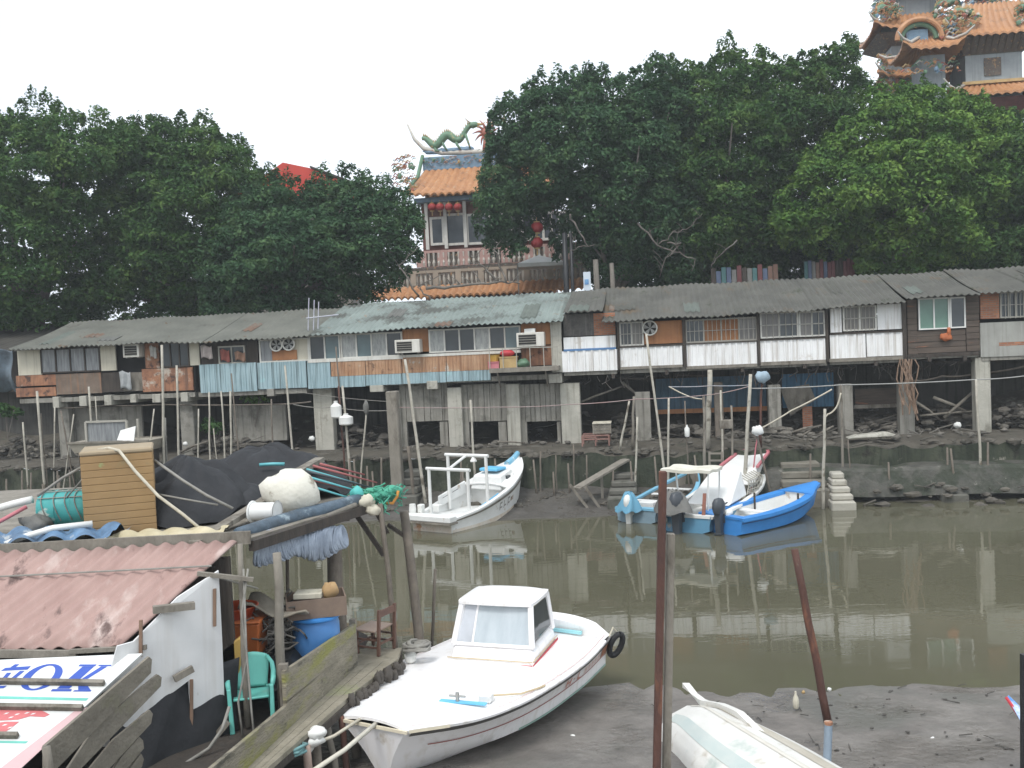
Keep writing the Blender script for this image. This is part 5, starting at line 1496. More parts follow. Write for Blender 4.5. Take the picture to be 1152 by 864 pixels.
# ---- bright blue open boat
p0, p1 = gz(838, 598, 0), gz(914, 578, 0)
dv = (p1 - p0); L3 = 4.55
b3 = thing('open_boat', 'bright blue open boat with white inside, nearest the concrete block steps', 'boat', (p0.x - .72, p0.y - .12, -.06), math.atan2(dv.y, dv.x) - .06)
H3 = Hull([(0, .82, .58, .74, .12, -.1), (1.2, .90, .60, .76, .1, -.15), (2.4, .86, .68, .70, .12, -.15), (3.4, .66, .80, .46, .22, -.1), (4.0, .36, .92, .22, .38, .05), (L3, .12, 1.0, .05, .6, .3)])
mb = MB(); H3.skin(mb, 30, .15); mb.build('hull', BLUEPAINT, b3, smooth=True, local=True)
mb = MB(); H3.inner(mb, .28, 3.5, .22, .30); mb.build('inside', GELWORN, b3, local=True)
mb = MB(); H3.gunwale(mb, .24, .09, .05, 30); H3.deck(mb, 3.45, L3 - .02, .0, .02, .04, 8, 4); mb.box(-.02, .28, -.70, .70, .53, .60); mb.build('gunwale', BLUEPAINT, b3, local=True)
mb = MB()
for sg in (1, -1): H3.ribbon(mb, .02, 4.1, .30, .36, sg, .012)
mb.build('dark_line', M('dark_blue', (.03, .10, .28), None, 3, .5), b3, local=True)
mb = MB(); mb.box(1.5, 1.78, -.66, .66, .46, .5); mb.build('thwart', GELWORN, b3, local=True)
for a, sg in ((2.2, 1), (2.9, -1)): mb = MB(); mb.tube([(a, sg * .55, .33), (a, sg * .55, .92)], .035, 6); mb.build('stanchion', DARKWOOD, b3, local=True)
outboard(b3, -.02, -.05, .60, .25, OUTB, s=1.0)
mb = MB(); mb.blob((.2, -.12, .64), (.16, .1, .12), 4, .2, flat=.6); mb.build('wrapped_rag', WHITEPLASTIC, b3, smooth=True, local=True)

# ---- small pale blue boat with the covered motor
p0, p1 = gz(716, 588, 0), gz(772, 566, 0)
dv = p1 - p0; L4 = 4.6
b4 = thing('open_boat', 'pale blue open boat with its motor wrapped in a blue tarp', 'boat', (p0.x, p0.y, -.05), math.atan2(dv.y, dv.x))
H4 = Hull([(0, .72, .50, .66, .1, -.1), (1.4, .84, .52, .74, .08, -.15), (2.8, .80, .66, .64, .12, -.15), (3.8, .52, .88, .34, .28, -.05), (L4, .10, 1.12, .04, .7, .4)])
mb = MB(); H4.skin(mb, 28, .2); mb.build('hull', M('dull_blue_hull', (.22, .32, .38), (.16, .22, .26), 2, .6, stains=[((.42, .42, .40), 2.2, .6, .08)]), b4, smooth=True, local=True)
mb = MB(); H4.inner(mb, .25, 4.3, .10, .22); mb.build('inside', GREYWOOD, b4, local=True)
mb = MB(); H4.gunwale(mb, .12, .06, .03, 28); mb.box(-.03, .25, -.68, .68, .45, .52); mb.build('gunwale', PALEBLUE, b4, local=True)
mb = MB(); mb.tube([(L4 - .1, 0, 1.0), (L4, 0, 1.35)], [.06, .04], 6); mb.build('stem_post', PALEBLUE, b4, local=True)
mb = MB()
for a in (1.2, 2.2, 3.1): mb.box(a, a + .22, -.66 + .1 * (a - 1), .66 - .1 * (a - 1), .44 + .06 * a, .47 + .06 * a)
mb.build('thwart', GELWORN, b4, local=True)
mb = MB(); mb.box(.5, .95, -.35, .2, .23, .62); mb.build('fish_box', GELWORN, b4, local=True, bevel=.02)
mb = MB(); mb.box(1.0, 1.4, -.55, -.25, .23, .6); mb.build('red_crate', REDPALE, b4, local=True)
outboard(b4, -.02, .18, .48, .1, WHITEPLASTIC, s=.9)
mb = MB()
def cov(u, v):
    th = 2 * math.pi * u
    r = (.10 + .30 * v ** .7) * (1 + .16 * math.sin(th * 5 + v * 3))
    return (-.08 + r * .95 * math.cos(th), .2 + r * math.sin(th), 1.02 - .58 * v + .04 * math.sin(th * 7))
mb.grid(cov, 30, 8); mb.blob((-.08, .2, 1.0), (.12, .1, .05), 1, .1, 8, 5)
solo_cov = mb.build('motor_cover', BLUETARP, b4, smooth='all', local=True)

# ---- cream boat with canopy, screen and red trimmed bow
p0, p1 = gz(771, 599, 0), gz(838, 567, 0)
dv = p1 - p0; L5 = 6.3
b5 = thing('canopy_boat', 'blue hulled boat with flat white canopy, white sloping screen and red trimmed bow', 'boat', (p0.x, p0.y, -.05), math.atan2(dv.y, dv.x))
H5 = Hull([(0, .84, .55, .76, .12, -.1), (1.6, .98, .58, .86, .1, -.18), (3.4, 1.0, .74, .82, .14, -.18), (5.0, .76, .92, .5, .3, -.05), (L5, .34, 1.25, .2, .6, .3)])
mb = MB(); H5.skin(mb, 30, .2); mb.build('hull', M('mid_blue_hull', (.12, .30, .44), (.09, .22, .34), 2, .5, stains=[((.42, .40, .36), 2.4, .62, .08)]), b5, smooth=True, local=True)
mb = MB(); H5.inner(mb, .2, 5.5, .10, .25); mb.build('inside', GELWORN, b5, local=True)
mb = MB(); H5.gunwale(mb, .12, .06, .03, 30); mb.box(-.03, .2, -.8, .8, .5, .58); mb.build('gunwale', GELWORN, b5, local=True)
mb = MB(); mb.hexa([(1.5, -.82, .62), (3.0, -.86, .72), (3.0, .60, .72), (1.5, .60, .62), (2.95, -.66, 1.5), (3.1, -.66, 1.5), (3.1, .30, 1.5), (2.95, .30, 1.5)]); mb.build('sloping_screen', GELWORN, b5, local=True, bevel=.04)
ca0, ca1 = 1.0, 3.4
mb = MB()
def canf(u, v): return (.7 + 1.05 * v, -.55 + 1.6 * u, 1.80 + .02 * math.sin(u * 9) + .02 * math.sin(v * 8))
mb.grid(canf, 14, 14, (0, 0, -.09)); mb.build('canopy', M('canopy_white', (.68, .66, .58), (.52, .49, .4), 2.5, .7, .2), b5, local=True)
for a, y in ((.76, .98), (.76, -.48), (1.68, .98), (1.68, -.48)):
    mb = MB(); mb.tube([(a, y * .9, .5), (a, y, 1.75)], .03, 6); mb.build('canopy_post', WHITEPLASTIC, b5, local=True)
mb = MB(); mb.hexa([(4.3, -.66, .82), (6.2, -.3, 1.2), (6.2, .3, 1.2), (4.3, .66, .82), (4.7, -.6, 1.38), (6.15, -.5, 1.68), (6.15, .5, 1.68), (4.7, .6, 1.38)]); mb.build('bow_shield', GELWORN, b5, local=True, bevel=.04)
mb = MB(); mb.bar((4.66, -.64, 1.40), (6.2, -.53, 1.71), .09, .07); mb.bar((4.66, .64, 1.40), (6.2, .53, 1.71), .09, .07); mb.bar((6.2, -.56, 1.71), (6.2, .56, 1.71), .10, .16); mb.build('red_edge', REDPALE, b5, local=True)
mb = MB()
q = random.Random(4)
for i in range(7):
    a = 3.0 + .22 * i
    mb.tube([(a, -.86, .75), (a + .05, -.92, 1.15), (a + .2, -.55, 1.3)], .022, 5)
for i in range(9):
    z = .8 + .05 * i
    mb.tube([(3.0, -.9, z), (3.7, -.93 + q.uniform(-.05, .05), z + q.uniform(-.06, .06)), (4.4, -.82, z + .08)], .016, 5)
mb.build('side_cage', POLE_L, b5, local=True)
outboard(b5, -.02, .15, .62, .0, OUTB, s=1.25)
mb = MB()
def cov2(u, v):
    th = 2 * math.pi * u
    r = (.1 + .40 * v ** .6) * (1 + .10 * math.sin(th * 4 + v * 2))
    return (-.15 + r * 1.1 * math.cos(th), .3 + r * 1.15 * math.sin(th), 1.32 - .62 * v + .04 * math.sin(th * 5))
mb.grid(cov2, 28, 7); mb.blob((-.15, .3, 1.3), (.12, .12, .05), 1, .1, 8, 5); mb.build('motor_cover', GREYTARP, b5, smooth='all', local=True)
mb = MB(); mb.blob((-.15, .62, .42), (.13, .13, .13), 2, .05); mb.build('float_ball', WHITEPLASTIC, b5, smooth='all', local=True)
mb = MB(); mb.bar((.1, -.55, .55), (.5, -.45, 1.15), .1, .06); mb.build('rudder_head', M('rust_red_wood', (.22, .08, .05), None, 3), b5, local=True)

# ---- upturned white hull on the near mud
b6 = thing('upturned_boat', 'white boat hull lying upside down on the mud, stained and streaked', 'boat', (4.1, 10.6, .05), 0)
def upx(x, y, z, rot=math.atan2(-.93, .36), ox=2.30, oy=14.05):
    c, s = math.cos(rot), math.sin(rot)
    return (ox + c * x - s * y, oy + s * x + c * y, z)
b6.location = (3.4, 12.8, .05); ORIGIN[b6.name] = Vector(b6.location)
UPW = M('stained_white_hull', (.70, .69, .65), (.58, .565, .52), 1.1, .55, .15, stains=[((.38, .33, .25), 1.5, .57, .12), ((.42, .47, .43), .9, .6, .1), ((.22, .19, .14), 3.5, .68, .05)])
mb = MB(upx)
prof = [(-1, .0), (-.985, .20), (-.91, .37), (-.74, .50), (-.50, .585), (-.25, .63), (0, .68), (.25, .63), (.50, .585), (.74, .50), (.91, .37), (.985, .20), (1, .0)]
def uf(u, v):
    x = 4.4 * u
    w = .50 + .34 * math.sin(min(1, u * 2.0 + .02) * math.pi / 2) if u < .7 else .84 - .9 * (u - .7) ** 1.5
    k = v * 12; i = min(11, int(k)); f = k - i
    y = prof[i][0] + (prof[i + 1][0] - prof[i][0]) * f; z = prof[i][1] + (prof[i + 1][1] - prof[i][1]) * f
    rise = min(1, .78 + u * 2)
    return (x, y * w, .08 + 1.02 * z * rise)
mb.grid(uf, 30, 36); n0 = len(mb.v)
mb.poly([uf(0, j / 12) for j in range(13)]); mb.poly([uf(1, j / 12) for j in range(12, -1, -1)])
mb.build('hull', UPW, b6, smooth=True)
for va, vb, m_ in ((.26, .34, M('grey_green_band', (.40, .47, .45), (.52, .54, .50), 2.2, .6)), (.60, .69, M('brown_grey_band', (.34, .30, .23), (.50, .47, .40), 1.8, .6)), (.485, .515, M('worn_keel', (.50, .47, .40), (.60, .58, .52), 3, .6))):
    mb = MB(upx); mb.grid(lambda u, v: (lambda p: (p[0], p[1] * 1.002, p[2] + .007))(uf(.03 + .94 * u, va + (vb - va) * v)), 30, 4); mb.build('hull_band', m_, b6, smooth='all')
mb = MB(upx)
sk = [(-.35, .52), (-.15, .80), (.35, .72), (.9, .84), (1.5, .82)]
def skf(u, v):
    x = -.42 + 1.9 * u
    top = np.interp(x, [-.42, 0, .45, .9, 1.48], [.72, .66, .76, .80, .70]); low = np.interp(x, [-.42, 0, .45, .9, 1.48], [.79, .58, .50, .58, .66])
    return (x, .18 + .05 * math.sin(u * 3), low + (top - low) * v)
mb.grid(skf, 20, 4, (.05, .09, 0)); mb.build('skeg', UPW, b6, smooth=True)
mb = MB(upx)
for sg in (1, -1):
    rows = [upx(4.4 * i / 20, 0, 0) for i in range(21)]
    pts = []
    for i in range(21):
        u = i / 20
        p = uf(u, 0 if sg < 0 else 1); pts.append((p[0], p[1] * 1.03, p[2] + .03))
    mb2 = MB(upx); mb2.tube(pts, .045, 6); mb2.build('gunwale_rail', UPW, b6, smooth='all')

# ------------------------------------------------------------------ poles along the far bank
def pole(xt, yt, xb, yb, n, r, mat, label, name='pole', z_low=None, taper=.8):
    (s0, z0), (s1, z1) = fac(xb, yb, n), fac(xt, yt, n)
    zl = z_low if z_low is not None else (1.8 if n > -2.1 else -.4)
    if zl < z0: s0 += (s0 - s1) / max(.1, z1 - z0) * (z0 - zl); z0 = zl
    mb = MB(W)
    k = 6
    q = random.Random(int(xt * 7 + yt))
    pts = [(s0 + (s1 - s0) * i / k + q.uniform(-.015, .015), n + q.uniform(-.01, .01), z0 + (z1 - z0) * i / k) for i in range(k + 1)]
    r *= .82
    mb.tube(pts, [r * (1 - (1 - taper) * i / k) for i in range(k + 1)], 7)
    return solo(mb, name, label, 'pole', mat, smooth='all')

PL = [
 (26, 475, 31, 545, -2.6, .05, POLE_L, 'short pale pole standing apart in the mud under the tarpaulin'),
 (41.5, 440, 50, 545, -2.6, .07, POLE_L, 'stout grey pole at the corner of the cream panelled shack'),
 (46, 465, 51, 520, -2.5, .035, POLE_D, 'thin dark stick crossing behind the stout corner pole'),
 (61, 458, 61, 512, -2.2, .04, POLE_L, 'thin upright stick below the first pale beam end'),
 (68, 462, 76, 505, -2.2, .045, POLE_D, 'dark stick leaning towards the moored skiff'),
 (83, 466, 78, 502, -2.9, .035, POLE_L, 'short stick propped on the end of the moored skiff'),
 (100, 435, 103.5, 500, -3.0, .055, POLE_L, 'pale pole rising in front of the skiff with the white sheet'),
 (107, 446, 109, 475, -2.9, .03, POLE_L, 'very thin stick behind the pale pole of the moored skiff'),
 (173, 460, 169, 500, -2.9, .04, POLE_L, 'short stick leaning at the far end of the moored skiff'),
 (182, 388, 184.5, 516, -2.4, .07, POLE_L, 'tallest pale pole before the cream panelled shack, reaching its eave'),
 (186, 470, 187, 512, -2.2, .05, ROPEGREY, 'short brown stake at the foot of the tallest pale pole'),
 (199, 411, 201, 516, -2.4, .06, POLE_L, 'white pole before the rusty boards of the cream panelled shack'),
 (223, 460, 223, 515, -2.4, .04, POLE_L, 'short pole below the end of the teal sheet'),
 (235, 441, 236, 510, -2.4, .045, POLE_L, 'pole under the teal sheet, first of three close together'),
 (249, 440, 253, 511, -2.4, .045, POLE_L, 'leaning pole under the teal sheet, second of three close together'),
 (259, 440, 260.5, 514, -2.4, .055, POLE_L, 'thickest of the three poles close together under the teal sheet'),
 (260, 420, 270, 522, -2.6, .04, POLE_D, 'dark slanting pole crossing the teal sheet'),
 (240, 482, 243, 510, -2.3, .03, POLE_L, 'stub of a stick between the poles under the teal sheet'),
 (305, 449, 307, 508, -2.3, .045, POLE_D, 'grey pole before the low concrete wall under the teal sheet'),
 (321, 411, 329, 508, -2.4, .055, POLE_L, 'white pole slanting past the end of the teal sheet'),
 (378, 390, 387, 505, -2.4, .04, POLE_D, 'long thin pole passing the first pane of the window band'),
 (381, 434, 388, 530, -2.7, .05, RUSTPOST, 'brown pole beside the pole carrying white plastic jugs'),
 (385, 434, 394, 533, -2.8, .065, POLE_L, 'pale pole carrying two white plastic jugs'),
 (413, 455, 406, 536, -2.8, .045, POLE_L, 'pole leaning towards the jug pole, rag tied at its top'),
 (456, 404, 479, 566, -3.4, .075, POLE_L, 'long pale pole leaning across the rusting blue sheet down to the fishing boat'),
 (529, 450, 534, 530, -2.5, .06, POLE_L, 'pale pole before the second dark opening of the concrete apron'),
 (459, 502, 466, 560, -3.2, .09, POLE_D, 'thick dark mooring stake beside the fishing boat stern'),
 (727, 375, 746, 522, -2.4, .06, POLE_L, 'tall thin white pole leaning over the brick and white bay'),
 (708, 451, 699, 497, -1.6, .055, POLE_L, 'leaning prop beside the narrow concrete pillar'),
 (713, 446, 711.5, 498, -1.5, .07, GREYWOOD, 'upright timber prop touching the narrow concrete pillar'),
 (716.5, 469, 714, 566, -3.0, .05, POLE_L, 'thin stake rising from the mud by the dark stair'),
 (752, 448, 751.5, 522, -2.4, .055, POLE_L, 'pole with a brown upper half behind the boat canopy'),
 (770, 451, 774, 522, -2.3, .035, POLE_D, 'thin dark pole with a white bottle hung on it'),
 (799, 416, 796, 492, -1.8, .13, POLE_L, 'thick pale bare log standing among thinner poles'),
 (792, 446, 793, 524, -2.4, .08, GREYWOOD, 'weathered post with a small ladder frame'),
 (811, 439, 813, 524, -2.5, .05, POLE_L, 'straight pale pole with a wooden box lashed to it'),
 (823, 456, 824, 524, -2.3, .055, GREYWOOD, 'grey post paired with the pole carrying a box'),
 (844, 421, 836, 576, -3.6, .085, POLE_L, 'long thick white pole standing beside the red trimmed bow'),
 (857, 420, 855.5, 500, -2.0, .06, RUSTPOST, 'rusty brown pole with rags wrapped round its top'),
 (851, 486, 868, 562, -3.6, .055, POLE_D, 'slanting dark stick of the tied pair above the red trimmed bow'),
 (853, 486, 847, 530, -3.6, .035, REDPALE, 'short reddish stick of the tied pair above the red trimmed bow'),
 (927.5, 460, 926, 582, -4.2, .07, POLE_L, 'mooring pole at the bow of the bright blue boat'),
 (946, 433, 948, 535, -2.6, .06, GREYWOOD, 'grey pole close before a square pillar, taking the slack rope'),
 (954, 495, 957, 545, -2.8, .035, POLE_D, 'thin stake behind the white block steps'),
 (1098, 427, 1104, 540, -2.8, .06, POLE_L, 'lone white pole standing before the thick pillar of the brick house'),
 (480, 548, 482, 560, -3.0, .04, POLE_D, 'low stump close to the gantry boat'),
 (645, 500, 646, 545, -2.6, .04, POLE_D, 'stake in the mossy wall below the big pillar'),
 (660, 512, 660, 548, -2.7, .04, POLE_D, 'stake in the mossy wall just before the gangplank'),
 (608, 508, 608, 540, -2.6, .045, POLE_D, 'dark stake in the mossy wall behind the fishing boat bow'),
 (625, 512, 626, 545, -2.7, .035, POLE_D, 'thin stake leaning on the mossy wall near the bow of the fishing boat'),
]
for a in PL: pole(*a)
mb = MB(W)     # the square timber pile
(s0, z0), (s1, z1) = fac(449, 565, -3.0), fac(441, 440, -3.0)
mb.bar((s0, -3.0, -.3), (s1, -3.0, z1), .40, .36)
solo(mb, 'timber_pile', 'massive weathered square timber pile beside the concrete apron', 'pile', GREYWOOD, bevel=.03)
# jugs, rags, bottle and box hung on the poles
def hung(name, cat, label, x, y, n, r, mat, seed=1):
    s, z = fac(x, y, n); mb = MB(W); mb.blob((s, n - .12, z), r, seed, .22); return solo(mb, name, label, cat, mat, smooth='all')
def jug(label, x, y, n, h, w):
    s, z = fac(x, y, n); mb = MB(W); mb.lathe([(w * .7, 0), (w, .05), (w, h * .7), (w * .35, h * .88), (w * .35, h)], (s, n - .15, z), 12)
    return solo(mb, 'plastic_jug', label, 'jug', WHITEPLASTIC, smooth=True)
jug('upper white plastic jug tied to the pale pole under the window band', 380, 470, -2.8, .62, .2)
jug('lower tilted white jug tied beside the upper one', 391, 478, -2.8, .42, .26)
jug('small white bottle hung on a thin dark pole under the barred bays', 773, 491, -2.3, .42, .09)
hung('rag', 'rag', 'pale rag knotted where the tied sticks meet above the red trimmed bow', 852, 484, -3.6, (.2, .12, .16), WHITEPLASTIC, 2)
hung('rag', 'rag', 'blue grey rag wrapped round the top of the rusty pole', 857, 424, -2.0, (.24, .14, .2), M('rag_blue', (.35, .45, .52), (.2, .26, .3), 5), 3)
hung('rag', 'rag', 'brown rag on top of the pole leaning towards the jug pole', 413, 458, -2.8, (.1, .08, .25), GREYTARP, 4)
s, z = fac(817, 482, -2.4); mb = MB(W); mb.box(s - .22, s + .22, -2.55, -2.2, z, z + .3); solo(mb, 'wooden_box', 'small wooden box lashed between the paired poles', 'box', GREYWOOD, bevel=.015)
mb = MB(W)
for dx in (798, 812): a, zb1 = fac(dx, 535, -2.6); b, zt1 = fac(dx, 508, -2.6); mb.bar((a, -2.6, zb1 - .5), (b, -2.6, zt1), .07)
for y in (510, 518, 526): a, z = fac(798, y, -2.6); b, z2 = fac(812, y, -2.6); mb.bar((a, -2.62, z), (b, -2.62, z2), .06)
solo(mb, 'ladder', 'small crude grey ladder at the ledge edge behind the canopy boat', 'ladder', GREYWOOD)

# ------------------------------------------------------------------ wall units, antenna, things on the shelf
def aircon(label, x0, y0, x1, y1, n=-.5):
    s0, s1, z0, z1 = rect(x0, y0, x1, y1, n)
    t = thing('air_conditioner', label, 'air conditioner', W((s0 + s1) / 2, n + .3, z0))
    mb = MB(W); mb.box(s0, s1, n, n + .5, z0, z1); mb.build('casing', M('ac_casing', (.66, .64, .58), (.55, .53, .47), 3, .5, streak=((.35, .3, .24), .5)), t, bevel=.015)
    mb = MB(W); mb.box(s0 + .08, s1 - .3 if s1 - s0 > .8 else s1 - .08, n - .012, n - .003, z0 + .07, z1 - .07)
    mb.build('grille', DARK, t)
    mb = MB(W)
    for k in range(5): z = z0 + .08 + (z1 - z0 - .16) * k / 4; mb.box(s0 + .08, s1 - .3 if s1 - s0 > .8 else s1 - .08, n - .022, n - .014, z - .008, z + .008)
    mb.build('louvre', FRAMEGREY, t)
    mb = MB(W); mb.bar((s0 + .1, n + .05, z0 - .02), (s0 + .1, n + .5, z0 - .02), .03); mb.bar((s1 - .1, n + .05, z0 - .02), (s1 - .1, n + .5, z0 - .02), .03); mb.build('bracket', FRAMEGREY, t)
aircon('boxy white air conditioner in the long window band, over rusting sheet', 444, 382, 472, 397)
aircon('white air conditioner above the balcony shelf with crates', 581, 374, 612, 390)
aircon('small air conditioner high under the eave of the cream panelled shack', 138, 387, 156, 402, -.3)
mb = MB(W); s, z = fac(596, 371.5, -.3); mb.box(s - .2, s + .2, -.4, -.1, z - .08, z + .06); solo(mb, 'white_tray', 'white tray lying on top of the air conditioner above the shelf', 'tray', WHITEPLASTIC)
def fanthing(label, x, y, n, r):
    s, z = fac(x, y, n)
    t = thing('exhaust_fan', label, 'fan', W(s, n, z - r))
    mb = MB(W); ring_ = [(s + r * math.cos(a), n - .05, z + r * math.sin(a)) for a in np.linspace(0, 2 * math.pi, 21)]
    mb.tube(ring_, .03, 6, cap=False); mb.build('rim', FRAMEWHITE, t)
    mb = MB(W)
    for k in range(5):
        a = k * 2 * math.pi / 5
        mb.hexa([(s, n - .02, z), (s + r * .9 * math.cos(a), n - .05, z + r * .9 * math.sin(a)), (s + r * .9 * math.cos(a + .7), n - .02, z + r * .9 * math.sin(a + .7)), (s + .02, n - .01, z), (s, n - .01, z), (s + r * .9 * math.cos(a), n - .04, z + r * .9 * math.sin(a)), (s + r * .9 * math.cos(a + .7), n - .01, z + r * .9 * math.sin(a + .7)), (s + .02, n, z)])
    mb.build('blade', M('fan_blade', (.3, .3, .28), None, 4, .5), t)
    mb = MB(W); mb.lathe([(r * .97, n + .01), (r * .97, n + .02)], (s, 0, z), 20, axis='y'); mb.build('back_plate', DARK, t)
fanthing('round exhaust fan on the orange board of the barred bays', 731, 369, -.1, .26)
fanthing('exhaust fan above the orange panel, nearer the laundry window', 311, 388, -.12, .24)
fanthing('exhaust fan above the orange panel, nearer the white window band', 325, 387, -.12, .24)
mb = MB(W)
for x in (346, 352, 357): (a, z), (b, z2) = fac(x, 376, .3), fac(x + 1.5, 335 + (x - 346) * .4, .3); mb.tube([(a, .3, z - .2), (b, .3, z2)], .022, 5)
(a, z), (b, z2) = fac(345, 358, .3), fac(381, 354, .3); mb.tube([(a, .26, z), (b, .26, z2)], .022, 5)
solo(mb, 'antenna', 'thin mauve and white aerial frame standing on the roof edge', 'antenna', M('antenna_paint', (.40, .40, .50), (.5, .5, .52), 3, .5))
z = SHELF_Z
def shelfthing(name, cat, label, fn, mat): mb = MB(W); fn(mb); return solo(mb, name, label, cat, mat, smooth='all' if 'ball' in name or 'cloth' in name else False, bevel=0)
def ss_(x): return fs(x, -.4, 408)
shelfthing('crate', 'crate', 'yellow plastic crate on the balcony shelf', lambda m: (m.box(ss_(563), ss_(582), -.6, -.2, z, z + .36), m.box(ss_(563) - .02, ss_(582) + .02, -.62, -.18, z + .37, z + .42)), PORC_Y)
shelfthing('crate', 'crate', 'low red crate on the balcony shelf beside the yellow one', lambda m: (m.box(ss_(550), ss_(562), -.6, -.2, z, z + .2), m.box(ss_(550) - .01, ss_(562) + .01, -.62, -.18, z + .21, z + .25)), REDPALE)
shelfthing('crate', 'crate', 'yellow orange tub stacked on the low red crate', lambda m: m.lathe([(.16, 0), (.22, .24), (.24, .25)], (ss_(556.5), -.4, z + .255), 12), M('tub_orange', (.62, .38, .08), None, 3, .5))
shelfthing('red_ball', 'basin', 'round red basin topping the yellow crate', lambda m: m.blob((ss_(571), -.4, z + .54), (.28, .2, .13), 3, .05), REDTRIM)
shelfthing('green_cloth', 'cloth', 'green cloth heaped on the shelf below the air conditioner', lambda m: m.blob((ss_(588), -.4, z + .14), (.26, .18, .16), 5, .25), PORC_G)
s, z9 = fac(1064, 379, -.05); mb = MB(W); mb.blob((s, -.08, z9), (.22, .07, .14), 2, .2); mb.blob((s + .1, -.08, z9 + .18), (.07, .06, .16), 3, .2); solo(mb, 'hanging_ornament', 'orange bird shaped ornament hanging below the green window', 'ornament', M('ornament_orange', (.50, .16, .06), (.35, .1, .04), 5, .7), smooth='all')
q = random.Random(3)
for i, (x, y, w, h, c, lab) in enumerate(((141, 428, .5, .7, (.42, .44, .44), 'grey white cloth drying below the small air conditioner'), (253, 400, .4, .45, (.30, .10, .08), 'red shirt drying in the dark wall above the teal sheet'), (232, 396, .5, .5, (.52, .45, .42), 'pinkish laundry bunched at the corner above the teal sheet'), (270, 401, .45, .35, (.26, .15, .10), 'orange brown cloth drying beside the red shirt'), (172, 396, .3, .45, (.5, .48, .44), 'white cloth on the rusty panel above the bent branches'))):
    s, z_ = fac(x, y, -.15); mb = MB(W)
    mb.grid(lambda u, v: (s + w * (u - .5), -.15 + .05 * math.sin(u * 11 + v * 2), z_ + h * (.5 - v) + .05 * math.sin(u * 6)), 14, 6, (0, .02, 0))
    solo(mb, 'laundry', lab, 'laundry', M('cloth_%s' % 'abcde'[i], c, tuple(k * .6 for k in c), 5, .9), smooth='all')

# ------------------------------------------------------------------ under the houses: tarps, planks, debris on the ledge
TB = M('dark_blue_sheet', (.085, .16, .22), (.05, .09, .13), 2, .7, .1, streak=((.04, .06, .07), .8))
def sheetpanel(name, cat, lab, x0, y0, x1, y1, n, mat, rib=None):
    s0, s1, z0, z1 = rect(x0, y0, x1, y1, n); mb = MB(W)
    if rib: corr_panel(mb, s0, s1, z0, z1, n, *rib)
    else: mb.box(s0, s1, n, n + .05, z0, z1)
    return solo(mb, name, lab, cat, mat)
sheetpanel('wall_sheet', 'sheet', 'dull blue sheet hung under the barred bays, before the leaning plank sheet', 738, 424, 862, 460, 2.2, TB, (.25, .03))
sheetpanel('wall_sheet', 'sheet', 'brighter blue sheet behind the leaning grey board', 880, 420, 938, 458, 2.2, M('blue_sheet', (.10, .24, .38), (.06, .15, .24), 2, .7, .1, streak=((.04, .08, .11), .8)), (.25, .03))
sheetpanel('orange_beam', 'beam', 'orange brown timber running below the dull blue sheet', 738, 459, 863, 464, 1.9, ORANGEBOARD)
sheetpanel('brick_pier', 'pier', 'short orange brick pier under the leaning grey board', 903, 457, 914, 482, 1.3, BRICK)
mb = MB(W); p = [fac(x, y, 1.0) for x, y in ((878, 438), (910, 432), (919, 450), (890, 468))]; mb.prism([(a, 1.0 + .2 * (i > 1), b) for i, (a, b) in enumerate(p)], (0, .04, 0)); solo(mb, 'board', 'grey board leaning against the blue sheet under the houses', 'board', GREYWOOD)
sheetpanel('shelf_board', 'shelf', 'stained shelf of planks between two square pillars', 961, 455, 1012, 459, 1.2, GREYWOOD); sheetpanel('wall_sheet', 'sheet', 'dark brown board standing on the stained plank shelf', 962, 437, 1011, 455, 1.5, TIMB)
s0, s1, z0, z1 = rect(668, 476, 687, 487, -.7); t = thing('crate', 'pale slatted crate standing on a broken red frame on the ledge', 'crate', W((s0 + s1) / 2, -.5, z0))
mb = MB(W)
for k in range(3): mb.box(s0, s1, -.95, -.93, z0 + (z1 - z0) * k / 3, z0 + (z1 - z0) * (k + .8) / 3)
for k in range(4): a = s0 + (s1 - s0) * k / 3; mb.box(a - .03, a + .03, -.97, -.951, z0, z1)
mb.build('slat', GREYWOOD, t)
mb = MB(W); mb.box(s0, s1, -.92, -.3, z0, z1 - .03); mb.build('body', CONC_L, t)
mb = MB(W); mb.box(s0 - .03, s1 + .03, -1.0, -.27, z1, z1 + .04); mb.build('lid', CREAM, t)
mb = MB(W); a0 = fs(655, -.9, 490); a1 = fs(685, -.9, 490)
for zz in (2.15, z0 - .06): mb.bar((a0, -1.0, zz), (a1, -1.0, zz), .05); mb.bar((a0, -.3, zz), (a1, -.3, zz), .05)
for a in (a0, (a0 + a1) / 2, a1): mb.bar((a, -1.0, 1.9), (a, -1.0, z0 - .06), .05); mb.bar((a, -.3, 1.9), (a, -.3, z0 - .06), .05)
solo(mb, 'broken_frame', 'low reddish wooden frame on the ledge carrying a pale crate', 'frame', M('reddish_wood', (.30, .17, .14), (.2, .11, .09), 4, .8))
DEB = [(890, 487, 915, 480, .05, 'pale bent strip of wood lying beside the brick pier'), (897, 494, 913, 484, .045, 'thin stick lying across the bent strip'), (921, 489, 938, 480, .06, 'stick lying behind the rope post'),
       (1062, 470, 1095, 442, .07, 'crossed stick leaning up under the timber house, steeper one'), (1050, 447, 1093, 466, .07, 'crossed stick sloping down under the timber house'), (1030, 452, 1060, 474, .06, 'bent pale branch under the timber house near the square pillar'), (1035, 468, 1098, 463, .05, 'level rail low under the timber house'),
       (700, 430, 724, 452, .06, 'dark brace below the narrow white bay'), (640, 458, 700, 435, .05, 'thin pole sloping across the dark bay beside the big pillar'), (205, 508, 232, 497, .05, 'stick lying on the ledge below the rusty boards'), (560, 497, 590, 499, .04, 'low batten at the foot of the apron')]
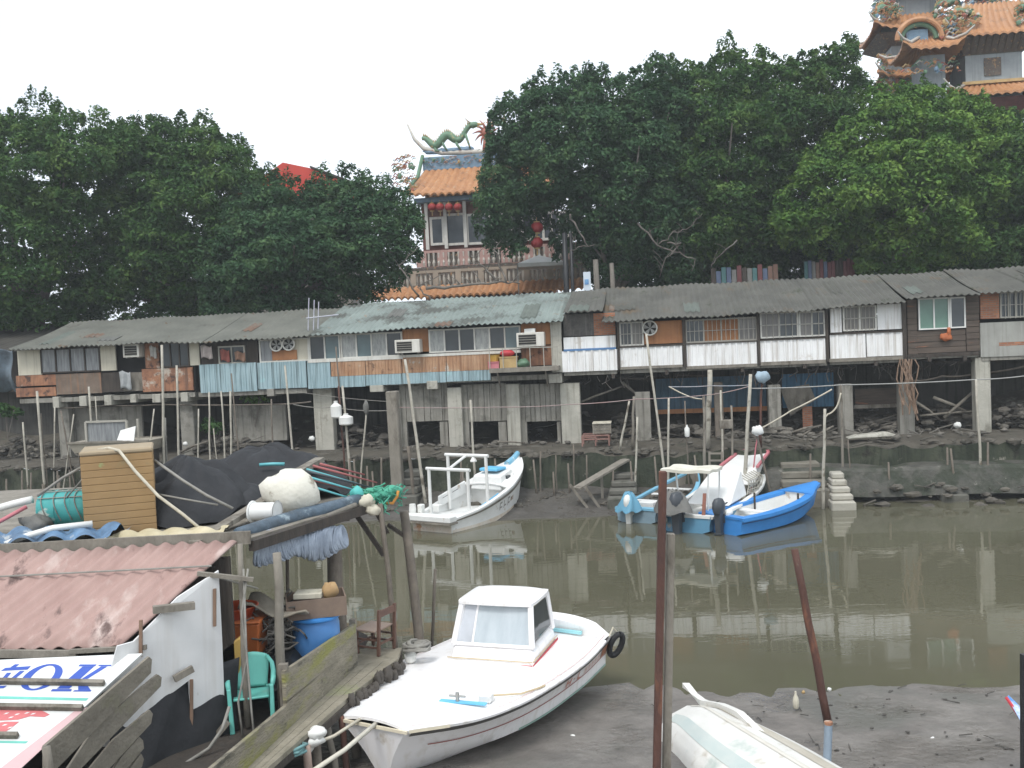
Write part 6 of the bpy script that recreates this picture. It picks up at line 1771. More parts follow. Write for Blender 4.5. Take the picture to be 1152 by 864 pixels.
for x0, y0, x1, y1, r, lab in DEB:
    n = -.2 if y0 > 475 else .9
    (a, z), (b, z2) = fac(x0, y0, n), fac(x1, y1, n); mb = MB(W); mb.tube([(a, n, z), ((a + b) / 2, n - .06, (z + z2) / 2 + .04), (b, n + .15, z2)], [r, r * .9, r * .7], 6); solo(mb, 'stick', lab, 'stick', GREYWOOD, smooth='all')
q = random.Random(21)
mb = MB(W)
for i in range(700):
    s = q.choice([q.uniform(13, 21), q.uniform(-2, 22), q.uniform(-16, 24)]); n = q.uniform(-1.6, 3.6) if q.random() < .7 else q.uniform(2, 4)
    zt_ = 1.93 + max(0, n - 2) * .4; r = q.uniform(.03, .13)
    if q.random() < .45: mb.blob((s, n, zt_ + r * .3), (r * 1.3, r, r * .7), i, .3, 6, 4)
    else:
        a = q.uniform(0, 6.28); L = q.uniform(.2, .8); mb.tube([(s, n, zt_ + .03), (s + L * math.cos(a), n + L * .5 * math.sin(a), zt_ + q.uniform(.03, .2))], r * .28, 5)
o = solo(mb, 'rubble', 'scattered stones, twigs and broken sticks on the ledge under the houses', 'rubble', M('rubble_grey', (.19, .175, .15), (.06, .055, .045), 2.5, .9), kind='stuff')
for i, (x, y, r, lab) in enumerate(((1076, 478, .13, 'white plastic tub lying on the ledge near the thick pillar'), (210, 499, .1, 'white plastic bag on the ledge below the rusty boards'), (352, 493, .12, 'pale stone lying in the dark gap before the jug poles'))):
    hung('white_litter', 'litter', lab, x, y, -.3, (r, r * .8, r * .8), WHITEPLASTIC, i)
(a, z), (b, z2) = fac(952, 497, -1.3), fac(1012, 490, -1.3); mb = MB(W); mb.hexa([(a, -1.6, 1.96), (b, -1.5, 1.98), (b, -1.0, 1.98), (a, -1.0, 1.96), (a + .3, -1.5, 2.06), (b - .4, -1.45, 2.14), (b - .5, -1.1, 2.14), (a + .3, -1.1, 2.06)]); solo(mb, 'slab', 'flat pale broken slab lying on the ledge by the square pillars', 'slab', CONC_L, bevel=.03)

# steps and gangplank on the far bank
def stairs(label, x0, x1, ytop, ybot, n_top, n_bot, k, mat):
    s0, s1 = fs(x0, n_top, ytop), fs(x1, n_top, ytop)
    zt_, zb_2 = fac((x0 + x1) / 2, ytop, n_top)[1], fac((x0 + x1) / 2, ybot, n_bot)[1]
    t = thing('steps', label, 'steps', W((s0 + s1) / 2, n_bot, max(zb_2, 0)))
    for i in range(k):
        z = zb_2 + (zt_ - zb_2) * (i + 1) / k; na = n_bot + (n_top - n_bot) * i / k
        mb = MB(W); mb.box(s0 + .05 * i, s1 - .04 * i, na, n_top + .3, zb_2 - .4 if i == 0 else z - (zt_ - zb_2) / k + .003, z); mb.build('step', mat, t, bevel=.04)
    return t
DAMP = M('damp_step', (.145, .14, .12), (.08, .078, .062), 2, .85, .4, stains=[((.04, .045, .03), 1.4, .55, .15)])
stairs('dark worn concrete steps in the mud by the gangplank', 685, 718, 531, 567, -2.2, -4.2, 4, DAMP)
stairs('wide dark concrete steps down the bank behind the bright blue boat', 872, 924, 519, 560, -2.2, -3.9, 4, M('brownish_step', (.21, .195, .16), (.12, .11, .085), 2, .85, .4, stains=[((.05, .05, .035), 1.4, .58, .12)]))
stairs('pale concrete block steps at the bow of the bright blue boat', 927, 954, 531, 572, -3.3, -4.6, 5, M('pale_block', (.45, .43, .37), (.32, .30, .25), 2, .85, .3, stains=[((.15, .14, .11), 1.6, .58, .1)]))
stairs('pair of dark slabs sunk in the mud below the timber house', 1055, 1084, 544, 566, -2.9, -3.5, 2, DAMP)
stairs('low muddy blocks behind the tall stake and the fishing boat stern', 452, 478, 528, 566, -2.2, -3.6, 4, DAMP)
(a, z), (b, z2) = fac(648, 550, -4.2), fac(704, 517, -2.1)
t = thing('gangplank', 'narrow grey gangplank sloping from the mud up to the ledge', 'gangplank', W(a, -4.2, max(0, z - .2)))
mb = MB(W); mb.bar((a, -4.2, z), (b, -2.1, z2), .35, .07); mb.build('plank', GREYWOOD, t)
for ba, bb in (((a + .3, -4.1, z + .05), (a + .9, -4.0, -.1)), ((a - .2, -4.2, z + .15), (a + .5, -4.1, -.05)), (((a + b) / 2, -3.2, (z + z2) / 2 - .05), ((a + b) / 2, -3.2, .1))): mb = MB(W); mb.bar(ba, bb, .09); mb.build('leg', GREYWOOD, t)

# moored skiff under the cream shack
s0, s1 = fs(78, -3.4, 505), fs(169, -3.4, 505); zb3 = fac(120, 509, -3.4)[1]; zt3 = fac(120, 497, -3.4)[1]
t = thing('skiff', 'pale flat skiff with a grey panelled frame, laid up below the cream panelled shack', 'skiff', W((s0 + s1) / 2, -3, zb3))
def sk2(u, v): return (s0 + (s1 - s0) * u + .15 * (1 - v) * (u - .5) * -1, -3.5 + .0 * v, zb3 + (zt3 - zb3) * v + .08 * abs(2 * u - 1) ** 3 * v)
mb = MB(W); mb.hexa([(s0 + .2, -3.4, zb3), (s1 - .2, -3.4, zb3), (s1 - .2, -2.2, zb3), (s0 + .2, -2.2, zb3), (s0, -3.5, zt3), (s1, -3.5, zt3), (s1, -2.1, zt3), (s0, -2.1, zt3)]); mb.build('hull', M('skiff_cream', (.36, .33, .27), (.25, .225, .18), 2, .7, .1, stains=[((.28, .17, .1), 2.2, .6, .1)]), t)
mb = MB(W); mb.bar((s0, -3.5, zt3), (s1, -3.5, zt3), .07); mb.bar((s0, -2.1, zt3), (s1, -2.1, zt3), .07); mb.build('gunwale', GREYWOOD, t)
f0, f1 = fs(97, -3.2, 485), fs(143, -3.2, 485); zf2 = fac(120, 474, -3.2)[1]
mb = MB(W)
for a in (f0, f1): mb.bar((a, -3.2, zt3), (a, -3.2, zf2), .08); mb.bar((a, -2.4, zt3), (a, -2.4, zf2), .08)
mb.bar((f0, -3.2, zf2), (f1, -3.2, zf2), .07); mb.build('frame', FRAMEGREY, t)
mb = MB(W); mb.box(f0 + .05, f1 - .05, -3.18, -3.15, zt3, zf2 - .05); mb.build('panel', CURTAIN, t)
s, z = fac(141, 489, -3.6); mb = MB(W); mb.prism([(s - .4, -3.5, z - .2), (s + .28, -3.55, z - .25), (s + .25, -3.3, z + .28), (s - .35, -3.3, z + .14)], (0, .04, 0)); solo(mb, 'white_sheet', 'bright white board propped against the laid up skiff', 'board', WHITEPLASTIC)
mb = MB(W); zl = zt3 - (zt3 - zb3)
for a in np.linspace(s0 + .4, s1 - .4, 3): mb.box(a - .1, a + .1, -3.3, -2.2, -.4, zb3 - .003)
solo(mb, 'trestle', 'dark trestle of three short posts under the laid up skiff', 'trestle', DARKWOOD)
for i, (x, y, sc_) in enumerate(((285, 447, 1.0), (240, 480, .8), (20, 460, .7))):     # weeds
    s, z = fac(x, y, .7 if i < 2 else 1.5); q = random.Random(i)
    r_ = thing('shrub', ('bright green weeds sprouting under the teal sheet', 'dark green bush behind the three close poles', 'low green creeper beside the hanging tarpaulin')[i], 'plant', W(s, .7, max(1.9, z - .6)))
    V = leaves([(tuple(W(s + q.uniform(-.5, .5) * sc_, .7 + q.uniform(-.3, .3), z + q.uniform(-.3, .3) * sc_)), (.35 * sc_, .3, .3 * sc_), 90) for _ in range(5)], .2, i + 40)
    leaf_mesh('foliage', V, LEAF_C if i == 0 else LEAF_A, r_)
    mb = MB(W); [mb.tube([(s, .7, max(1.8, z - 1.2)), (s + q.uniform(-.4, .4), .7, z)], .015, 4) for _ in range(4)]; mb.build('stem', BARK, r_)

# ropes and cables strung between the poles
def rope(label, pts, n, r=.018, mat=None, sag=.0):
    P = []
    for i, (x, y) in enumerate(pts):
        s, z = fac(x, y, n)
        P.append((s, n, z))
    Q = []
    for a, b in zip(P, P[1:]):
        for k in range(8):
            t_ = k / 8; Q.append(tuple(a[j] + (b[j] - a[j]) * t_ - (sag * 4 * t_ * (1 - t_) if j == 2 else 0) for j in range(3)))
    Q.append(P[-1]); mb = MB(W); mb.tube(Q, r, 5); return solo(mb, 'rope', label, 'rope', mat or ROPEGREY, smooth='all')
rope('long pale rope stretched below the houses towards the brick one', [(845, 437), (946, 433), (1098, 427), (1160, 422)], -2.4, .02, M('pale_cable', (.36, .36, .34), None, 6), .03)
rope('red and grey rope running before the concrete apron to the barred bays', [(440, 458), (560, 458), (640, 455), (716, 449), (800, 444), (845, 434)], -2.2, .016, M('red_rope', (.36, .22, .2), (.28, .27, .26), 1.2), .03)
rope('blue and pale rope strung level across the blue sheets', [(752, 435), (800, 434), (845, 433)], -2.1, .016, M('blue_rope', (.25, .33, .40), (.38, .3, .26), 2), .02)
rope('slack rope drooping from the pillar to the mooring pole', [(946, 442), (941, 458), (931, 466), (928, 467)], -2.7, .03, ROPE, .05)
rope('thick rope sloping from the tied sticks up to the blue sheet', [(854, 483), (890, 462), (936, 438)], -2.6, .028, ROPE, .02)
rope('second rope from the tall log down to the paired poles', [(753, 435), (775, 446), (790, 449)], -2.1, .025, ROPE, .02)
rope('dark cable looped under the cream shack along the beam ends', [(66, 459), (120, 456), (180, 455), (300, 455), (350, 452)], .2, .03, POLE_D, .03)
rope('grey lines slung low across the dark gap beside the apron', [(330, 455), (375, 458), (437, 462)], -2.0, .016, ROPEGREY, .06)
rope('thin wire slung in the dark gap under the window band', [(330, 440), (440, 452)], -.6, .012, ROPEGREY, .05)
rope('old hose sagging below the timber house towards the thick pillar', [(1025, 428), (1060, 423), (1098, 420), (1160, 410)], .6, .035, POLE_D, .06)
mb = MB(W)
q = random.Random(8)
for i in range(16):
    s, z = fac(1016 + q.uniform(-6, 14), 404, -.15); P = [(s, -.15, z)]
    for k in range(5): P.append((P[-1][0] + q.uniform(-.1, .16), -.2 + q.uniform(-.1, .1), P[-1][2] - q.uniform(.2, .5)))
    mb.tube(P, q.uniform(.015, .035), 5)
solo(mb, 'frayed_ropes', 'tangle of frayed brown ropes hanging at the corner of the timber house', 'ropes', M('brown_rope', (.27, .18, .12), (.17, .12, .09), 6, .9), kind='stuff')

# ------------------------------------------------------------------ more of what lies in the shade under the houses
q = random.Random(77)
def pile(label, x0, x1, y, n, h, seed, mat):
    s0, z = fac(x0, y, n); s1, _ = fac(x1, y, n); q = random.Random(seed); mb = MB(W)
    for i in range(60):
        s = q.uniform(s0, s1); nn_ = n + q.uniform(-.6, .7); zz = 1.95 + h * q.random() * (1 - abs(2 * (s - s0) / (s1 - s0) - 1) * .7)
        if q.random() < .5: r = q.uniform(.07, .2); mb.blob((s, nn_, zz), (r * 1.3, r, r * .7), i + seed, .35, 7, 5)
        else:
            a = q.uniform(-.6, .6); L = q.uniform(.3, 1.1); mb.bar((s - L / 2, nn_, zz), (s + L / 2 * math.cos(a), nn_ + .2, zz + L * math.sin(a) * .6), q.uniform(.03, .14), .03)
    return solo(mb, 'rubbish', label, 'rubbish', mat, kind='stuff')
JUNK = M('junk_mix', (.17, .155, .13), (.045, .041, .035), 1.1, .9, .3, contrast=.15)
pile('heap of broken timber and stones under the brick house', 1116, 1165, 478, 1.0, 1.0, 5, JUNK)
pile('broken wood and lumps heaped under the timber house', 1034, 1096, 482, 1.6, .8, 6, JUNK)
pile('scraps and sticks behind the plank shelf', 962, 1012, 484, 1.4, .5, 7, JUNK)
pile('litter and boards in the dark bay beside the pale crate', 690, 716, 486, 1.8, .9, 8, JUNK)
pile('odds and ends in the dark gap behind the jug poles', 376, 436, 488, 1.2, .9, 9, JUNK)
pile('rubbish under the teal sheet between the close poles', 215, 300, 503, .4, .7, 10, JUNK)
pile('rubbish heaped below the hanging tarpaulin', -10, 60, 500, 1.0, .9, 11, JUNK)
pile('boards and lumps under the barred bays', 740, 800, 486, 1.0, .5, 12, JUNK)
pile('loose boards by the brick pier', 816, 925, 486, .2, .25, 13, JUNK)
for i, (x, y, lab) in enumerate(((690, 423, 'first rough joist under the narrow white bay'), (750, 419, 'rough joist under the brick and fan bay'), (835, 416, 'rough joist under the second barred bay'), (905, 412, 'rough joist under the third barred bay'), (985, 409, 'rough joist under the white ribbed house'), (1045, 404, 'rough joist under the timber house'), (1085, 403, 'second rough joist under the timber house'))):
    s, z = fac(x, y, 0); mb = MB(W); mb.bar((s, -.1, z), (s + .1, 4.2, z - .02), .12, .16); mb.bar((s + .3, .4, z - .12), (s + 1.4, .5, z - .2), .05, .06); solo(mb, 'joist', lab, 'joist', DARKWOOD)
mb = MB(W)
for i in range(90):
    x = q.uniform(650, 1090); s, z = fac(x, 412 - (x - 850) * .04, .2 + q.random() * 1.5); n = q.uniform(0, 1.8); L = q.uniform(.1, .7)
    mb.tube([(s, n, z - .1), (s + q.uniform(-.1, .1), n, z - .1 - L * .5), (s + q.uniform(-.25, .25), n, z - .1 - L)], q.uniform(.006, .02), 4)
solo(mb, 'hanging_scraps', 'torn strips and wires hanging from beneath the floors of the bays', 'scraps', M('scrap_grey', (.16, .145, .125), (.06, .055, .05), 3, .9), kind='stuff')

# old stakes and mud clods along the foot of the mossy wall
q = random.Random(55)
stake_mat = POLE_D
for i in range(34):
    x = q.choice([q.uniform(395, 690), q.uniform(395, 690), q.uniform(690, 1150), q.uniform(0, 120)])
    s = fs(x, -2.9, 535); n = -2.75 - q.random() * .5; top = q.uniform(1.25, 1.95); ln = q.uniform(-.12, .12)
    mb = MB(W); mb.tube([(s, n, .2), (s + ln * .5, n + .03, (top + .2) / 2), (s + ln, n + .05, top)], [.045, .04, .032], 6)
    solo(mb, 'stake', 'thin dark stake in the row driven along the foot of the mossy wall', 'stake', stake_mat, smooth='all', group='old stakes along the mossy wall')
mb = MB(W)
for i in range(520):
    s = q.uniform(-16, 24); low = q.random() < .6
    n = q.uniform(-4.6, -2.6) if low else q.uniform(-2.35, -1.4); z = .02 + max(0, n + 5.0) * .21 if low else 1.72 + q.random() * .1
    if s > 13 and low: z = .5 + (n + 3.2) * .6
    r = q.uniform(.04, .17)
    if q.random() < .7: mb.blob((s, n, z), (r * 1.5, r, r * .7), i, .35, 7, 5)
    else:
        a = q.uniform(0, 3.1); L = q.uniform(.2, .9); mb.tube([(s, n, z), (s + L * math.cos(a), n + L * .4 * math.sin(a), z + q.uniform(0, .15))], r * .22, 5)
solo(mb, 'mud_clods', 'clods, stones and driftwood strewn over the far mud and the ledge edge', 'debris', M('clod_brown', (.125, .112, .09), (.045, .041, .034), 2.2, .85, contrast=.2), kind='stuff')

# ------------------------------------------------------------------ near side: deck, boardwalk, fence
DZ = 1.2
WALK = M('walk_boards', (.30, .27, .21), (.19, .17, .125), 3, .8, .4, 16, stains=[((.13, .12, .085), 1.4, .55, .12), ((.24, .25, .13), 1.0, .6, .1)])
FENCEW = M('mossy_boards', (.31, .275, .21), (.15, .135, .10), 3.5, .85, .6, 18, stretch=(.7, .7, 2.5), stains=[((.23, .225, .07), 1.1, .50, .12), ((.085, .078, .06), 1.9, .58, .08), ((.40, .36, .29), 3.0, .66, .05)])
BLACKSHEET = M('black_sheet', (.020, .021, .023), (.012, .013, .014), 2.5, .6, .5, 5)
fA, fB, fC = gz(399, 749, DZ), gz(320, 820, DZ), gz(268, 872, DZ)
oA, oB, oC = gz(447, 741, DZ), gz(402, 775, DZ), gz(308, 857, DZ)
ext = (fC - fA).normalized()
fD, oD = fC + ext * 3.2, oC + (oC - oA).normalized() * 3.2
t = thing('boardwalk', 'narrow weathered boardwalk running along the plank fence to the wooden chair', 'boardwalk', (fB.x, fB.y, 0))
for k in range(3):
    mb = MB()
    def L(a, b, u): return a.lerp(b, u)
    u0, u1 = k / 3 + .006, (k + 1) / 3 - .006
    pts = [L(fA, oA, u0), L(fA, oA, u1), L(fB, oB, u1), L(fC, oC, u1), L(fD, oD, u1), L(fD, oD, u0), L(fC, oC, u0), L(fB, oB, u0)]
    mb.prism([(p.x, p.y, DZ - .06 - .004 * k) for p in pts][::-1], (0, 0, .06)); mb.build('plank', WALK, t)
far0, far1 = gz(398, 748, DZ), gz(405, 729, DZ); far2 = gz(452, 728, DZ)
mb = MB(); mb.prism([(p.x, p.y, DZ - .065) for p in (far0, oA, far2, far1)], (0, 0, .055)); mb.build('end_platform', WALK, t)
for p in (oA, oB, oC, far2, oA.lerp(oB, .5), oB.lerp(oC, .5)):
    mb = MB(); mb.tube([(p.x - .06, p.y, -.4), (p.x - .06, p.y, DZ - .07)], .07, 7); mb.build('stilt', POLE_D, t, smooth='all')
mb = MB(); d = (oD - oA)
mb.bar((oA.x - .05, oA.y, DZ - .12), (oD.x - .05, oD.y, DZ - .12), .07, .1); mb.build('edge_beam', DARKWOOD, t)
# deck behind the fence
pl = [(-7.5, 8.6), (fD.x - .05, fD.y), (fC.x - .04, fC.y), (fA.x - .04, fA.y), (-2.6, 16.4), (-4.2, 18.6), (-9, 18.6)]
mb = MB(); mb.prism([(x, y, DZ - .14) for x, y in pl], (0, 0, .1))
solo(mb, 'deck', 'dark timber deck behind the plank fence carrying barrels and chair', 'deck', DARKWOOD)
mb = MB()
t = thing('plank_fence', 'low mossy plank fence along the boardwalk, stepped down towards the shack', 'fence', (fB.x, fB.y, DZ))
nrm = Vector((-(fB - fA).y, (fB - fA).x, 0)).normalized() * .05
def fboard(a, b, z0, z1a, z1b, nm='board'):
    mb = MB(); mb.hexa([(a.x, a.y, z0), (b.x, b.y, z0), (b.x + nrm.x, b.y + nrm.y, z0), (a.x + nrm.x, a.y + nrm.y, z0), (a.x, a.y, z1a), (b.x, b.y, z1b), (b.x + nrm.x, b.y + nrm.y, z1b), (a.x + nrm.x, a.y + nrm.y, z1a)])
    mb.build(nm, FENCEW, t)
fboard(fA, fB, DZ - .02, DZ + .32, DZ + .36); fboard(fA, fB, DZ + .33, DZ + .64, DZ + .74)
fboard(fB, fD, DZ - .02, DZ + .30, DZ + .42)
mb = MB(); p = fB; mb.box(p.x - .05, p.x + .06, p.y + .06, p.y + .15, DZ, DZ + .8); mb.build('post', GREYWOOD, t); mb = MB(); p = fA; mb.box(p.x - .06, p.x + .03, p.y + .06, p.y + .15, DZ, DZ + .68); mb.build('post', GREYWOOD, t)

def npole(name, label, xt, yt, xb, yb, D, r, mat, z_low=None, cat='post'):
    a, b = at(xb, yb, D), at(xt, yt, D)
    if z_low is not None and z_low < a.z: a = a + (a - b) * ((a.z - z_low) / (b.z - a.z))
    q = random.Random(int(xt)); mb = MB()
    mb.tube([tuple(a.lerp(b, i / 5) + Vector((q.uniform(-.012, .012), 0, 0))) for i in range(6)], [r, r * .98, r * .95, r * .92, r * .9, r * .86], 8)
    return solo(mb, name, label, cat, mat, smooth='all')
npole('post', 'rough round post at the step of the plank fence, holding up the loaded platform', 312, 622, 318, 800, 12.75, .065, GREYWOOD, DZ)
npole('post', 'thin grey pole beside the white wall edge, hung with rope', 270, 612, 277, 790, 12.5, .04, GREYWOOD, DZ)
npole('post', 'thick dark post beside the blue barrel and the fence corner', 374, 600, 382, 720, 15.3, .13, POLE_D, DZ)
npole('post', 'slender dark post before the wooden chair, leaning outward', 428, 566, 446, 733, 15.6, .045, POLE_D, DZ - .4)
npole('post', 'tall brown post leaning at the end of the boardwalk, under the green net bundle', 455, 575, 471, 712, 16.2, .085, POLE_D, -.4)
npole('post', 'thin dark rod behind the blue barrel', 321, 600, 325, 690, 14.9, .03, POLE_D, DZ)
npole('post', 'pale thin stick standing in the water beside the brown leaning post', 489, 640, 486, 720, 17.0, .03, POLE_D, -.3)
mb = MB(); a, b = at(398, 575, 16), at(432, 625, 16); mb.bar(tuple(a), tuple(b), .07); a, b = at(420, 570, 16.1), at(436, 600, 16.1); mb.bar(tuple(a), tuple(b), .06); a, b = at(436, 590, 16.2), at(462, 608, 16.2); mb.bar(tuple(a), tuple(b), .06)
solo(mb, 'brace', 'dark crossed braces under the platform corner below the green net', 'brace', DARKWOOD)
# clutter along the boardwalk's edge: rope heap and dark floats
def heap(name, cat, label, x, y, z, rad, n, mat, seed, r=.03):
    c = gz(x, y, z); q = random.Random(seed); mb = MB()
    for i in range(n):
        P = []; a = q.uniform(0, 6.28); rr = rad * q.uniform(.4, 1)
        for k in range(9): th = a + k * .8; P.append((c.x + rr * math.cos(th) + q.uniform(-.03, .03), c.y + rr * math.sin(th) * .8, c.z + .03 + .012 * i + q.uniform(0, .04)))
        mb.tube(P, r, 5)
    return solo(mb, name, label, cat, mat, smooth='all')
heap('rope_heap', 'rope heap', 'grey coil of old rope at the foot of the brown leaning post', 469, 733, DZ - .05, .22, 9, ROPEGREY, 2, .025)
heap('rope_heap', 'rope heap', 'small teal rope heap at the near end of the boardwalk', 325, 851, DZ - .2, .22, 7, M('teal_rope', (.16, .33, .33), (.12, .2, .2), 6), 5, .02)
q = random.Random(12)
for i in range(15):
    u = i / 14; p = oA.lerp(oB, u * 1.2) if u < .83 else oB.lerp(oC, (u - .83) * .8)
    mb = MB(); mb.blob((p.x + .06 + q.uniform(-.02, .05), p.y - .02 + q.uniform(-.05, .05), DZ - .03 - q.uniform(0, .14)), (q.uniform(.045, .075), .07, q.uniform(.06, .12)), i, .35, 9, 6)
    solo(mb, 'float', 'old dark net float strung along the boardwalk edge beside the motor boat', 'float', M('float_brown', (.10, .085, .07), (.05, .045, .04), 4, .85) if i == 0 else bpy.data.materials['float_brown'], smooth='all', group='dark floats along the boardwalk edge')
for i, (x, y, w, lab) in enumerate(((350, 833, .16, 'white foam lump tied under the boardwalk edge, larger one'), (357, 824, .12, 'white foam lump wedged beside the larger one'), (343, 842, .1, 'pinkish foam lump on the pale stake'))):
    c = at(x, y, 12.3); mb = MB(); mb.blob(tuple(c), (w, .1, .08), i + 3, .2); solo(mb, 'foam_lump', lab, 'foam', WHITEPLASTIC, smooth='all')
npole('stake', 'pale stake under the boardwalk edge with foam lumps', 344, 838, 347, 880, 12.2, .06, M('pinkish_wood', (.45, .34, .28), (.3, .22, .18), 4), -.2)
npole('stake', 'short dark stake beside the boat bow', 368, 812, 374, 846, 12.9, .05, GREYWOOD, -.2)
npole('stake', 'brown stake close to the boat bow with green rope', 383, 806, 387, 838, 13.1, .05, RUSTPOST, -.2)
def wrope(label, pts, r, mat): mb = MB(); mb.tube([tuple(p) for p in pts], r, 6); return solo(mb, 'mooring_rope', label, 'rope', mat, smooth='all')
bow = lambda x, y, z: world_pt(bt, (x, y, z))
a = bow(4.9, -.2, 1.06); b = at(340, 842, 12.2); wrope('thinner mooring rope from the boat bow to the pale stake', [a, a.lerp(b, .5) - Vector((0, 0, .05)), b], .022, ROPE)
a = bow(4.9, .05, 1.04); b = at(345, 872, 11.6); wrope('thicker white mooring rope from the boat bow down out of view', [a, a.lerp(b, .5) - Vector((0, 0, .04)), b], .03, M('white_rope', (.62, .59, .5), (.45, .42, .35), 9, .9))

# ------------------------------------------------------------------ chairs
CHW = M('chair_wood', (.16, .085, .06), (.09, .05, .038), 4, .6, .1)
c = gz(423, 732, DZ)
t = thing('wooden_chair', 'small dark wooden chair at the end of the boardwalk', 'chair', (c.x, c.y, DZ), math.radians(-118))
w, d_, hs, hb = .42, .40, .36, .72
for sx in (-1, 1):
    mb = MB(); mb.box(sx * w / 2 - .022, sx * w / 2 + .022, -d_ / 2 - .022, -d_ / 2 + .022, 0, hs - .002); mb.build('leg', CHW, t, local=True)
    mb = MB(); mb.hexa([(sx * w / 2 - .022, d_ / 2 - .022, 0), (sx * w / 2 + .022, d_ / 2 - .022, 0), (sx * w / 2 + .022, d_ / 2 + .022, 0), (sx * w / 2 - .022, d_ / 2 + .022, 0), (sx * w / 2 - .022, d_ / 2 + .03, hb), (sx * w / 2 + .022, d_ / 2 + .03, hb), (sx * w / 2 + .022, d_ / 2 + .07, hb), (sx * w / 2 - .022, d_ / 2 + .07, hb)]); mb.build('leg', CHW, t, local=True)
mb = MB(); mb.box(-w / 2 - .03, w / 2 + .03, -d_ / 2 - .04, d_ / 2 - .025, hs, hs + .03); mb.build('seat', M('worn_seat', (.34, .26, .21), (.22, .16, .13), 4, .6), t, local=True, bevel=.006)
mb = MB(); mb.box(-w / 2 + .024, w / 2 - .024, d_ / 2 + .032, d_ / 2 + .062, hb - .12, hb - .02); mb.build('backrest', CHW, t, local=True)
mb = MB()
for z in (.12, .24): 
    for sx in (-1, 1): mb.box(sx * w / 2 - .012, sx * w / 2 + .012, -d_ / 2 + .024, d_ / 2 - .024, z - .014, z + .014)
mb.box(-w / 2 + .024, w / 2 - .024, -d_ / 2 - .012, -d_ / 2 + .012, .14, .17); mb.box(-w / 2 + .024, w / 2 - .024, d_ / 2 - .008, d_ / 2 + .014, .16, .19)
mb.build('stretcher', CHW, t, local=True)

GP = M('green_plastic', (.16, .52, .45), (.12, .43, .37), 2, .45, 0, spec=.5, stains=[((.20, .45, .38), 3, .62, .1)])
c = gz(288, 812, DZ)
t = thing('plastic_chair', 'turquoise green plastic armchair standing behind the lower fence board', 'chair', (c.x - .05, c.y + .05, DZ - .04), math.radians(14))
# front = -y, backrest at +y
def seatf(u, v): return (-.22 + .44 * u * (1), -.22 + .42 * v, .42 - .03 * math.sin(math.pi * u) * math.sin(math.pi * v) - .02 * v)
mb = MB(); mb.grid(seatf, 10, 8, (0, 0, -.03)); mb.build('seat', GP, t, smooth='all', local=True)
def backf(u, v):
    e = 2 * u - 1
    hw_ = .20 + .05 * v - .06 * max(0, v - .72) ** 1.0 * 2
    return (hw_ * e, .20 + .10 * v + .03 * (1 - e * e), .40 + .44 * v * (1 - .10 * e * e * v))
mb = MB(); mb.grid(backf, 12, 10, (0, .022, 0)); mb.build('backrest', GP, t, smooth='all', local=True)
for sx in (-1, 1):
    mb = MB(); mb.tube([(sx * .21, .30, .78), (sx * .275, .24, .70), (sx * .29, .05, .64), (sx * .285, -.15, .62), (sx * .27, -.22, .55)], [.03, .032, .035, .035, .03], 8, squash=.7); mb.build('armrest', GP, t, smooth='all', local=True)
    mb = MB(); mb.hexa([(sx * .25 - .03, -.30, 0), (sx * .25 + .03, -.30, 0), (sx * .25 + .03, -.26, 0), (sx * .25 - .03, -.26, 0), (sx * .265 - .03, -.25, .56), (sx * .265 + .02, -.25, .56), (sx * .265 + .02, -.19, .56), (sx * .265 - .03, -.19, .56)]); mb.build('leg', GP, t, local=True, bevel=.008)
    mb = MB(); mb.hexa([(sx * .25 - .03, .30, 0), (sx * .25 + .03, .30, 0), (sx * .25 + .03, .34, 0), (sx * .25 - .03, .34, 0), (sx * .21 - .03, .19, .42), (sx * .21 + .03, .19, .42), (sx * .21 + .03, .25, .42), (sx * .21 - .03, .25, .42)]); mb.build('leg', GP, t, local=True, bevel=.008)

# ------------------------------------------------------------------ barrel, crate, tubs under the platform
BB = M('blue_barrel_plastic', (.075, .22, .48), (.05, .16, .38), 1.6, .4, 0, stains=[((.22, .34, .48), 1.3, .52, .12)])
c = at(355, 700, 14.2)
zt_ = at(355, 690, 14.2).z
t = thing('barrel', 'blue plastic barrel behind the plank fence with a wooden crate on it', 'barrel', (c.x, c.y, DZ))
h_ = zt_ - DZ
mb = MB(); mb.lathe([(.29, 0), (.32, .06), (.34, h_ * .5), (.34, h_ * .85), (.325, h_ - .1), (.325, h_ - .06)], (0, 0, 0), 24); mb.build('drum', BB, t, smooth=True, local=True)
mb = MB(); mb.lathe([(.345, h_ - .058), (.36, h_ - .04), (.36, h_ - .01), (.30, h_)], (0, 0, 0), 24); mb.build('rim', BLUEPAINT, t, smooth=True, local=True)
a0, a1 = at(326, 684, 14.0), at(381, 684, 14.2); z0 = zt_ + .004; z1 = z0 + .3
t = thing('wooden_crate', 'old wooden crate balanced on the blue barrel, full of odds and ends', 'crate', ((a0.x + a1.x) / 2, 14.2, z0), .25)
w2, d2, h2 = .40, .27, .27
mb = MB(); mb.box(-w2, w2, -d2, d2, 0, .02); mb.build('bottom', GREYWOOD, t, local=True)
for nm, bx_ in (('side', (-w2, w2, -d2 - .02, -d2, .0, h2)), ('side', (-w2, w2, d2, d2 + .02, .0, h2)), ('side', (w2, w2 + .02, -d2 - .02, d2 + .02, 0, h2)), ('side', (-w2 - .02, -w2, -d2 - .02, d2 + .02, 0, h2))):
    mb = MB(); mb.box(*bx_); mb.build(nm, M('crate_wood', (.22, .16, .12), (.13, .095, .075), 4, .8) if 'crate_wood' not in bpy.data.materials else bpy.data.materials['crate_wood'], t, local=True)
c = t.location
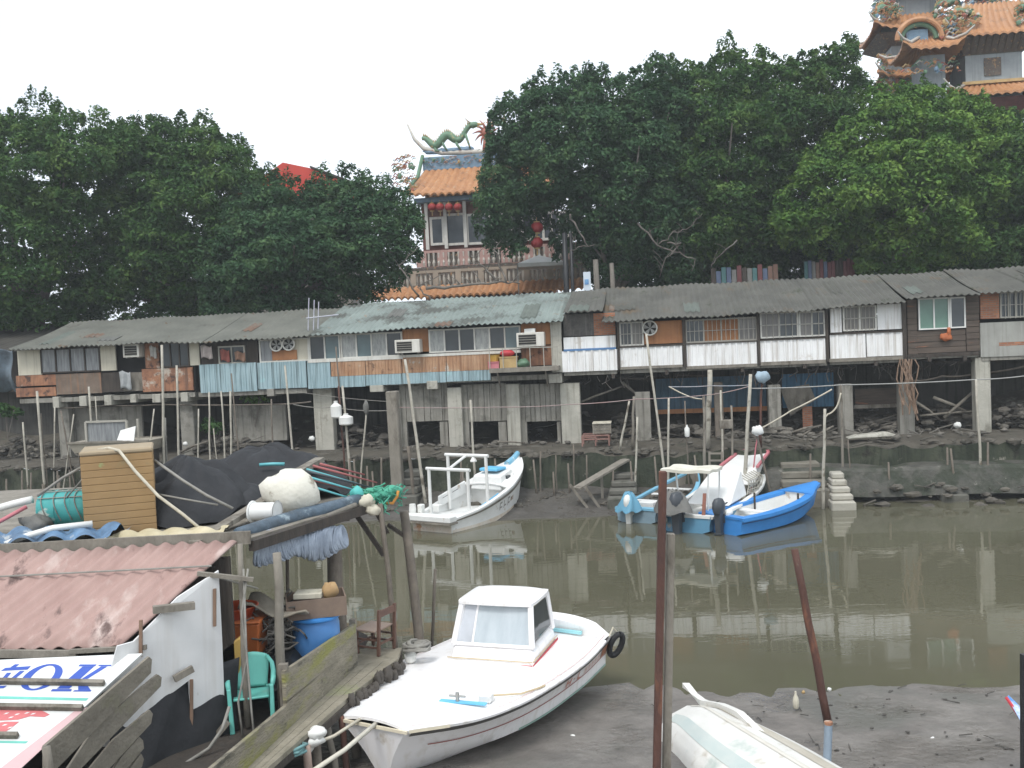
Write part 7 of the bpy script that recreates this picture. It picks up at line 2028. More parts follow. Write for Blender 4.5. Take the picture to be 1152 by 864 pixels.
mb = MB(); mb.box(c.x - .28, c.x + .12, c.y - .18, c.y + .1, c.z + .25, c.z + .33); solo(mb, 'cardboard_box', 'small pale cardboard box in the wooden crate', 'box', CREAM, bevel=.01)
mb = MB(); mb.blob((c.x + .22, c.y, c.z + .32), (.11, .1, .12), 3, .2); solo(mb, 'paper_bag', 'crumpled tan paper bag in the wooden crate', 'bag', M('tan_paper', (.45, .30, .15), (.33, .21, .1), 5, .8), smooth='all')
mb = MB(); p = at(300, 738, 13.9); mb.box(-4.6, -3.25, 13.5, 14.3, DZ - .04, 1.72); solo(mb, 'bench', 'black draped bench behind the plastic chair carrying orange tub', 'bench', BLACKSHEET)
OT = M('orange_plastic', (.52, .15, .04), (.38, .10, .03), 2, .5, stains=[((.30, .13, .07), 2, .6, .1)])
p = at(272, 712, 13.9)
mb = MB(); mb.hexa([(p.x - .30, 13.6, 1.725), (p.x + .30, 13.6, 1.725), (p.x + .30, 14.1, 1.725), (p.x - .30, 14.1, 1.725), (p.x - .34, 13.55, 2.22), (p.x + .34, 13.55, 2.22), (p.x + .34, 14.15, 2.22), (p.x - .34, 14.15, 2.22)])
mb.box(p.x - .36, p.x + .36, 13.53, 14.17, 2.222, 2.26)
solo(mb, 'orange_tub', 'orange plastic tub in the shade under the platform', 'tub', OT, bevel=.03)
mb = MB(); mb.lathe([(.22, 0), (.30, .14), (.32, .15), (.30, .155), (.21, .03)], (p.x - .05, 13.85, 2.265), 18); solo(mb, 'basin', 'red orange basin on the orange tub', 'basin', M('red_plastic', (.55, .09, .03), None, 3, .45), smooth='all')
def clothtop(u, v): return (p.x + .02 + .95 * u, 13.7 + .7 * v, 2.36 + .08 * math.sin(u * 5 + 1) - .10 * u * v + .04 * math.sin(v * 7 + u * 9))
mb = MB(); mb.grid(clothtop, 20, 12, (0, 0, -.03)); solo(mb, 'cloth', 'pale brown cloth spread over netting beside the red basin', 'cloth', M('pale_cloth', (.33, .29, .23), (.2, .18, .14), 3, .9, .3), smooth='all')
q = random.Random(2); mb = MB()
for i in range(60):
    P = [(p.x + .45 + q.uniform(-.1, .22), 13.75 + q.uniform(-.1, .5), 1.74 + q.uniform(.05, .5))]
    for k in range(5): P.append((P[-1][0] + q.uniform(-.14, .14), P[-1][1] + q.uniform(-.1, .1), max(1.74, P[-1][2] + q.uniform(-.1, .1))))
    mb.tube(P, .014, 4)
solo(mb, 'fishing_net', 'tangled dark net heaped between the orange tub and the blue barrel', 'net', M('net_dark', (.12, .11, .095), (.07, .065, .06), 5, .95), kind='stuff')
a = at(262, 736, 12.9); mb = MB(); mb.prism([(a.x - .22, 12.9, a.z - .28), (a.x + .05, 12.9, a.z - .30), (a.x + .16, 12.9, a.z + .12), (a.x + .10, 12.9, a.z + .22), (a.x - .22, 12.9, a.z + .02)], (0, .12, 0)); solo(mb, 'foam_board', 'yellow foam board leaning beside the white wall', 'board', M('yellow_foam', (.55, .36, .10), (.42, .27, .08), 3, .7), bevel=.02)
def tarpf(u, v):
    y = 13.0 + 1.35 * v; xf_ = fB.x + (fA.x - fB.x) * (y - fB.y) / (fA.y - fB.y) - .14; x = -3.75 + (xf_ + 3.75) * u
    return (x + .06 * math.sin(v * 9), y, 1.36 + .22 * math.sin(u * 2.6) + .09 * math.sin(u * 8 + v * 6) + .12 * v)
mb = MB(); mb.grid(tarpf, 26, 18, (0, 0, -.06)); solo(mb, 'tarpaulin', 'crumpled black plastic sheet lying inside the plank fence', 'tarpaulin', BLACKPLASTIC, smooth='all')

# ------------------------------------------------------------------ the loaded platform
PZ = 3.5
t = thing('platform', 'grey timber platform on posts carrying tarps, foam box and fishing gear', 'platform', (-4.5, 14, DZ))
P1, P2, P3 = Vector((-9.2, 13.15, 0)), Vector((-3.6, 13.15, 0)), Vector((-2.25, 16.1, 0))
P4, P5 = Vector((-4.5, 19.2, 0)), Vector((-10.5, 19.2, 0))
mb = MB(); mb.prism([(p.x, p.y, PZ - .06) for p in (P1, P2, P3, P4, P5)], (0, 0, .05)); mb.build('deck', GREYWOOD, t)
mb = MB(); mb.bar((-9.4, 13.08, PZ - .02), (-3.55, 13.08, PZ + .02), .05, .17); mb.build('front_plank', GREYWOOD, t)
mb = MB(); mb.bar((-3.55, 13.1, PZ - .1), (-2.2, 16.1, PZ - .1), .09, .14); mb.build('joist', DARKWOOD, t); mb = MB(); mb.bar((-6, 13.5, PZ - .14), (-2.6, 15.2, PZ - .14), .08, .1); mb.build('joist', DARKWOOD, t)
for x, y in ((-8.5, 13.4), (-6.3, 14.2), (-6, 18.2), (-4.4, 18), (-9, 18)):
    mb = MB(); mb.tube([(x, y, DZ - .1), (x, y, PZ - .07)], .07, 7); mb.build('post', POLE_D, t)
# foam box
FB = M('tan_foam_box', (.36, .235, .11), (.26, .165, .075), 1.4, .75, .15, stains=[((.27, .20, .10), 2.2, .6, .1), ((.26, .32, .14), 3.1, .68, .05)])
a0, a1 = at(98, 590, 13.9), at(174, 590, 13.9); ztop = at(136, 507, 13.9).z
bw = (a1.x - a0.x); bx0 = a0.x
t = thing('foam_box', 'tall tan ribbed foam box with ropes across it, on the platform', 'box', ((a0.x + a1.x) / 2, 13.9, PZ), math.radians(19))
t['_c'] = 0; del t['_c']
k = 11
mb = MB(); hh = (ztop - PZ - .05)
for i in range(k):
    z0 = PZ + hh * i / k; mb.box(bx0, bx0 + bw, 13.9, 14.75, z0 + .003, z0 + hh / k - .002)
mb.box(bx0 + .012, bx0 + bw - .012, 13.912, 14.74, PZ, PZ + hh)
mb.build('body', FB, t, bevel=.006)
mb = MB(); mb.box(bx0 - .01, bx0 + bw + .01, 13.89, 14.76, PZ + hh + .003, PZ + hh + .07); mb.build('lid', M('box_lid', (.36, .29, .19), (.28, .22, .15), 2, .8), t, bevel=.02)
def prope(label, pts, r, mat=ROPE, name='rope'): mb = MB(); mb.tube([tuple(p) for p in pts], r, 6); return solo(mb, name, label, 'rope', mat, smooth='all')
zl = ztop + .03
prope('thick white rope running down over the face of the foam box', [at(100, 508, 14.3), at(122, 504, 14.0), at(134, 507, 13.84), at(152, 530, 13.75), at(178, 558, 13.7), at(205, 578, 13.7), at(228, 597, 13.65)], .022)
prope('grey rope stretched from the foam box corner over the black tarp', [at(174, 518, 14.2), at(205, 540, 14.0), at(232, 557, 13.9), at(262, 572, 13.9)], .02, ROPEGREY)
prope('rope sloping from the foam box down past the teal barrel', [at(98, 522, 14.0), at(70, 538, 14), at(42, 558, 13.9)], .022, ROPEGREY)
prope('thin line from the box corner to the platform front', [at(100, 512, 14.0), at(92, 540, 14.0), at(75, 560, 14)], .012, ROPEGREY)
prope('thin brown line lying over the black tarp', [at(178, 556, 14.2), at(210, 562, 14.1), at(245, 568, 14.0)], .014, ROPEGREY)
# pipes
prope('white plastic pipe curving along the platform front', [at(-20, 624, 13.2), at(20, 606, 13.25), at(60, 594, 13.35), at(104, 589, 13.5)], .045, WHITEPLASTIC, 'pipe')
prope('short thick white pipe lying at the edge of the platform by the teal barrel', [at(-20, 577, 14.2), at(15, 567, 14.2), at(36, 562, 14.2)], .06, WHITEPLASTIC, 'pipe')
prope('pale pink pipe sloping down before the teal barrel', [at(-10, 592, 13.7), at(30, 570, 14.0)], .03, REDPALE, 'pipe')
# teal barrel on its side
TBm = M('teal_barrel_plastic', (.08, .40, .38), (.05, .28, .27), 1.8, .45, 0, stains=[((.50, .55, .50), 2.2, .62, .06)])
c = at(73, 573, 14.4); t = thing('barrel', 'teal plastic barrel lying on its side under netting beside the foam box', 'barrel', (c.x, c.y, PZ), .12)
rb = .26; ln = .34
mb = MB(); mb.lathe([(rb * .55, -ln), (rb * .9, -ln * .96), (rb, -ln * .8), (rb * 1.0, -ln * .35), (rb * 1.05, -ln * .3), (rb * 1.05, -ln * .22), (rb, -ln * .18), (rb, ln * .35), (rb * 1.05, ln * .4), (rb, ln * .5), (rb, ln * .8), (rb * .9, ln * .97), (rb * .5, ln)], (0, 0, rb + .06), 22, axis='x'); mb.build('drum', TBm, t, smooth=True, local=True)
mb = MB()
for a in (-.6, -.1, .35, .75):
    ringp = [(a * ln + .05 * math.sin(th * 2), (rb * 1.06) * math.cos(th), rb + .06 + rb * 1.06 * math.sin(th)) for th in np.linspace(-.6, 3.7, 18)]
    mb.tube(ringp, .008, 4)
for th in (.4, .9, 1.4, 1.9, 2.4): mb.tube([(x, rb * 1.06 * math.cos(th), rb + .06 + rb * 1.06 * math.sin(th)) for x in np.linspace(-ln * .9, ln * .9, 6)], .008, 4)
mb.build('netting', ROPEGREY, t, local=True)
# black shade net mounds
def mound(label, cx, cy, rx, ry, h, seed, rot=0.0):
    q = random.Random(seed); ph = [q.uniform(0, 6.28) for _ in range(8)]
    def fn(u, v):
        th = 2 * math.pi * u; r = v
        x, y = rx * r * math.cos(th), ry * r * math.sin(th)
        fold = .11 * abs(math.sin(th * 5 + ph[0] + r * 4)) * r ** .5 + .09 * math.sin(th * 3 + ph[1] + r * 6) * r
        pk = max(0, 1 - r) ** .7
        z = h * (pk * .75 + .25 * max(0, 1 - r ** 3)) + fold * h * 1.2 + .03 * math.sin(x * 11 + ph[2]) + .03 * math.sin(y * 9 + x * 5 + ph[3])
        x2, y2 = x * math.cos(rot) - y * math.sin(rot), x * math.sin(rot) + y * math.cos(rot)
        return (cx + x2, cy + y2, PZ + max(.01, z))
    mb = MB(); mb.grid(fn, 60, 20); return solo(mb, 'shade_net', label, 'tarpaulin', SHADECLOTH, smooth='all')
p = at(212, 545, 15.2); mound('black shade net draped in a peak close beside the foam box', p.x, 15.2, 1.0, 1.1, .92, 3, .3)
p = at(300, 540, 17.2); mound('black shade net mound stretched behind the white foam lump', p.x, 17.0, 1.55, 1.2, .86, 5, -.1)
p = at(250, 555, 15.7); mound('lower folds of black shade net between the two peaks', p.x, 15.5, 1.0, .9, .5, 8)
# white styrofoam lump
c = at(327, 554, 14.9); mb = MB(); mb.blob((c.x, 14.9, c.z + .0), (.44, .34, .34), 11, .16, 12, 8)
solo(mb, 'styrofoam_float', 'big chipped white styrofoam float tied on the platform edge', 'float', M('styrofoam', (.70, .68, .60), (.58, .56, .48), 2.5, .85, .3, 14, stains=[((.30, .27, .21), 2.4, .62, .06)]), smooth='all')
# timbers and pipe bundle along the edge
def timber(label, x0, y0, D0, x1, y1, D1, w, h, mat=None, name='timber'): mb = MB(); mb.bar(tuple(at(x0, y0, D0)), tuple(at(x1, y1, D1)), w, h); return solo(mb, name, label, 'timber', mat or GREYWOOD)
timber('long grey timber lying slantwise across the platform towards the foam float', 218, 612, 13.0, 302, 560, 15.0, .16, .07)
timber('far end of a grey timber sticking out behind the foam float', 332, 533, 15.6, 360, 517, 16.6, .16, .08)
timber('grey board edge running below the wrapped pipe bundle', 262, 606, 13.2, 345, 590, 14.6, .2, .06)
mb = MB(); P = [at(268, 601, 13.3), at(300, 592, 13.9), at(340, 580, 14.6), at(380, 570, 15.2), at(406, 560, 15.7)]; mb.tube([tuple(p) for p in P], [.09, .11, .115, .11, .08], 10)
t = solo(mb, 'wrapped_bundle', 'long bundle wrapped in dark blue plastic along the platform edge', 'bundle', M('blue_black_wrap', (.10, .15, .20), (.035, .045, .055), 3, .5, .6, 8, stains=[((.25, .31, .34), 2.4, .6, .08)]), smooth='all')
mb = MB(); P = [at(300, 605, 13.6), at(340, 592, 14.3), at(400, 568, 15.4)]; mb.tube([tuple(p) for p in P], .04, 7); solo(mb, 'pole', 'grey pole lying just below the wrapped bundle', 'pole', GREYWOOD, smooth='all')
c = at(298, 575, 14.2); mb = MB(lambda x, y, z: (c.x + x * .9 + y * .3, 14.2 + y, c.z + z)); 
ring_o = [(-.13 + .0 * a, 0, 0) for a in range(2)]
mb.lathe([(.15, -.18), (.16, -.2), (.13, -.2), (.12, .2), (.15, .2)], (0, 0, .0), 16, axis='x'); solo(mb, 'bucket', 'white bucket lying on its side with its dark mouth open by the float', 'bucket', GELWORN, smooth=True)
# hanging blue net roll
q = random.Random(9)
c0, c1 = at(290, 620, 13.55), at(387, 605, 15.0)
mb = MB()
n_ = 70
for i in range(n_):
    u = i / (n_ - 1); p = c0.lerp(c1, u); r = .19 + .035 * math.sin(u * 11) + q.uniform(-.015, .02); dz = .04 * math.sin(u * 7)
    th0 = q.uniform(-.2, .2)
    mb.tube([(p.x + .12 * math.sin(a + u * 9) * .3, p.y + r * .8 * math.cos(a + th0), p.z + dz + r * math.sin(a)) for a in np.linspace(0, 6.28, 13)], .022, 5, cap=False)
solo(mb, 'net_roll', 'rolled pale blue net hanging below the platform edge', 'net', M('blue_net', (.36, .41, .48), (.20, .235, .29), 6, .8), smooth='all')
# rods
RODC = [M('rod_teal', (.14, .45, .48), (.10, .35, .38), 3, .4), M('rod_red', (.36, .12, .11), (.26, .08, .08), 3, .5), OUTB]
RODS = [(330, 541, 412, 566, 0, 'teal fishing rod lowest of the bundle on the platform'), (338, 534, 415, 556, 0, 'teal fishing rod in the middle of the bundle'), (345, 530, 420, 549, 2, 'dark fishing rod in the bundle'), (352, 524, 424, 543, 1, 'red brown rod along the top of the rod bundle'), (360, 522, 410, 534, 1, 'short red brown rod behind the bundle'), (340, 537, 395, 551, 1, 'red brown rod lying under the teal ones'), (345, 528, 405, 545, 0, 'thin teal rod crossing the dark one')]
for i, (x0, y0, x1, y1, c_, lab) in enumerate(RODS):
    mb = MB(); mb.tube([tuple(at(x0, y0, 15.4 + .06 * i)), tuple(at(x1, y1, 15.9 + .06 * i))], [.024, .014], 6); solo(mb, 'fishing_rod', lab, 'rod', RODC[c_], smooth='all', group='rods bundled on the platform')
prope('teal hose lying across the black net mound', [at(292, 523, 16.2), at(306, 522, 16.2), at(320, 522, 16.2)], .03, RODC[0], 'hose')
timber('brown batten along the rear edge of the black net', 228, 523, 17.6, 268, 517, 17.8, .08, .05, ORANGEBOARD, 'batten')
# green net bundle at the corner
c = at(428, 556, 15.9); q = random.Random(14); mb = MB()
for i in range(95):
    P = [(c.x + q.uniform(-.28, .26), c.y + q.uniform(-.15, .15), c.z + q.uniform(-.1, .1))]
    for k in range(5): P.append((P[-1][0] + q.uniform(-.09, .09), P[-1][1] + q.uniform(-.08, .08), P[-1][2] + q.uniform(-.08, .06)))
    mb.tube(P, q.uniform(.007, .015), 4)
mb.blob((c.x, c.y, c.z), (.28, .15, .11), 3, .25); mb.blob((c.x + .2, c.y, c.z + .05), (.16, .12, .08), 4, .25)
solo(mb, 'net_bundle', 'bright green net bundle tied at the outer platform corner', 'net', M('green_net', (.09, .38, .24), (.05, .26, .2), 5, .8), smooth='all')
mb = MB(); mb.tube([tuple(at(x, y, 15.8)) for x, y in ((434, 566), (442, 566), (447, 558), (448, 552))], .025, 6); solo(mb, 'orange_rope', 'orange rope looped round the green net bundle', 'rope', M('orange_rope', (.62, .28, .06), None, 5), smooth='all')
c = at(412, 564, 15.6); mb = MB(); mb.blob((c.x, 15.6, c.z), (.13, .1, .1), 5, .25); mb.blob((c.x + .1, 15.6, c.z - .14), (.14, .1, .09), 6, .2); solo(mb, 'rag', 'pale rags knotted beside the green net bundle', 'rag', CREAM, smooth='all')
c = at(402, 556, 15.7); mb = MB(); mb.blob((c.x, 15.7, c.z), (.11, .1, .13), 7, .2); solo(mb, 'cloth_wrap', 'bright turquoise wrap just before the green net bundle', 'cloth', M('turquoise', (.10, .50, .46), None, 4, .6), smooth='all')
# crumpled sheets along the front
def crumple(name, label, x0, x1, y, D, w, mat, seed, h=.06):
    q = random.Random(seed); p0, p1 = at(x0, y, D), at(x1, y, D); ph = [q.uniform(0, 6) for _ in range(4)]
    def fn(u, v): return (p0.x + (p1.x - p0.x) * u, D + .1 + w * (v - .3), PZ + .03 + h * abs(math.sin(u * 14 + ph[0] + 3 * v)) + h * .8 * abs(math.sin(v * 7 + u * 5 + ph[1])) * (1 - abs(2 * v - 1)))
    mb = MB(); mb.grid(fn, 60, 12); return solo(mb, name, label, 'tarpaulin', mat, smooth='all')
crumple('plastic_sheet', 'blue plastic sheeting crumpled along the platform front by the teal barrel', -30, 128, 598, 13.25, .8, M('blue_sheeting', (.14, .26, .42), (.06, .09, .13), 3.2, .5, .5, 7, stains=[((.40, .43, .44), 2.8, .58, .08)]), 2, .12)
crumple('plastic_sheet', 'creased yellowish sheeting spread before the foam box', 120, 250, 602, 13.2, .6, M('yellow_sheeting', (.56, .49, .33), (.38, .33, .21), 3, .6, .5, 7, stains=[((.16, .22, .22), 2.4, .6, .08)]), 4, .06)
c = at(40, 583, 14.0); mb = MB(); mb.blob((c.x, 14, PZ + .14), (.22, .2, .16), 6, .35); solo(mb, 'plastic_bag', 'crumpled grey plastic bag between the pipes and the teal barrel', 'bag', GREYTARP, smooth='all')

# ------------------------------------------------------------------ the shack with the red roof
RR = M('faded_red_sheet', (.40, .275, .240), (.30, .19, .165), 1.4, .75, .15, 9, stretch=(1.6, .8, .8), stains=[((.50, .40, .36), 1.1, .55, .15), ((.20, .12, .105), 2.3, .64, .05), ((.13, .085, .075), 1.5, .62, .08), ((.50, .45, .40), 3.2, .71, .03)])
TR, BR = at(266, 609, 13.0), at(134, 726, 11.6)
dv = BR - TR
t = thing('shack', 'foreground shack with a faded red ribbed roof and a torn white wall', 'shack', (-4.6, 12, DZ))
wide = 7.0
def rr(u, v):
    k = u * wide
    base = TR + Vector((-k, .0, 0)) + dv * v
    return (base.x, base.y, base.z + .022 * math.sin(k / .22 * 2 * math.pi) + .012 * math.sin(k * 2.3 + v * 5) - .02 * math.sin(v * math.pi))
mb = MB(); mb.grid(rr, 35 * 10, 6, (0, .01, -.02)); mb.build('roof', RR, t, smooth='all')
mb = MB(); a, b = TR + dv * .30, TR + dv * .30 + Vector((-7, 0, 0)); mb.tube([(a.x + .1, a.y, a.z + .05), (a.x - 3, a.y, a.z + .035), (b.x, b.y, b.z + .04)], .012, 5); mb.build('tie_wire', ROPEGREY, t)
WD = lambda x: 11.62 + (x - 160) / 90 * .80
BBAT = M('brown_batten', (.25, .16, .11), None, 4)
WALLW = M('white_wall', (.74, .74, .73), (.62, .62, .61), 1.2, .7, .05, stains=[((.40, .36, .30), 2.4, .66, .06)], streak=((.50, .47, .42), .35))
wp = [(132, 727), (150, 722), (200, 672), (246, 642), (250, 720), (254, 826), (246, 828), (236, 839), (226, 838), (216, 822), (212, 766), (196, 778), (160, 803), (120, 840), (100, 840)]
mb = MB(); mb.prism([tuple(at(x, y, WD(x))) for x, y in wp], (-.02, .03, 0)); mb.build('white_wall', WALLW, t)
for x, y0, y1 in ((158, 697, 738), (215, 764, 824), (241, 662, 704)): mb = MB(); a, b = at(x, y0, WD(x)), at(x, y1, WD(x)); mb.bar((a.x + .012, a.y - .02, a.z), (b.x + .012, b.y - .02, b.z), .035, .03); mb.build('wall_batten', BBAT, t)
mb = MB(); mb.bar(tuple(at(172, 686, 11.75)), tuple(at(219, 681, 11.95)), .09, .085); mb.build('purlin', GREYWOOD, t); mb = MB(); mb.bar(tuple(at(222, 645, 12.3)), tuple(at(285, 652, 12.4)), .06, .05); mb.build('purlin', GREYWOOD, t)
mb = MB(); mb.bar(tuple(at(-20, 735, 11.58)), tuple(at(86, 736, 11.55)), .05, .09); mb.build('eave_batten', GREYWOOD, t); mb = MB(); mb.bar(tuple(at(78, 733, 11.54)), tuple(at(165, 728, 11.62)), .045, .05); mb.build('eave_batten', GREYWOOD, t)
mb = MB(); mb.bar(tuple(at(196, 764, 11.85)), tuple(at(217, 752, 12.0)), .05, .08); mb.build('wall_cleat', GREYWOOD, t); mb = MB(); mb.bar(tuple(at(243, 828, 12.3)), tuple(at(256, 812, 12.3)), .05, .08); mb.build('wall_cleat', GREYWOOD, t)
mb = MB(); mb.box(-9.5, -4.9, 11.9, 11.98, DZ, 2.55); mb.box(-9.5, -3.8, 12.9, 12.98, DZ, 3.3); mb.build('back_wall', DARKWOOD, t)
# black cloth below the white wall
def bcl(u, v):
    x = 120 + 150 * u; y0_ = 740 + 45 * (1 - u); y = y0_ + (900 - y0_) * v
    p = at(x, y, WD(x) + .08 - .35 * v); return (p.x + .03 * math.sin(u * 16 + v * 5), p.y + .03 * math.sin(u * 9 + v * 3), p.z)
mb = MB(); mb.grid(bcl, 40, 16, (-.01, .02, 0)); solo(mb, 'shade_net', 'black cloth hanging below the torn white wall', 'tarpaulin', SHADECLOTH, smooth='all')
prope('grey cable hanging in a curve over the black cloth below the white wall', [at(258, 795, 12.0), at(250, 820, 11.85), at(235, 842, 11.75), at(210, 858, 11.6), at(190, 870, 11.5)], .022, ROPEGREY, 'cable')
prope('thin line drooping from the purlin to the post', [at(246, 650, 12.4), at(265, 655, 12.45), at(290, 662, 12.6)], .012, ROPEGREY)
prope('loose rope hanging along the thin pole near the green chair', [at(279, 640, 12.4), at(272, 690, 12.38), at(278, 740, 12.36), at(268, 790, 12.3), at(274, 835, 12.25)], .014, ROPEGREY)
prope('second loose rope hanging in front of the green chair', [at(274, 640, 12.42), at(277, 730, 12.34), at(283, 800, 12.28), at(287, 838, 12.2)], .014, ROPEGREY)

# ------------------------------------------------------------------ painted signboard laid as a lean-to roof
S0 = at(160, 735, 11.48)
sv = Vector((-.9, -1.4, -.8)).normalized(); su = Vector((-1, 0, 0))
sn = su.cross(sv).normalized()
if sn.z < 0: sn = -sn
def SG(x, y, off=0.0):
    d = ray(x, y); tt = (S0 - CAM).dot(sn) / d.dot(sn); return CAM + d * tt + sn * off
t = thing('signboard', 'white painted signboard with blue OK lettering, laid sloping as a lean-to roof', 'sign', tuple(S0 + Vector((-1, -1, -1.2))))
SW = M('sign_white_paint', (.70, .71, .69), (.62, .63, .61), 1.3, .55, 0, stains=[((.52, .46, .42), 1.8, .64, .1)])
c4 = [S0, S0 + su * 5, S0 + su * 5 + sv * 2.6, S0 + sv * 2.6]
mb = MB(); mb.prism([tuple(p) for p in c4], tuple(-sn * .03)); mb.build('panel', SW, t)
def flat(name, polys, mat, off=.003):
    mb = MB()
    for pl_ in polys: mb.poly([tuple(SG(x, y, off)) for x, y in pl_])
    return mb.build(name, mat, t)
INK = M('sign_blue_ink', (.045, .10, .42), (.035, .08, .36), 3, .5); INKR = M('sign_red_ink', (.58, .17, .17), (.48, .13, .14), 4, .55); INKT = M('sign_teal_ink', (.17, .55, .46), None, 3, .5)
def O_(a, b): return (15 + 42 * a + 22 * b, 777 - 30 * b)
N_ = 28; polys = []
for i in range(N_):
    t0, t1 = 2 * math.pi * i / N_, 2 * math.pi * (i + 1) / N_
    def e(tt, k): return O_(.5 + .5 * k[0] * math.cos(tt), .5 + .5 * k[1] * math.sin(tt))
    polys.append([e(t0, (1, 1)), e(t1, (1, 1)), e(t1, (.56, .87)), e(t0, (.56, .87))])
flat('letter_o', polys, INK)
flat('letter_k', [[(64, 775), (78, 775), (106, 750), (93, 750)], [(57, 778), (80, 778), (81, 775.4), (59, 775.4)], [(88, 749.8), (107, 749.8), (109, 747.6), (90, 747.6)],
                  [(87, 767), (91, 768.5), (121, 750), (114, 749.8)], [(110, 749.6), (125, 749.6), (126, 748), (112, 748)], [(88, 767.5), (93.5, 763.5), (102, 776.5), (88, 776.5)], [(82, 778.2), (102, 778.2), (103, 776.6), (84, 776.6)]], INK, .0035)
flat('character', [[(1, 755), (31, 753.5), (35, 749.5), (6, 751.5)], [(12, 750.8), (18, 750.6), (22, 747.5), (17, 747.5)], [(-4, 771), (1, 771), (13, 757), (8, 757)], [(8, 767), (13, 767), (28, 755), (22.5, 755)], [(-28, 776), (4, 774.5), (8, 771.5), (-24, 773)], [(-30, 762), (-6, 760), (-3, 756.5), (-27, 758)]], INK, .0042)
flat('teal_line', [[(-60, 785), (97, 788.5), (100, 785.5), (-60, 782)], [(-60, 835), (29, 836.5), (32, 834), (-60, 833)]], INKT, .003)
def arc(cx, cy, rx, ry, a0, a1, w): return [[(cx + rx * math.cos(a), cy + ry * math.sin(a)) for a in (aa, bb)] + [(cx + (rx - w) * math.cos(a), cy + (ry - w * .6) * math.sin(a)) for a in (bb, aa)] for aa, bb in zip(np.linspace(a0, a1, 15)[:-1], np.linspace(a0, a1, 15)[1:])]
flat('red_ornament', [[(-20, 801), (2, 799), (46, 799), (56, 804), (50, 807), (34, 806), (20, 810), (-20, 812)], [(-20, 816), (6, 812), (22, 812), (12, 820), (2, 826), (-20, 828)], [(22, 795.5), (30, 792.5), (38, 793.5), (36, 796), (26, 797)]], INKR, .0038)
flat('white_fleck', [[(x, y), (x + 4, y - .6), (x + 7, y - 2.2), (x + 3, y - 1.8)] for x, y in ((4, 804), (16, 805), (27, 803.5), (9, 808.5), (34, 804.5), (2, 817), (8, 820))], SW, .0055)
mb = MB()
e0, e1 = SG(84, 800, .004), SG(5, 870, .004)
pk = [SG(84, 800, .0036), SG(98, 796, .0036), SG(20, 868, .0036), SG(-4, 868, .0036)]
mb.poly([tuple(p) for p in pk]); mb.build('pink_edge', M('pink_paint', (.62, .42, .42), (.52, .36, .36), 4, .6), t)
for lab, (x0, y0, x1, y1) in (('upper grey batten nailed across the blue lettering', (-60, 767.5, 118, 770.5)), ('middle grey batten laid above the red ornament', (-60, 796, 94, 798.5)), ('short lower grey batten end on the sign', (-60, 829, 21, 829.5))):
    mb = MB(); mb.bar(tuple(SG(x0, y0, .035)), tuple(SG(x1, y1, .035)), .05, .06, up=tuple(sn)); solo(mb, 'batten', lab, 'batten', GREYWOOD)

# slatted boards beside the sign
FD = lambda x: 11.25 + (x - 170) * .0115
SL = [([(50, 840), (168, 739), (171, 742), (170, 757), (57, 872), (50, 872)], 'uppermost broad board of the slatted side below the sign edge'),
      ([(72, 872), (112, 812), (178, 759), (182, 762), (181, 772), (92, 864), (84, 872)], 'second slat from the sign, with a gap of white wall above it'),
      ([(96, 872), (128, 833), (169, 799), (172, 803), (170, 814), (120, 868), (114, 872)], 'third slat from the sign, ending before the black cloth'),
      ([(124, 872), (138, 850), (157, 829), (161, 833), (162, 842), (140, 868), (136, 872)], 'fourth slat from the sign, short and splintered'),
      ([(140, 874), (150, 860), (159, 848), (162, 854), (160, 862), (152, 874)], 'lowest slat end beside the black cloth')]
for pl_, lab in SL:
    mb = MB(); mb.prism([tuple(at(x, y, FD(x))) for x, y in pl_], (-.035, .03, 0)); solo(mb, 'slat_board', lab, 'board', M('grey_slat', (.245, .22, .175), (.14, .125, .10), 3.5, .85, .4, 20, stains=[((.17, .165, .10), 1.2, .55, .12)]) if 'grey_slat' not in bpy.data.materials else bpy.data.materials['grey_slat'])
npole('corner_post', 'short upright post under the near end of the slatted boards', 52, 840, 56, 890, 9.75, .05, GREYWOOD, DZ)

# ------------------------------------------------------------------ foreground posts and litter on the mud
a, b = at(737.5, 905, 12.0), at(745.8, 530, 12.0); a.z = .1
mb = MB(); mb.bar(tuple(a), tuple(b), .092, .09); solo(mb, 'steel_post', 'tall rusty brown steel post standing before the boats', 'post', RUSTPOST, bevel=.01)
a, b = at(749, 905, 12.13), at(754.5, 600, 12.13); a.z = .1
mb = MB(); mb.bar(tuple(a), tuple(b), .10, .09); solo(mb, 'wooden_post', 'grey squared timber fixed beside the tall rusty post', 'post', GREYWOOD, bevel=.01)
npole('steel_post', 'rust coloured pipe leaning in the mud near the upturned hull', 893.5, 618, 933, 820, 14.4, .062, RUSTPOST, 0)
t = thing('pipe_stub', 'short pale blue pipe with a rusty cap beside the upturned hull', 'pipe', tuple(at(929, 900, 12.2)))
a, b = at(929, 900, 12.2), at(932, 815, 12.2)
mb = MB(); mb.tube([tuple(a), tuple(b)], .05, 10); mb.build('pipe', M('blue_grey_pipe', (.24, .30, .36), (.17, .21, .26), 4, .6), t, smooth=True)
mb = MB(); mb.tube([tuple(b + Vector((0, 0, .002))), tuple(b + Vector((0, 0, .035)))], .053, 10); mb.build('cap', RUSTSHEET, t, smooth=True)
c = gz(895.5, 795, .15)
mb = MB(); mb.lathe([(.03, 0), (.045, .03), (.05, .11), (.04, .17), (.018, .22), (.014, .27)], (c.x, c.y, .12), 12); solo(mb, 'plastic_bottle', 'white bottle standing on the mud at the water edge', 'bottle', M('bottle_cream', (.66, .62, .50), None, 3, .5), smooth=True)
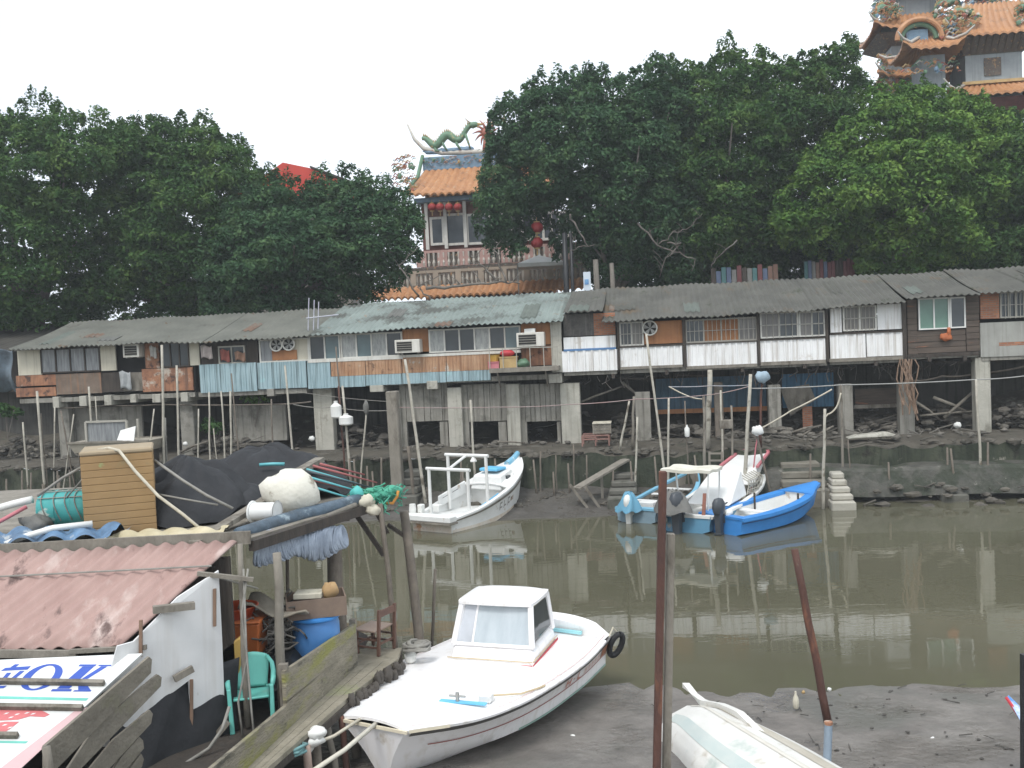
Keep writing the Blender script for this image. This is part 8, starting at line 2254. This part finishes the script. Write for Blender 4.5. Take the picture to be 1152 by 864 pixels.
for x, y, r, lab in ((904, 780, .03, 'yellowish scrap beside the white bottle'), (933, 777, .035, 'pale stone at the water edge by the rusty leaning pipe'), (1049, 834, .045, 'white stone alone on the open mud'), (940, 838, .05, 'small yellow scrap near the short blue pipe'), (645, 832, .06, 'small white scrap on the mud under the boat side')):
    c = gz(x, y, .15); mb = MB(); mb.blob((c.x, c.y, .17), (r, r * .8, r * .9), int(x), .25, 8, 6); solo(mb, 'litter', lab, 'litter', WHITEPLASTIC if 'yellow' not in lab else PORC_Y, smooth='all')
q = random.Random(31); mb = MB()
for i in range(110):
    x, y = q.uniform(1.5, 9.5), q.uniform(11.5, 16.0); hgt = float(np.clip((16.2 - y) * .085, 0, .32)); r = q.uniform(.008, .028)
    mb.blob((x, y, hgt + r * .2), (r * 1.4, r, r * .6), i, .3, 6, 4)
for i in range(60):
    x, y = q.uniform(1.5, 9.5), q.uniform(11.5, 16.0); hgt = float(np.clip((16.2 - y) * .085, 0, .32)); a = q.uniform(0, 6.28); L = q.uniform(.06, .3)
    mb.tube([(x, y, hgt + .01), (x + L * math.cos(a), y + L * math.sin(a), hgt + .02 + q.random() * .03)], q.uniform(.004, .010), 4)
solo(mb, 'pebbles', 'small dark lumps, twigs and pebbles scattered over the near mud', 'pebbles', M('dark_lump', (.085, .08, .07), (.05, .045, .04), 3, .8), kind='stuff')
# black post and painted prow at the frame edge
a, b = at(1153, 900, 11), at(1152.5, 736, 11)
mb = MB(); mb.bar(tuple(a), tuple(b), .07, .07); solo(mb, 'black_post', 'slim black post beside the painted boat prow', 'post', BLACKPLASTIC)
t = thing('painted_prow', 'blue and white painted pointed boat prow beside the slim black post', 'boat', tuple(at(1160, 830, 11.6)))
a, b, c_, d_ = at(1133, 784, 11.9), at(1150, 796, 11.7), at(1200, 880, 11.4), at(1150, 815, 11.5)
mb = MB(); mb.hexa([tuple(a), tuple(d_), tuple(at(1195, 895, 11.3)), tuple(at(1200, 870, 12.2)), tuple(a + Vector((.02, 0, .02))), tuple(at(1158, 806, 11.6)), tuple(at(1205, 865, 11.4)), tuple(at(1205, 850, 12.2))]); mb.build('hull', M('prow_blue', (.10, .28, .62), (.55, .58, .62), 5, .4, contrast=.08), t)
mb = MB(); mb.tube([tuple(a + Vector((-.02, -.02, 0))), tuple(at(1158, 822, 11.5)), tuple(at(1190, 890, 11.25))], .02, 6); mb.build('red_edge', REDTRIM, t)
